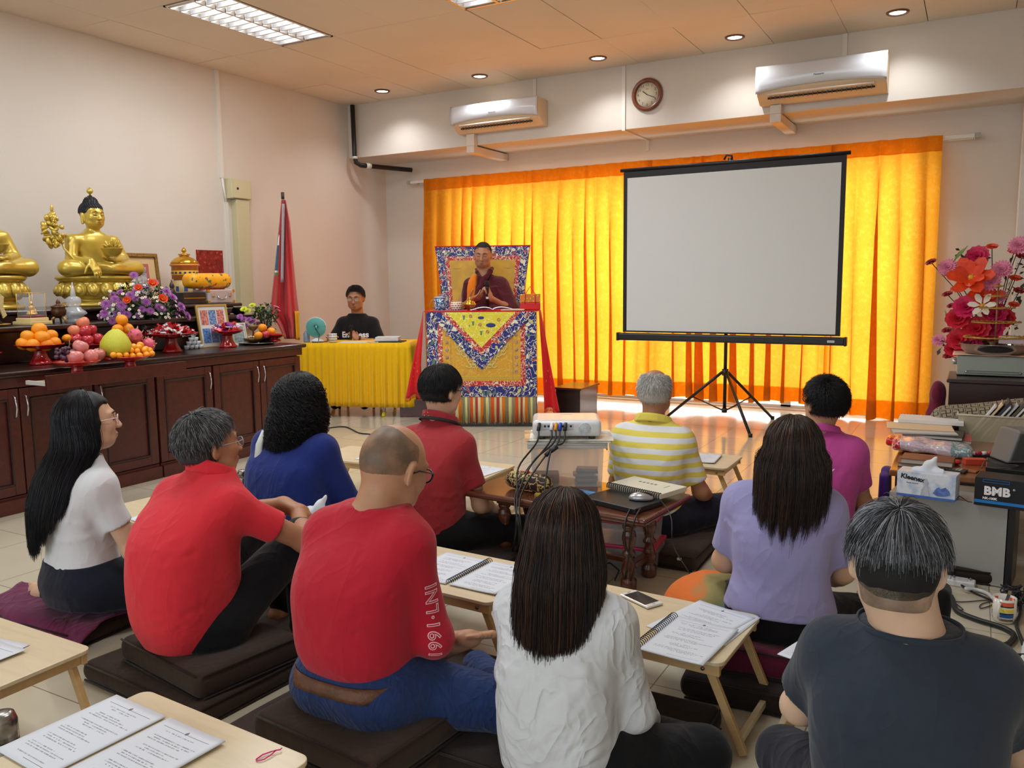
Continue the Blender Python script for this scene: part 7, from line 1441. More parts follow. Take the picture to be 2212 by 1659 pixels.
lowtable(-3.35,2.56,-6,'low table in front of the woman in white T-shirt',w=.6); lowtable(-2.42,2.62,-2,'low table in front of the man in coral polo')
lowtable(-1.67,2.50,-3,'low table with comb-bound booklet beside the bald man\'s arm'); lowtable(-.865,2.42,-3,'low table with the white phone beside the woman in white blouse'); lowtable(-.085,2.40,2,'low table in front of the man in charcoal T-shirt')
lowtable(-3.28,4.02,2,'low table in front of the woman in blue shirt'); lowtable(-2.62,3.98,2,'low table in front of the man in brick red polo'); lowtable(-1.50,4.83,0,'low table in front of the man in striped polo')
# ---------------- printed pages ----------------
def printmat(seed,dens=1.,ver=0):
    nm='printed_page_%d'%seed
    if nm in _M: return _M[nm]
    t=NT(nm); uv=t.n('ShaderNodeTexCoord').outputs['UV']; s=t.sep(uv); u,v=s[0],s[1]
    rows=38; rw=t.math('MULTIPLY',v,rows); ri=t.math('FLOOR',rw); fr=t.math('FRACT',rw)
    wn=t.n('ShaderNodeTexWhiteNoise',noise_dimensions='2D'); cmb=t.n('ShaderNodeCombineXYZ'); t.set(cmb.inputs[0],t.math('ADD',ri,seed*3.7)); t.t.links.new(cmb.outputs[0],wn.inputs['Vector'] if 'Vector' in wn.inputs else wn.inputs[0]); rnd=wn.outputs[0]
    rnd2=t.math('FRACT',t.math('MULTIPLY',rnd,7.31))
    on=t.math('GREATER_THAN',t.math('FRACT',t.math('DIVIDE',t.math('ADD',ri,seed),5)),.25)
    x0=t.math('ADD',.12,t.math('MULTIPLY',rnd2,.22)); x1=t.math('SUBTRACT',.9,t.math('MULTIPLY',rnd,.3))
    c2=t.n('ShaderNodeCombineXYZ'); t.set(c2.inputs[0],t.math('MULTIPLY',u,70)); t.set(c2.inputs[1],t.math('MULTIPLY',ri,3.3)); nz=t.n('ShaderNodeTexNoise',i_Scale=1.0,i_Detail=1); t.t.links.new(c2.outputs[0],nz.inputs['Vector'])
    ch=t.math('GREATER_THAN',nz.outputs[0],.47); ln=t.math('MULTIPLY',t.math('LESS_THAN',t.math('ABSOLUTE',t.math('SUBTRACT',fr,.5)),.22),on)
    m_=t.math('MULTIPLY',t.math('MULTIPLY',ln,ch),t.math('MULTIPLY',t.math('GREATER_THAN',u,x0),t.math('LESS_THAN',u,x1)))
    m_=t.math('MULTIPLY',m_,t.math('MULTIPLY',t.math('LESS_THAN',v,.86),t.math('GREATER_THAN',v,.08)))
    hr=t.math('MULTIPLY',t.math('LESS_THAN',t.math('ABSOLUTE',t.math('SUBTRACT',v,.9)),.0022),t.math('LESS_THAN',t.math('ABSOLUTE',t.math('SUBTRACT',u,.5)),.40)); fr2=t.math('MULTIPLY',t.math('LESS_THAN',t.math('ABSOLUTE',t.math('SUBTRACT',v,.055)),.002),t.math('LESS_THAN',t.math('ABSOLUTE',t.math('SUBTRACT',u,.66)),.24))
    em=t.math('LESS_THAN',t.math('ADD',t.math('ABSOLUTE',t.math('MULTIPLY',t.math('SUBTRACT',u,.5),1.0)),t.math('ABSOLUTE',t.math('SUBTRACT',v,.912))),.026)
    m_=t.math('MAXIMUM',t.math('MULTIPLY',m_,.62),t.math('MAXIMUM',t.math('MAXIMUM',hr,fr2),t.math('MULTIPLY',em,.85))); t.col(t.mix(m_,lin((218,224,234)),lin((60,64,76)))); t.b.inputs['Roughness'].default_value=.6; _M[nm]=t.m; return t.m
def sheet(loc,rz,label,seed=1,w=.21,h=.297,curl=.0,cx=.0,name='printed_sheet',grp=None,parent=None,tilt=(0,0),th=.0006,wave=0):
    vs=[];uv=[]; n=14
    for j in range(n+1):
        for i in range(n+1):
            u,v=i/n,j/n; z=curl*max(0,(u-.55)/.45)**2+cx*max(0,(v-.6)/.4)**2+wave*math.sin(u*7+v*3); vs.append(((u-.5)*w,(v-.5)*h,z)); uv.append((u,v))
    fs=[(j*(n+1)+i,j*(n+1)+i+1,(j+1)*(n+1)+i+1,(j+1)*(n+1)+i) for j in range(n) for i in range(n)]
    me=bpy.data.meshes.new(name); me.from_pydata(vs,[],fs); sheetUV(me,uv); o=meshobj(name,me,printmat(seed),parent,smooth=True,loc=loc,rot=(tilt[0],tilt[1],rz)); q=o.modifiers.new('t','SOLIDIFY'); q.thickness=th; q.offset=-1
    if not parent: tag(o,label,'paper',grp)
    return o
TZ=.2815
def booklet(x,y,z,rz,label,seed,spread=True,left=True,w=.20,h=.285,comb=True):
    t=thing('bound_booklet',label,'booklet',(x,y,z),rz); sheet((w/2+.008,0,.0062),0,'',seed,w,h,name='page',parent=t,th=.003,curl=.003)
    if left: sheet((-w/2-.008,0,.0045),0,'',seed+1,w,h,name='page',parent=t,th=.0025)
    if comb:
        b=MB()
        for k in range(24): yy=-h*.46+h*.92*k/23; b.tube([(-.012*math.cos(a),yy+.0006*a,.004+.010*math.sin(a)+.004) for a in np.linspace(-.4,PI+.4,9)],.0014,5)
        b.make('comb_binding',mat('comb_black',(24,24,26),.4),t)
    return t
# booklets and sheets on tables
booklet(-1.585,2.50,TZ,-.05,'open comb-bound booklet on the table beside the bald man',3)
p=at(300,1600,z=TZ); booklet(-1.71,1.12,TZ,-.06,'open printed booklet on the lower left table',5,comb=False,h=.30,w=.21)
booklet(-.80,2.32,TZ,-.10,'comb-bound booklet half hidden by the white blouse woman\'s arm',7,left=False)
sheet((-.70,2.46,TZ+.001),-.30,'loose printed sheet with two languages near the phone',9); sheet((-.64,2.43,TZ+.0105),-.38,'',11) if 0 else None
sheet((-.655,2.47,TZ+.0006),-.18,'loose sheet at the far right corner of the phone table',12,w=.18,h=.26)
sheet((-2.52,1.20,TZ+.001),.12,'printed sheet on the low table at the left edge',13); sheet((-2.50,1.18,TZ+.0035),.0,'top printed sheet at the left edge of the picture',14,curl=.004)
sheet((-3.30,2.54,TZ+.001),.2,'printed sheet beside the woman in white T-shirt',15); sheet((-3.22,2.50,TZ+.003),-.15,'lower printed sheet beside the woman in white T-shirt',16)
sheet((-2.36,2.58,TZ+.001),.1,'printed sheet between the coral polo man and the bald man',17)
sheet((-3.20,4.04,TZ+.001),.1,'printed sheet right of the woman in blue shirt',18,curl=.01); sheet((-2.43,3.93,TZ+.001),-.1,'printed sheet right of the man in brick red polo',19)
booklet(-1.47,4.83,TZ,.08,'open booklet on the table of the striped polo man',20,comb=False,h=.25,w=.17)
t=booklet(-.235,2.40,TZ,-.30,'spiral booklet at the left end of the charcoal T-shirt man\'s table',22,left=True,w=.17,h=.25)
def phone(loc,rz,label,case,scr=(28,24,26),w=.07,l=.142,rim=None):
    t=thing('smartphone',label,'phone',loc,rz); b=MB(); b.b2((-w/2,-l/2,0),(w/2,l/2,.009)); b.make('case',case,t,bev=.004,seg=3); b=MB(); b.b2((-w/2+.004,-l/2+.018,.0091),(w/2-.004,l/2-.018,.0096)); b.make('screen',mat('screen_glass_dark',scr,.06,coat=.5),t)
    b=MB(); b.cyl((0,-l/2+.010,.0091),(0,-l/2+.010,.0098),.005,n=16); b.make('home_button',mat('button_grey',(190,190,194),.3),t); b=MB(); b.box((0,l/2-.009,.0094),(.014,.002,.0008)); b.make('speaker_slot',ink,t); return t
p=at(1385,1294,z=TZ+.005); phone((p.x,p.y,TZ),1.08,'white smartphone with dark screen on the low table',mat('phone_white',(228,226,224),.25,coat=.5))
p=at(1530,1100,z=.01); phone((p.x+.02,p.y,.0055),.9,'dark phone on the floor right of the striped polo man',mat('phone_tan',(206,150,90),.4))
b=MB(); b.b2((-.045,-.075,0),(.045,.075,.005)); o=b.make('card_sleeve',mat('card_tan',(196,150,80),.5)); o.location=(p.x+.03,p.y+.01,0); o.rotation_euler=(0,0,.7); tag(o,'tan card lying under the dark phone on the floor','card')
b=MB(); pts=[(-.012,-.02,0),(-.014,.0,.001),(-.006,.018,.002),(.0,.026,.003),(.004,.01,.002),(.004,-.01,.001),(-.004,-.022,0),(-.012,-.02,0)]; b.tube(pts,.0016,6); b.tube([(0,.026,.003),(.006,.034,.003),(.004,.04,.003)],.0016,6); o=b.make('hair_tie',mat('pink_tie',(214,40,130),.4)); p=at(576,1636,z=TZ); o.location=(p.x,p.y,TZ+.001); o.rotation_euler=(0,0,-.1); tag(o,'small pink loop lying on the lower left table','hair tie')
def flask(loc,r,h,label,band=True):
    t=thing('thermos_flask',label,'flask',loc,.4); st=mat('steel_brushed',(150,146,142),.25,.9); b=MB(); b.lathe([(0,0),(r,0),(r,h*.70),(0,h*.70)],28); b.make('body',st,t,bev=.002); b=MB(); b.lathe([(0,h*.715),(r*1.0,h*.715),(r*.98,h*.9),(r*.8,h*.98),(r*.5,h),(0,h)],28); b.make('cup_lid',st,t); b=MB(); b.lathe([(r*.93,h*.699),(r*.95,h*.70),(r*.95,h*.716),(r*.93,h*.717)],28); b.make('seal_ring',mat('ring_black',(24,24,26),.5),t)
    b=MB(); b.cyl((r*.98*math.cos(-.6),r*.98*math.sin(-.6),h*.6),(r*1.03*math.cos(-.6),r*1.03*math.sin(-.6),h*.6),.010,n=14); b.make('button',mat('ring_black'),t)
p=at(8,1600,z=.17); flask((p.x,p.y,0),.037,.25,'steel thermos flask on the floor at the lower left edge')
p=at(524,1035,z=TZ+.08); flask((p.x,p.y,TZ),.024,.13,'grey travel flask behind the coral polo man\'s shoulder')
p=at(540,1045,z=TZ+.08); b=MB(); b.lathe([(0,0),(.022,0),(.022,.07),(.012,.085),(.012,.1),(0,.1)],18); o=b.make('black_bottle',mat('ring_black')); o.location=(p.x+.02,p.y+.03,TZ); tag(o,'small black bottle beside the grey travel flask','bottle')
def tissuebox(loc,rz,w,d,h,label,front,tissue=True,parts=None):
    t=thing('tissue_box',label,'tissue box',loc,rz); b=MB(); b.b2((-w/2,-d/2,0),(w/2,d/2,h)); b.make('carton',front,t,bev=.002); F=Field(); F.rc((-.03,0,h+.0),(.0,.0,h+.035),.02,.012,.02); F.rc((0,0,h+.03),(.035,.0,h+.075),.02,.004,.02); F.rc((-.06,0,h+.005),(.05,0,h+.005),.014,.014,.02); F.wrinkle(.008,(60,60,50),3,n=6); F.make('tissue',mat('tissue_white',(226,230,236),.85),t,.005); return t
tb=tissuebox((-2.48,2.68,TZ),.25,.2,.10,.07,'small tissue box with tissues between coral polo and bald man',mat('carton_yellow_blue',(190,200,216),.5,var=.25,vs=14))
# ---------------- centre table ----------------
mah=woodmat('mahogany',(104,56,38),.22,.55,dark=.6)
t=thing('coffee_table','dark mahogany coffee table with turned legs and projector gear','table',(-1.585,3.43,0),math.radians(-5)); b=MB(); b.b2((-.475,-.25,.345),(.475,.25,.375)); b.make('tabletop',mah,t,bev=.012,seg=4); b=MB(); b.b2((-.36,-.13,.30),(.36,.13,.3445)); b.make('apron',mah,t,bev=.003)
prof=[(0,0),(.03,0),(.036,.01),(.036,.05),(.024,.06),(.03,.075),(.034,.10),(.024,.13),(.019,.155),(.03,.165),(.03,.175),(.02,.185),(.026,.21),(.034,.24),(.03,.265),(.022,.275),(.030,.285),(.030,.30),(0,.30)]
for x in(-.33,.33):
    for y in(-.105,.105): b=MB(); b.lathe(prof,18,c=(x,y,0)); b.make('leg',mah,t)
b=MB(); b.b2((-.30,-.02,.09),(.30,.02,.115)); b.make('stretcher',mah,t,bev=.003)
for x in(-.33,.33): b=MB(); b.b2((x-.018,-.075,.088),(x+.018,.075,.118)); b.make('cross_bar',mah,t,bev=.003)
CT=.3755
# plastic storage box
bx_=(-1.72,3.62); t=thing('storage_box','clear plastic storage box on the coffee table under the projector','box',(bx_[0],bx_[1],CT),math.radians(27)); pl=mat('plastic_clear',(214,214,212),.22,alpha=.27,coat=.3)
def hollow(w,d,h,th_,m_,nm,t,z0=0,tp=1.05):
    b=MB(); b.box((0,0,z0+th_/2),(w,d,th_));
    for s in(-1,1): b.add([(s*w/2,-d/2,z0),(s*w/2,d/2,z0),(s*w/2*tp,d/2*tp,z0+h),(s*w/2*tp,-d/2*tp,z0+h)],[(0,1,2,3)]); b.add([(-w/2,s*d/2,z0),(w/2,s*d/2,z0),(w/2*tp,s*d/2*tp,z0+h),(-w/2*tp,s*d/2*tp,z0+h)],[(0,1,2,3)])
    return b.make(nm,m_,t,solid=th_)
hollow(.33,.26,.205,.003,pl,'tub',t); b=MB(); b.b2((-.19,-.155,.205),(.19,.155,.217)); b.b2((-.19,-.155,.19),(.19,-.150,.205)); b.b2((-.19,.150,.19),(.19,.155,.205)); b.make('lid',mat('plastic_lid',(206,206,204),.3,alpha=.75),t,bev=.003)
lg=mat('clip_lime',(176,222,60),.4); b=MB(); b.b2((.1905,-.08,.165),(.197,.09,.212)); b.make('clip',lg,t,bev=.004)
g=random.Random(5)
for k in range(6): b=MB(); b.b2((-.05,-.03,0),(.05,.03,.012)); o=b.make('disc_case',mat('case_grey_%d'%(k%2),[(96,104,112),(140,146,150)][k%2],.3)); a=math.radians(27); x,y=.09+g.uniform(-.01,.01),-.06; o.location=(bx_[0]+x*math.cos(a)-y*math.sin(a),bx_[1]+x*math.sin(a)+y*math.cos(a),CT+.004+.0125*k); o.rotation_euler=(0,0,a+g.uniform(-.2,.2)); tag(o,['lowest','second from below','third from below','third from the top','second from the top','topmost'][k]+' flat grey case stacked inside the clear storage box','case','grey cases inside the storage box')
b=MB(); b.box((0,0,.02),(.12,.09,.04)); o=b.make('small_carton',mat('carton_brown',(150,96,60),.6)); o.location=(bx_[0]-.08,bx_[1]-.06,CT+.0035); o.rotation_euler=(0,0,.5); tag(o,'brown carton inside the clear storage box','carton')
for k,(w,d,rz,c) in enumerate([(.40,.30,.52,(150,176,166)),(.38,.31,.42,(206,206,190)),(.42,.28,.50,(196,160,120)),(.40,.29,.46,(214,214,206))]):
    b=MB(); b.b2((-w/2,-d/2,0),(w/2,d/2,.0022)); o=b.make('magazine',mat('magazine_%d'%k,c,.45,var=.35,vs=12)); o.location=(bx_[0]+.02*(k%2),bx_[1]+.01,CT+.2175+.0026*k); o.rotation_euler=(0,0,rz); tag(o,['greenish magazine, lowest under the projector','pale magazine second from below under the projector','tan coloured magazine, second from top under the projector','topmost pale magazine directly under the projector'][k],'magazine','magazines under the projector')
PZ=CT+.2175+.0108; t=thing('projector','white projector with cables plugged in on the plastic box','projector',(bx_[0]+.0,bx_[1]+.0,PZ),math.radians(27)); wp=mat('projector_white',(218,220,222),.25,coat=.3)
F=Field(); F.box((0,0,.053),(.165,.125,.040),.022,.01); F.el((.0,.13,.053),(.15,.012,.03),.02); F.make('casing',wp,t,.006)
b=MB(); b.b2((-.125,-.1275,.05),(.03,-.1245,.078)); b.make('port_panel',mat('port_grey',(196,202,206),.4),t,bev=.002)
for k,(x,c) in enumerate(((-.105,(30,30,32)),(-.088,(40,40,44)),(-.062,(60,60,60)),(-.02,(30,30,34)),(.018,(26,26,28)))): b=MB(); b.cyl((x,-.1285,.066),(x,-.1265,.066),.0055,n=12); b.make('socket',mat('socket_%d'%c[0],c,.4),t)
b=MB(); [b.tube([(.085+r*math.cos(a),-.1255,.052+r*math.sin(a)) for a in np.linspace(0,2*PI,20)],.0014,5) for r in(.008,.015,.022,.028)]; b.cyl((.085,-.1235,.052),(.085,-.1252,.052),.03,n=24); b.make('speaker_grille',mat('grille_pale',(206,214,216),.4),t)
for x in(-.12,.12): b=MB(); b.cyl((x,-.09,.0),(x,-.09,.016),.016,n=16); b.make('foot',ink,t)
b=MB(); b.b2((-.03,.05,.0925),(.03,.075,.0945)); b.make('button_panel',mat('panel_bluegrey',(186,206,212),.3),t,bev=.001)
PA=math.radians(27)
def PJ(x,y,z): return Vector((bx_[0]+x*math.cos(PA)-y*math.sin(PA),bx_[1]+x*math.sin(PA)+y*math.cos(PA),PZ+z))
fl_=lambda x,y,z=CT+.006: at(x,y,z=z)
for (px,c,lab,mid,plug) in ((-.135,(20,20,22),'black power cable plugged at the left of the projector',[(1120,1010),(1117,1070)],(24,24,26)),(-.075,(214,214,214),'white-plugged cable of the projector, second from left',[(1135,1020),(1112,1075)],(220,220,220)),(-.055,(200,120,40),'yellow-plugged cable of the projector',[(1150,1000),(1116,1080)],(226,150,40)),(-.035,(30,60,170),'cable with blue connector and ferrite bead',[(1178,985),(1125,1070)],(30,60,180)),(-.01,(24,24,26),'black cable with ferrite bead, rightmost at the projector',[(1190,975),(1175,1080)],(24,24,26))):
    a=PJ(px,-.15,.058); b_=PJ(px-.01,-.20,.0); q=at(mid[0][0],mid[0][1],Y=3.36); q2=at(mid[1][0],mid[1][1],Y=3.20)
    end=at(1130+px*120,1150,Y=3.12) if px<-.02 else at(1190,1090,Y=3.1); e2=at(1130+px*200,1205,z=.01) if px<-.02 else at(1200,1120,Y=3.1)
    o=cable('projector_cable',[a,b_,q,q2,end,e2],.0042,lab,(24,24,26),grp='cables hanging from the projector')
    pb=MB(); d=(a-b_).normalized(); pb.tube([a-d*.01,a+d*.03],[.009,.008],8); pb.make('plug',mat('plug_%d_%d'%(plug[0],plug[2]),plug,.4),o)
    if px>-.04: pb=MB(); m0=b_.lerp(q,.75); dd=(q-b_).normalized(); pb.tube([m0-dd*.02,m0+dd*.02],.010,10); pb.make('ferrite_bead',mat('ring_black'),o)
pcm=NT('pouch_pattern'); v=pcm.obj(); w_=pcm.noise(v,26,1,.4,1.6).outputs[0]; pcm.col(pcm.mix(pcm.ramp(w_,[(.43,(0,0,0)),(.46,(1,1,1)),(.53,(1,1,1)),(.56,(0,0,0))]),lin((48,30,34)),lin((206,180,110)))); pcm.b.inputs['Roughness'].default_value=.6
p=at(1142,1040,z=CT+.045); F=Field(); F.rc((-.085,0,.045),(.085,0,.045),.040,.044,.02); F.wrinkle(.007,(40,40,40),3,n=6); t=thing('zip_pouch','plump brown pouch with gold swirl pattern on the coffee table','pouch',(p.x,p.y,CT),-.12); F.make('body',pcm.m,t,.006); b=MB(); b.ell((-.005,0,.09),(.012,.008,.008),8,6); b.make('zip_pull',mat('bag_red',(206,30,34),.6),t)
for k,(x,y,w,d,c,lab,rz) in enumerate([(1172,1072,.07,.03,(206,176,60),'yellow and black sweet packet on the coffee table edge',.2),(1200,1062,.08,.04,(196,40,36),'red packet beside the swirl pouch',.5),(1222,1058,.05,.02,(70,90,170),'small blue packet near the plastic box',.1),(1265,1066,.10,.03,(96,150,206),'light blue sachet on the coffee table',-.2)]):
    p=at(x,y,z=CT); b=MB(); b.box((0,0,.006),(w,d,.011)); o=b.make('packet',mat('packet_%d'%k,c,.3,var=.4,vs=40)); o.location=(p.x,p.y,CT); o.rotation_euler=(0,0,rz); tag(o,lab,'packet')
# laptop-like box, notebook, mouse
p=at(1345,1085,z=CT+.012); t=thing('laptop','closed black laptop with cables under the mouse','laptop',(p.x-.01,p.y+.02,CT),-.30); b=MB(); b.b2((-.15,-.10,0),(.15,.10,.024)); b.make('body',mat('laptop_black',(24,24,26),.4),t,bev=.005,seg=3)
p=at(1398,1052,z=CT+.05); t=thing('comb_notebook','thick cream comb-bound book lying on the laptop','book',(p.x-.02,p.y+.05,CT+.0245),-.30); b=MB(); b.b2((-.15,-.10,0),(.15,.10,.022)); b.make('pages',mat('book_cream',(222,216,196),.65),t,bev=.002)
b=MB(); [b.tube([(-.145+.0121*k,-.098+.012*math.cos(a)*-1,.012+.015*math.sin(a)) for a in np.linspace(-.6,PI+.4,8)],.0025,5) for k in range(25)]; b.make('comb_binding',mat('comb_black'),t)
b=MB(); [b.box((-.06+.022*k,.03,.0226),(.012,.012,.0006)) for k in range(5)]; b.box((.09,.03,.0226),(.002,.05,.0006)); b.make('cover_title',mat('title_grey',(110,106,96),.6),t)
p=at(1382,1068,z=CT+.045); t=thing('computer_mouse','silver and black computer mouse on the laptop','mouse',(p.x+.01,p.y-.01,CT+.0245),-1.2); F=Field(); F.el((0,0,.008),(.031,.055,.027),.01); F.plane((0,0,.001),(0,0,-1)); F.make('shell',mat('mouse_silver',(176,176,180),.25,.6),t,.004); F=Field(); F.el((0,.012,.0125),(.018,.045,.025),.01); F.plane((0,0,.02),(0,0,-1)); F.make('top_panel',mat('mouse_black',(24,24,26),.15,coat=.5),t,.004)
m0=at(1405,1075,z=CT+.03); cable('mouse_cable',[m0,at(1430,1085,z=CT+.02),at(1450,1120,Y=3.13),at(1455,1180,Y=3.1),at(1490,1240,z=.02),at(1510,1290,z=.01)],.0025,'thin mouse cable dropping from the table to the floor')
for k,(a,b_,c,d) in enumerate([((1362,1098),(1350,1130),(1352,1180),(1370,1220)),((1385,1095),(1372,1120),(1362,1160),(1358,1200))]): cable('laptop_cable',[at(*a,z=CT+.02),at(*b_,Y=3.13),at(*c,Y=3.12),at(d[0],d[1],Y=3.15),at(d[0]-10,1265,z=.01)],.004,['black cable looping from the laptop front, left one','black cable from the laptop front, right one'][k],(22,22,24))
# pink-lidded boxes under the table
t=thing('craft_box','clear box with pink lid under the coffee table','box',(-1.40,3.62,.0),.1); hollow(.30,.22,.11,.003,pl,'tub',t); b=MB(); b.b2((-.165,-.125,.11),(.165,.125,.125)); b.make('lid',mat('lid_pink',(214,50,90),.35),t,bev=.004)
t=thing('craft_box','upper clear box with pink rim on the pink-lidded one','box',(-1.40,3.62,.1255),.1); hollow(.28,.21,.10,.003,pl,'tub',t); b=MB(); b.b2((-.155,-.12,.10),(.155,.12,.112)); b.make('lid',mat('lid_pink'),t,bev=.004)
t=thing('black_bag','black bag and straps on the floor under the coffee table','bag',(-1.52,3.28,0),.3); F=Field(); F.box((0,0,.05),(.12,.07,.05),.03,.01); F.wrinkle(.006,(30,30,30),5); F.make('body',black,t,.008); b=MB(); b.tube([(.1,0,.08),(.16,.0,.10),(.2,.02,.06),(.18,.03,.01)],.008,6,flat=.4); b.make('strap',black,t)
# colourful scarf over the lavender woman's knee and its fringe
sm=NT('scarf_multicolour'); v=sm.obj(); s_=sm.sep(v); nn=sm.noise(v,6,2).outputs[0]; f=sm.math('ADD',sm.math('MULTIPLY',s_[2],2.8),sm.math('SUBTRACT',sm.math('MULTIPLY',nn,.55),sm.math('MULTIPLY',sm.math('ADD',s_[0],.86),2.6))); sm.col(sm.ramp(f,[(0,lin((60,96,140))),(.50,lin((96,136,170))),(.66,lin((120,116,70))),(.84,lin((150,138,84))),(.93,lin((216,110,40)))])); sm.b.inputs['Roughness'].default_value=.85; sm.bump(sm.noise(sm.mapping(v,(1,1,3)),60,3).outputs[0],.5,.004)
F=Field(); F.el((-.80,2.90,.13),(.17,.21,.15),.04); F.rc((-.74,2.80,.15),(-.66,2.78,.16),.13,.10,.05); F.wrinkle(.009,(26,26,16),3,n=7); F.plane((0,0,.004),(0,0,-1)); o=F.make('patterned_scarf',sm.m,None,.009); tag(o,'orange, olive and blue scarf draped over the lavender woman\'s knee','scarf')
b=MB(); g=random.Random(6)
for k in range(40): p0=Vector((-1.02,2.88+.0035*k-.05,.02)); b.tube([p0,p0+Vector((-.05,g.uniform(-.01,.01),.01)),p0+Vector((-.09,g.uniform(-.03,.03),-.012))],.0025,4)
F=Field(); F.el((-1.02,2.93,.018),(.10,.09,.022),.02); F.wrinkle(.007,(40,40,20),8); F.make('scarf_end',mat('scarf_rust',(206,100,56),.85,var=.4,vs=20),o,.007); b.make('fringe',mat('scarf_fringe',(60,110,130),.85,var=.4,vs=30),o)
# bag strap behind the woman in blue
b=MB(); b.tube([at(570,930,Y=2.80),at(560,960,Y=2.76),at(556,1000,Y=2.74),at(555,1045,Y=2.76),at(560,1090,Y=2.8)],[.012,.02,.02,.02,.015],8,flat=.5); o=b.make('white_scarf',mat('scarf_white',(206,210,206),.8),None); tag(o,'white scarf hanging at the left side of the woman in blue','scarf')
for k,(x,y) in enumerate([(560,1385),(566,1378),(575,1390),(571,1372),(583,1386)]):
    p=at(x,y,z=.075); b=MB(); a=k*1.1; b.tube([(0,0,0),(.012*math.cos(a),.012*math.sin(a),.004),(.02*math.cos(a+.5),.02*math.sin(a+.5),0)],.0022,5); o=b.make('crumb',mat('crumb_orange',(176,86,34),.6)); o.location=(p.x,p.y,.074); tag(o,['leftmost','second, slightly higher','lower middle','topmost','rightmost'][k]+' tiny orange shred on the mat beside the coral polo man','shred','orange shreds on the mat')
# ---------------- right-hand desk and cabinet ----------------
DZ=.42
dl=at(1921,1015,z=DZ); t=thing('side_desk','low brown wooden desk piled with papers at the right','desk',(dl.x,dl.y+.0,0)); b=MB(); b.b2((0,0,DZ-.03),(1.3,1.05,DZ)); b.make('desktop',woodmat('desk_oak',(150,92,46),.25,.5,dark=.75),t,bev=.006)
for x in(.05,1.25):
    for y in(.06,.99): b=MB(); b.b2((x-.025,y-.025,0),(x+.025,y+.025,DZ-.031)); b.make('leg',wd,t,bev=.003)
X0,Y0_=dl.x,dl.y
F=Field(); F.box((X0-.025,Y0_+.12,.20),(.02,.13,.19),.012,.01); F.wrinkle(.008,(30,30,8),3); o=F.make('purple_cloth',cloth('cloth_purple',(74,40,130)),None,.007); tag(o,'purple cloth hanging at the left end of the low desk','cloth')
# grey metal case
g0=at(2036,1247,z=0); g1=at(2166,1271,z=0); dv=(g1-g0); an=math.atan2(dv.y,dv.x); L_=dv.length+.24
t=thing('computer_case','flat-sided grey metal case on the floor under the desk edge','computer case',(g1.x,g1.y,0),an); mg_=mat('metal_grey',(176,178,176),.32,.35); b=MB(); b.b2((-L_,0,.004),(0,.0015,.365)); b.b2((-L_,.002,.004),(0,.19,.365)); b.make('shell',mg_,t,bev=.003); b=MB(); b.b2((.001,.004,.006),(.03,.186,.36)); b.make('front_fascia',mat('fascia_black',(26,26,28),.4),t,bev=.004)
CC=lambda x,y,z=.3655:(g1.x+x*math.cos(an)-y*math.sin(an),g1.y+x*math.sin(an)+y*math.cos(an),z)
def boxart(name,loc,rz,w,d,h,m_,label,cat):
    t=thing(name,label,cat,loc,rz); b=MB(); b.b2((-w/2,-d/2,0),(w/2,d/2,h)); b.make('carton',m_,t,bev=.002); return t
cm_=NT('carton_frost'); v=cm_.obj(); n_=cm_.noise(v,16,4,.6).outputs[0]; s_=cm_.sep(v); c_=cm_.mix(cm_.ramp(n_,[(.45,(0,0,0)),(.62,(1,1,1))]),lin((222,228,238)),lin((176,196,224))); c_=cm_.mix(cm_.math('LESS_THAN',s_[2],.012),c_,lin((70,110,196))); cm_.col(c_); cm_.b.inputs['Roughness'].default_value=.35
p0=at(2002,1078,z=.366); tb=tissuebox((p0.x,p0.y+.06,.3655),an,.24,.11,.115,'large pale blue and white tissue box on the grey metal case',cm_.m)
writing('Kleenex',.030,mat('print_black',(24,26,34),.5),tb,(-.055,-.0562,.088),(PI/2,.12,0),bold=.001); writing('facial tissues',.010,mat('print_slate',(110,124,150),.5),tb,(-.055,-.0562,.066),(PI/2,0,0))
b=MB(); b.prism([(.03,.03),(.045,.055),(.055,.06),(.06,.052),(.08,.062),(.095,.048),(.10,.03),(.08,.022),(.05,.018)],.0556,.0566,Matrix(((1,0,0,0),(0,0,-1,0),(0,1,0,0),(0,0,0,1)))); b.make('printed_patch',mat('print_blue',(90,120,190),.5,var=.3,vs=60),tb)
b=MB(); b.prism([(-.02,.013),(.018,.013),(.014,.04),(.006,.055),(.012,.075),(.004,.092),(-.008,.092),(-.014,.075),(-.008,.055),(-.016,.04)],.0556,.0566,Matrix(((1,0,0,0),(0,0,-1,0),(0,1,0,0),(0,0,0,1)))); b.make('printed_patch',mat('print_frostgrey',(186,190,206),.5,var=.15,vs=60),tb)
q0=at(2103,1092,z=.366); kb=thing('karaoke_box','black and blue printed product box beside the tissue box','box',(q0.x,q0.y+.02,.3655),an); b=MB(); b.b2((0,0,0),(.42,.14,.125)); b.make('carton',mat('carton_black',(24,24,28),.35),kb,bev=.002)
bl_=mat('print_azure',(20,120,200),.4); wh=mat('print_white',(236,236,240),.7)
writing('BMB',.050,wh,kb,(.085,-.0008,.068),(PI/2,0,0),bold=.0025,spacing=1.05); writing('NK-100K',.014,wh,kb,(.06,-.0008,.036),(PI/2,0,0),bold=.0006); writing('®',.012,wh,kb,(.148,-.0008,.085),(PI/2,0,0)); writing('BMB',.03,wh,kb,(.36,-.0022,.06),(PI/2,0,0),bold=.0015)
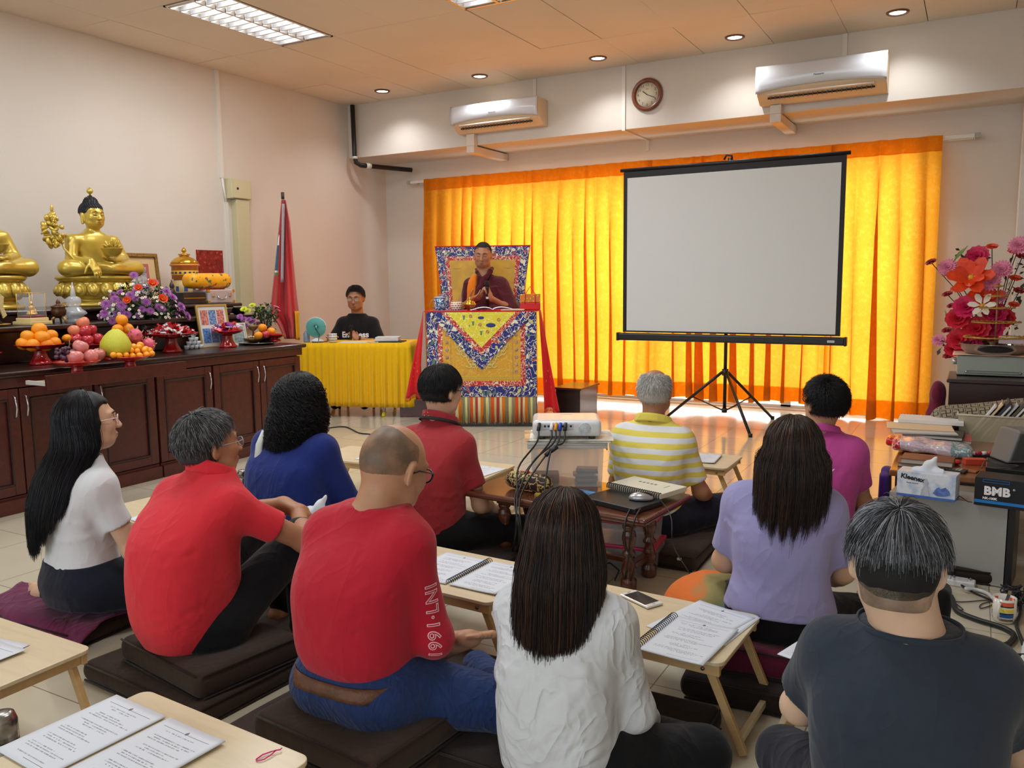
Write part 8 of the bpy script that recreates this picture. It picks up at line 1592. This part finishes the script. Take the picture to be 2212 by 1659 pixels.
b=MB(); FR=Matrix(((1,0,0,0),(0,0,-1,0),(0,1,0,0),(0,0,0,1))); b.prism([(.002,.014),(.20,.014),(.19,.027),(.002,.027)],.0002,.0012,FR); b.prism([(.22,.085),(.26,.105),(.42,.105),(.42,.085)],.0002,.0012,FR); b.prism([(.25,.045),(.28,.08),(.42,.08),(.42,.02),(.28,.02)],.0002,.0012,FR)
for (x0,x1,z0,z1) in ((.03,.13,.106,.1075),(.03,.0315,.106,.118),(.1285,.13,.106,.118),(.03,.13,.117,.1185)): b.prism([(x0,z0),(x1,z0),(x1,z1),(x0,z1)],.0002,.001,FR)
b.make('blue_print',bl_,kb)
cable('cable',[at(2060,1068,z=.372),at(2075,1073,z=.372),at(2090,1083,z=.372),at(2100,1085,z=.372)],.002,'thin wire lying on the grey case between the two boxes')
# desk clutter: (w,d,h), pixel of base centre, base height
def slab(nm,lab,px,zb,w,d,h,c,rz=0,cat=None,m_=None,bev=.002,dy=0):
    p=at(px[0],px[1],z=zb); t_=MB(); t_.b2((-w/2,-d/2,0),(w/2,d/2,h)); o=t_.make(nm,m_ or mat('%s_%d_%d'%(nm,c[0],c[2]),c,.5),None,bev=bev); o.location=(p.x,p.y+dy,zb); o.rotation_euler=(0,0,rz); tag(o,lab,cat or nm.replace('_',' ')); return o
def bookthing(lab,px,zb,w,d,h,c,rz=0,dy=0,pc=(214,210,200)):
    p=at(px[0],px[1],z=zb); t=thing('book',lab,'book',(p.x,p.y+dy,zb),rz); b=MB(); b.b2((-w/2,-d/2,0),(w/2,d/2,.003)); b.b2((-w/2,-d/2,h-.003),(w/2,d/2,h)); b.b2((-w/2,d/2-.004,0),(w/2,d/2,h)); b.make('cover',mat('cover_%d_%d'%(c[0],c[2]),c,.45),t,bev=.001); b=MB(); b.b2((-w/2+.004,-d/2+.004,.0032),(w/2-.004,d/2-.0045,h-.0032)); b.make('pages',mat('pages_%d'%pc[0],pc,.8,bump=.5,bs=400,stretch=(.1,.1,3)),t); return t
D=DZ+.0005
bookthing('lower brown hardback notebook on the low desk behind the tissue box',(2000,1005),D,.25,.18,.022,(96,58,42),.03); bookthing('upper brown hardback notebook with page edge, behind the tissue box',(2004,1000),D+.0225,.23,.16,.026,(118,68,50),-.05,dy=.01)
bookthing('black book under the pile at the left end of the desk',(2010,960),D,.30,.24,.03,(26,26,30),0,dy=.08); bookthing('red-edged book in the paper pile on the desk',(2035,955),D+.031,.28,.22,.022,(176,60,60),.04,dy=.08); bookthing('dark ring-bound book in the paper pile on the desk',(2015,945),D+.0535,.30,.23,.02,(34,30,32),-.04,dy=.06)
slab('folder','grey-white folder sliding off the left of the paper pile',(1990,935),D+.074,.32,.24,.010,(196,196,190),.22,'folder',dy=.06); slab('document_stack','cream papers on top of the pile at the desk\'s left',(1985,925),D+.0845,.34,.22,.006,(222,196,160),.10,'papers',dy=.04); 
o=slab('document_stack','white ring-bound manual at the back of the desk',(2010,915),D+.091,.34,.20,.022,(226,226,226),.0,'papers',dy=.07)
b=MB(); [b.tube([(-.165+.0165*k,.10+.008*math.cos(a),.011+.013*math.sin(a)) for a in np.linspace(-1.5,PI,7)],.002,5) for k in range(21)]; b.make('comb_binding',mat('comb_black'),o)
# plastic bag red/white
pb=NT('bag_plastic_print'); v=pb.obj(); s_=pb.sep(v); n_=pb.noise(v,9,2).outputs[0]; n2=pb.noise(v,60,3,.7,1.0).outputs[0]; c_=pb.mix(pb.math('LESS_THAN',pb.math('ADD',s_[0],pb.math('MULTIPLY',n_,.05)),-.13),lin((206,186,200)),lin((206,30,36))); c_=pb.mix(pb.math('GREATER_THAN',s_[0],.09),c_,lin((120,156,166))); c_=pb.mix(pb.math('GREATER_THAN',n2,.56),c_,lin((226,228,230))); pb.col(c_); pb.b.inputs['Roughness'].default_value=.16; pb.b.inputs['Coat Weight'].default_value=.6; pb.bump(pb.noise(v,30,3).outputs[0],.7,.01)
p=at(2010,980,z=DZ+.03); F=Field(); F.box((0,0,.035),(.19,.10,.03),.025,.01,rot=(0,.06,.02)); F.wrinkle(.012,(26,26,20),3,n=7); o=F.make('plastic_bag',pb.m,None,.007); o.location=(p.x,p.y+.16,DZ+.002); tag(o,'shiny red and white printed plastic bag on the desk','bag')
F=Field(); F.box((0,0,.03),(.09,.07,.025),.015,.01,rot=(0,.2,0)); F.wrinkle(.008,(40,40,20),5); o=F.make('plastic_bag',mat('bag_redwhite',(206,40,44),.2,coat=.6,var=.3,vs=20),None,.007); p=at(1952,960,z=DZ+.03); o.location=(p.x,p.y+.02,DZ+.001); tag(o,'smaller red plastic bag at the desk\'s left corner','bag')
o=slab('snack_box','orange-red snack box lying on the desk before the speaker',(2105,1003),D,.10,.05,.03,(200,70,46),.35,'box'); 
F=Field(); F.el((0,0,.013),(.022,.02,.013),.005); o=F.make('bottle_cap',mat('lid_red',(190,36,34),.3),None,.003); p=at(2066,1004,z=DZ); o.location=(p.x,p.y,DZ); tag(o,'small round red cap left of the snack box','cap')
p=at(2060,1020,z=D); t=thing('calculator','black calculator lying near the desk\'s front edge','calculator',(p.x,p.y+.02,D),-.25); b=MB(); b.b2((-.055,-.035,0),(.055,.035,.012)); b.make('case',mat('calc_black',(34,34,36),.4),t,bev=.003); b=MB(); [b.b2((-.045+.014*i,-.026+.013*j,.0122),(-.035+.014*i,-.017+.013*j,.0145)) for i in range(6) for j in range(4)]; b.make('keys',mat('calc_keys',(196,186,176),.5),t)
slab('leather_wallet','flat brown wallet between calculator and snack box',(2090,1018),D,.09,.05,.008,(150,90,56),-.3,'wallet'); slab('sample_tray','flat box with small white and red rolls in front of the basket',(2122,985),D,.13,.07,.014,(40,36,38),.05,'tray')
for k in range(4): 
    p=at(2100+13*k,981,z=DZ+.02); b=MB(); b.cyl((-.014,0,.010),(.014,0,.010),.0095,n=12); o=b.make('tape_roll',mat('roll_%d'%(k%2),[(226,226,226),(196,40,60)][k%2],.4)); o.location=(p.x,p.y,DZ+.0155); o.rotation_euler=(0,0,.4*k); tag(o,['first small white roll from the left on the flat tray','small red roll, second from left on the flat tray','small white roll, third on the flat tray','small red roll at the right of the flat tray'][k],'tape roll')
# black device + speaker
p=at(2128,1030,z=D); t=thing('dvd_player','flat black electronic player at the desk\'s front edge','player',(p.x+.0,p.y+.0,D),-.02); b=MB(); b.b2((0,0,0),(.42,.26,.045)); b.make('housing',mat('device_black',(24,24,26),.35),t,bev=.004); b=MB(); b.cyl((.05,-.0005,.022),(.05,-.002,.022),.004,n=10); b.make('indicator',mat('indicator',(60,60,70),.3),t)
slab('sticky_note','small yellow note under the black player\'s corner',(2126,1032),D,.03,.03,.012,(206,176,40),.1,'note')
p=at(2185,1000,z=D+.046); t=thing('speaker','dark grey wedge speaker lying on the black player','speaker',(p.x+.03,p.y+.09,D+.0455),.5); b=MB(); b.prism([(-.10,0),(.11,0),(.09,.15),(-.05,.16)],-.08,.08,Matrix(((1,0,0,0),(0,0,-1,0),(0,1,0,0),(0,0,0,1)))); b.make('cabinet_shell',mat('speaker_grey',(112,112,108),.4),t,bev=.012,seg=3); b=MB(); b.prism([(-.085,.015),(.095,.015),(.08,.135),(-.045,.145)],.0802,.086,Matrix(((1,0,0,0),(0,0,-1,0),(0,1,0,0),(0,0,0,1)))); b.make('cloth_grille',mat('grille_darkgrey',(70,70,68),.8,bump=.6,bs=400),t,bev=.004)
g=random.Random(7)
cable('cable',[at(2120,1012,z=D+.05),at(2130,995,z=D+.06),at(2160,1003,z=D+.05),at(2200,1006,z=D+.052),at(2160,1012,z=D+.052),at(2126,1008,z=D+.048)],.003,'grey cables coiled on the black player',(60,60,62))
# document basket
p=at(2072,955,z=D); t=thing('document_basket','clear plastic basket holding slanted booklets','basket',(p.x+.19,p.y+.20,D)); hollow(.38,.26,.15,.004,mat('plastic_basket',(206,200,170),.25,alpha=.5),'basket_shell',t,tp=1.06); b=MB(); b.tube([(-.205,-.14,.15),(.205,-.14,.15),(.205,.14,.15),(-.205,.14,.15),(-.205,-.14,.15)],.006,6); b.make('rim',mat('plastic_rim',(206,200,180),.3,alpha=.85),t)
bp_=t.location.copy(); cl=[(226,226,228),(236,206,170),(60,60,64),(222,224,226),(200,200,204),(90,86,70),(226,228,228),(206,206,176),(212,212,190),(230,230,232),(200,204,196),(220,222,226)]
for k,c in enumerate(cl):
    b=MB(); w_=.010 if k not in(2,5) else .014; b.b2((0,-.10,0),(w_,.10,.25+.015*(k%3))); o=b.make('booklet',mat('booklet_%d'%k,c,.6,bump=.4,bs=300),None,bev=.001); o.location=(bp_.x-.165+.024*k,bp_.y-.01,D+.006); o.rotation_euler=(0,.62,g.uniform(-.04,.04)); tag(o,'booklet slanted in the clear basket, '+['leftmost white one','peach-coloured one, second from left','thin black one','fourth from left, white','fifth from left, pale grey','olive-brown spine in the middle','white one right of the olive spine','pale yellowish one','cream one right of the yellowish one','tall white one right of centre','greenish white one','rightmost plain one'][k],'booklet','booklets slanted in the basket')
b=MB(); b.b2((0,-.11,0),(.006,.11,.34)); o=b.make('leaflet',mat('paper_plain'),None); o.location=(bp_.x+.10,bp_.y-.01,D+.02); o.rotation_euler=(0,.70,0); tag(o,'tall white leaflet with small photo, upright in the basket','leaflet'); c=MB(); c.b2((-.0008,-.075,.24),(-.0002,-.02,.29)); c.make('photo_print',mat('photo_dark',(70,72,76),.5,var=.5,vs=60),o); c=MB(); [c.b2((-.0008,-.07,.12+.018*k),(-.0002,.0,.123+.018*k)) for k in range(5)]; c.make('text_lines',mat('title_grey',(110,106,96),.6),o)
# meander bolster
mm=NT('meander_pattern'); v=mm.obj(); s_=mm.sep(v); U=mm.math('MULTIPLY',s_[0],15.); V_=mm.math('MULTIPLY',mm.math('MULTIPLY',mm.math('ARCTAN2',s_[1],s_[2]),1.0),1.55)
fu=mm.math('FRACT',U); fv=mm.math('FRACT',V_)
def rect(x0,x1,y0,y1): return mm.math('MULTIPLY',mm.math('MULTIPLY',mm.math('GREATER_THAN',fu,x0),mm.math('LESS_THAN',fu,x1)),mm.math('MULTIPLY',mm.math('GREATER_THAN',fv,y0),mm.math('LESS_THAN',fv,y1)))
acc=None
for q in ((.1,.9,.46,.54),(.46,.54,.1,.9),(.1,.5,.82,.9),(.5,.9,.1,.18),(.1,.18,.1,.5),(.82,.9,.5,.9),(.0,.04,0,1),(0,1,0,.04)): r_=rect(*q); acc=r_ if acc is None else mm.math('MAXIMUM',acc,r_)
mm.col(mm.mix(acc,lin((150,136,112)),lin((40,34,32)))); mm.b.inputs['Roughness'].default_value=.8
p=at(2130,905,z=DZ+.13); F=Field(); F.rc((-.24,0,0),(.24,0,0),.085,.085,.02); F.wrinkle(.004,(12,30,30),3); t=thing('bolster','rolled bolster in beige and black meander-patterned cloth','bolster',(p.x+.03,p.y+.14,DZ+.13),rot=(0,-.16,.06)); F.make('cover',mm.m,t,.009)
b=MB(); b.b2((-.2,-.1,0),(.2,.1,.055)); o=b.make('cardboard_box',mat('cardboard_dark',(60,46,40),.7),None,bev=.003); o.location=(p.x+.04,p.y+.14,D); tag(o,'dark box under the patterned bolster','box')
# cabinet behind, amplifier, bowl, tiered stand, flowers
KZ=.70; k0=at(2047,818,z=KZ); t=thing('side_cabinet','dark brown cabinet at the right under the grey amplifier','cabinet',(k0.x,k0.y,0)); b=MB(); b.b2((.01,.01,0),(.95,.5,KZ-.026)); b.make('body',wdd,t,bev=.003); b=MB(); b.b2((-.005,-.005,KZ-.0255),(.97,.52,KZ)); b.make('top',wdd,t,bev=.006)
a0=at(2066,812,z=KZ); t=thing('amplifier','grey amplifier box with front handle bar on the dark cabinet','amplifier',(a0.x,a0.y+.03,KZ),.03); am=mat('amp_grey',(150,156,146),.45); b=MB(); b.b2((0,0,.006),(.43,.3,.135)); b.make('housing',am,t,bev=.006); b=MB(); b.tube([(.045,-.001,.03),(.05,-.006,.024),(.37,-.006,.02),(.375,-.001,.026),(.37,-.006,.034),(.05,-.006,.038),(.045,-.001,.03)],.0028,6); b.make('handle_bar',mat('amp_groove',(120,126,118),.4),t)
for x in(.055,.365): b=MB(); b.cyl((x,-.001,.030),(x,-.006,.030),.009,n=14); b.make('screw',chrome,t)
b=MB(); b.cyl((-.001,.06,.09),(-.03,.06,.09),.02,n=16); b.make('knob',mat('knob_silver',(190,190,190),.3,.7),t)
am0=Vector(t.location); b=MB(); b.grid(lambda u,v:(-.03+.47*u,-.015+.3*v+.004*math.sin(u*20),.0015+.004*abs(math.sin(u*7+v*5))),30,12); o=b.make('peach_cloth',mat('cloth_peach',(236,190,160),.8),None,solid=.003); o.location=(am0.x,am0.y,KZ+.137); tag(o,'peach cloth between the amplifier and the steel bowl','cloth')
sb=Vector((am0.x+.215,am0.y+.15,KZ+.1455)); b=MB(); b.lathe([(0,0),(.17,0),(.20,.03),(.215,.065),(.222,.066),(.212,.068),(.19,.03),(.16,.006),(0,.006)],40); o=b.make('steel_bowl',mat('steel_bright',(176,176,178),.15,.95)); o.location=sb; tag(o,'wide steel bowl on the grey amplifier','bowl')
b=MB(); b.box((0,0,.012),(.16,.10,.024)); o=b.make('food_tub',mat('tub_pink',(222,196,200),.3,alpha=.8)); o.location=(sb.x+.10,sb.y+.01,sb.z+.0685); tag(o,'flat pinkish plastic tub resting on the steel bowl rim','tub')
gb=mat('gold_filigree',(190,150,70),.35,.6); t=thing('tiered_stand','gold filigree stand of five shrinking rings in the steel bowl','stand',(sb.x+.0,sb.y,sb.z+.0075)); b=MB(); b.cyl((0,0,0),(0,0,.46),.006,n=10); b.make('stem',mat('stand_stem',(150,96,70),.4,.4),t)
for k,(z,r) in enumerate(((.10,.19),(.20,.145),(.295,.105),(.375,.06),(.44,.028))):
    b=MB(); 
    for rr in ((r,r*.86) if r>.05 else (r,)): b.tube([(rr*math.cos(a),rr*math.sin(a),z) for a in np.linspace(0,2*PI,36)],.0035,5)
    n=max(6,int(r*160))
    for j in range(n): a=2*PI*j/n; b.tube([(r*.86*math.cos(a),r*.86*math.sin(a),z),(r*math.cos(a+.08),r*math.sin(a+.08),z+.006)],.003,4)
    for j in range(4): a=j*PI/2; b.tube([(0,0,z-.01),(r*.86*math.cos(a),r*.86*math.sin(a),z)],.0025,4)
    b.make('ring',gb,t)
# artificial flower arrangement
fl=(am0.x+.20,am0.y+.43,KZ+.0005); FY=am0.y+.38
def fa(x,y,dy=0): p=at(x,y,Y=FY+dy); return p-Vector(fl)
t=thing('artificial_flowers','tall artificial arrangement of red, pink and orange flowers','flowers',fl)
b=MB(); b.lathe([(0,0),(.07,0),(.10,.06),(.11,.14),(.08,.2),(.09,.23),(.08,.23),(0,.18)],24); b.make('vase',mat('vase_gold_dark',(130,96,50),.35,.4),t)
peo=petalflower(11,5,.085,.35,.36,redf); peo2=petalflower(12,5,.085,.35,.34,mat('petal_magenta',(206,30,86),.55,var=.2,vs=40)); lily=petalflower(6,2,.13,.35,.28,ora,mat('stamen_yellow',(226,170,30),.5),.12); pom=petalflower(20,6,.06,.1,.12,pnk); sm_=petalflower(8,3,.035,.3,.35,ora); smr=petalflower(8,3,.035,.3,.35,mat('petal_darkred',(150,16,30),.5)); whl=petalflower(6,1,.08,.3,.22,mat('petal_cream',(232,226,206),.5),mat('stamen_yellow',(226,170,30),.5),.15)
S=[('lily',lily,(2098,600),.95,-.12),('lily',lily,(2130,640),.7,-.06),('peony',peo2,(2112,555),.75,.0),('peony',peo2,(2088,665),.85,-.08),('peony',peo,(2070,690),.8,-.05),('peony',peo,(2110,712),.9,-.06),('peony',peo2,(2150,680),.8,0),('peony',peo,(2072,735),.8,-.04),('peony',peo2,(2140,712),.9,-.02),('peony',peo,(2170,690),.7,.02),('peony',peo2,(2095,745),.8,-.05),('peony',peo,(2060,755),.6,-.02),
 ('pink_pompon',pom,(2048,578),.95,0),('pink_pompon',pom,(2164,582),.95,-.05),('pink_pompon',pom,(2140,610),.9,-.12),('pink_pompon',pom,(2202,530),.95,0),('pink_pompon',pom,(2138,645),.7,-.05),('pink_pompon',pom,(2063,715),.6,0),('pink_pompon',pom,(2028,735),.65,0),('pink_pompon',pom,(2160,640),.7,-.04),
 ('small_orange_flower',sm_,(2143,535),1,0),('small_orange_flower',sm_,(2190,545),1,0),('small_orange_flower',sm_,(2193,603),1,0),('small_orange_flower',sm_,(2068,625),1.1,0),('small_orange_flower',sm_,(2190,660),.9,0),('small_red_flower',smr,(2012,568),1,0),('small_red_flower',smr,(2208,556),1,0),('small_red_flower',smr,(2202,630),1,0),('small_red_flower',smr,(2047,637),.9,0),('small_red_flower',smr,(2056,662),.8,0),('small_red_flower',smr,(2046,715),.9,0),('white_lily',whl,(2122,660),.9,-.14),('small_red_flower',smr,(2050,770),1,0)]
stm=MB()
for nm,pr_,(x,y),sc,dy in S:
    me,c=pr_; p=fa(x,y,dy); o=meshobj(nm,me,None,t,loc=p); d=Vector((-.15,-.9,.45)) if sc>.5 and 'small' not in nm else Vector((p.x,-.5,.9)); o.rotation_euler=d.normalized().to_track_quat('Z','Y').to_euler(); o.scale=(sc*1.3,)*3
    if c: meshobj('flower_centre',c,None,o)
    stm.tube([p+Vector((0,.015,0)),Vector((p.x*.6,p.y*.5+.03,p.z*.75)),Vector((p.x*.2,.02,.3)),(0,0,.16)],.003,5)
o=stm.make('stems',mat('stem_blackgreen',(36,34,30),.6),t); o['kind']='stuff'
b=MB(); g=random.Random(9)
for k in range(70):
    a=g.choice([(2065,545),(2090,560),(2182,620),(2190,580),(2195,640),(2180,690),(2046,680),(2042,745),(2120,570),(2105,620),(2185,700),(2060,600),(2200,590)]); p=fa(a[0]+g.uniform(-12,12),a[1]+g.uniform(-14,14),g.uniform(-.04,.04)); L=g.uniform(.03,.06); R=Euler((g.uniform(-1.2,1.2),g.uniform(-1.4,1.4),g.uniform(0,6))).to_matrix(); b.add([p+R@Vector(q) for q in((0,0,0),(L*.5,L*.25,.004),(L,0,0),(L*.5,-L*.25,.004))],[(0,1,2,3)],True)
o=b.make('leaves',mat('leaf_dark',(50,56,40),.45,var=.4,vs=20),t); o['kind']='stuff'
b=MB()
for (x,y,r) in ((2075,548,.3),(2050,690,1.9)): p=fa(x,y,-.03); R=Euler((.4,-.9 if r<1 else -2.0,.2)).to_matrix(); L=.14; b.add([p+R@Vector(q) for q in((-L/2,0,0),(0,L*.17,.006),(L/2,0,0),(0,-L*.17,.006))],[(0,1,2,3)],True)
b.make('long_leaf',mat('leaf_olive',(110,130,60),.4),t,solid=.003)
F=Field(); q=at(2032,860,z=.5); F.el((0,0,.58),(.05,.07,.09),.04); F.el((0,0,.42),(.06,.07,.12),.04); F.el((.01,0,.2),(.05,.07,.2),.04); F.wrinkle(.009,(40,40,10),3); o=F.make('maroon_cloth',cloth('cloth_plum',(110,30,56)),None,.009); o.location=(k0.x-.06,k0.y+.12,0); tag(o,'plum cloth bundle squeezed beside the dark cabinet','cloth')
# floor: power strip, mug, cables
p=at(2062,1262,z=0); t=thing('power_strip','white power strip on the floor in front of the grey case','power strip',(p.x-.02,p.y,0),-.08); ws=mat('strip_plastic',(222,224,228),.35); b=MB(); b.b2((-.13,-.03,0),(.10,.03,.028)); b.make('body',ws,t,bev=.006,seg=3)
for k in range(3): b=MB(); b.b2((-.11+.065*k,-.022,.0282),(-.06+.065*k,.022,.031)); b.make('socket',mat('socket_pale',(206,208,212),.4),t,bev=.001); b=MB(); b.cyl((-.05+.065*k,.012,.028),(-.05+.065*k,.012,.036),.005,n=10); b.make('switch',mat('switch_grey',(120,124,130),.4),t)
sm2=NT('mug_stripes'); v=sm2.obj(); s_=sm2.sep(v); z=s_[2]; an_=sm2.math('ARCTAN2',s_[1],s_[0]); blk_=sm2.math('GREATER_THAN',sm2.math('SINE',sm2.math('MULTIPLY',an_,3.0)),-.35)
cc=sm2.ramp(sm2.math('MULTIPLY',z,10.4),[(0,lin((226,222,214))),(.12,lin((120,110,96))),(.22,lin((226,222,214))),(.27,lin((40,96,166))),(.42,lin((24,24,26))),(.47,lin((226,222,214))),(.5,lin((222,206,70))),(.66,lin((226,222,214))),(.7,lin((24,24,26))),(.76,lin((206,84,60))),(.92,lin((226,222,214)))],True)
sm2.col(sm2.mix(blk_,lin((226,222,214)),cc)); sm2.b.inputs['Roughness'].default_value=.2
p=at(2168,1345,z=0); t=mug('striped_mug',(p.x,p.y+.02,0),.042,.098,sm2.m,'white mug with coloured blocks and spoon on the floor at the right',-1.9,inner=mat('mug_white',(226,222,214),.2)); t['category']='mug'
b=MB(); b.box((.012,.015,.10),(.012,.003,.05),rot=Euler((.3,.2,0))); o=b.make('teaspoon',chrome); o.location=(p.x,p.y+.02,0); tag(o,'spoon handle sticking out of the striped floor mug','spoon')
c3=[at(2028,1265,z=.012),at(2055,1290,z=.012),at(2066,1318,z=.012),at(2110,1338,z=.012),at(2165,1355,z=.012),at(2190,1372,z=.012),at(2180,1390,z=.012),at(2160,1398,z=.012),at(2175,1415,z=.012),at(2230,1418,z=.012)]
cable('cable',c3,.011,'thick black cable snaking across the floor to the right edge',(26,28,32),n=8)
cable('cable',[at(2046,1225,z=.10),at(2066,1240,z=.03),at(2075,1262,z=.012),at(2110,1283,z=.008),at(2148,1298,z=.008)],.005,'thin black cable running from the power strip to the mug',(24,24,26))
cable('cable',[at(2085,1272,z=.02),at(2110,1274,z=.012),at(2135,1283,z=.012),at(2150,1300,z=.01)],.008,'short white cable leaving the power strip',(222,224,226))
for k,q in enumerate([[(2022,1290),(2070,1300),(2120,1297),(2145,1296)],[(2020,1293),(2050,1296),(2080,1316),(2062,1314),(2045,1300)],[(2145,1298),(2120,1305),(2118,1314),(2140,1308),(2150,1300)]]): cable('thin_wire',[at(x,y,z=.004) for x,y in q],.0022,['thin dark wire stretched on the floor left of the mug','looped thin wire near the thick cable','small loop of wire beside the mug'][k],(70,66,58))
cable('cable',[at(2200,1270,z=.02),at(2205,1320,z=.012),at(2196,1350,z=.012),at(2208,1385,z=.012),at(2225,1440,z=.01)],.007,'dark cable hanging down at the right picture edge',(40,42,46))
cable('cable',[at(2215,1390,z=.012),at(2208,1440,z=.012),at(2212,1470,z=.012),at(2222,1500,z=.012)],.010,'white cable at the right picture edge',(222,224,226))
g=random.Random(11); b=MB()
for k in range(14): q=[at(2160+g.uniform(0,60),1262+g.uniform(0,50),z=.008+g.uniform(0,.05)) for _ in range(5)]; b.tube(q,.0035,5)
o=b.make('cable_tangle',mat('cable_tangle',(64,64,66),.5)); tag(o,'tangle of dark wires on the floor behind the striped mug','cables',kind='stuff')
F=Field(); p=at(2020,1330,z=.1); F.box((0,0,.09),(.05,.06,.10),.03,.02); F.wrinkle(.006,(30,30,30),4); o=F.make('black_pouch',black,None,.007); o.location=(p.x+.0,p.y+.1,0); tag(o,'black bag on the floor beyond the charcoal T-shirt shoulder','bag')
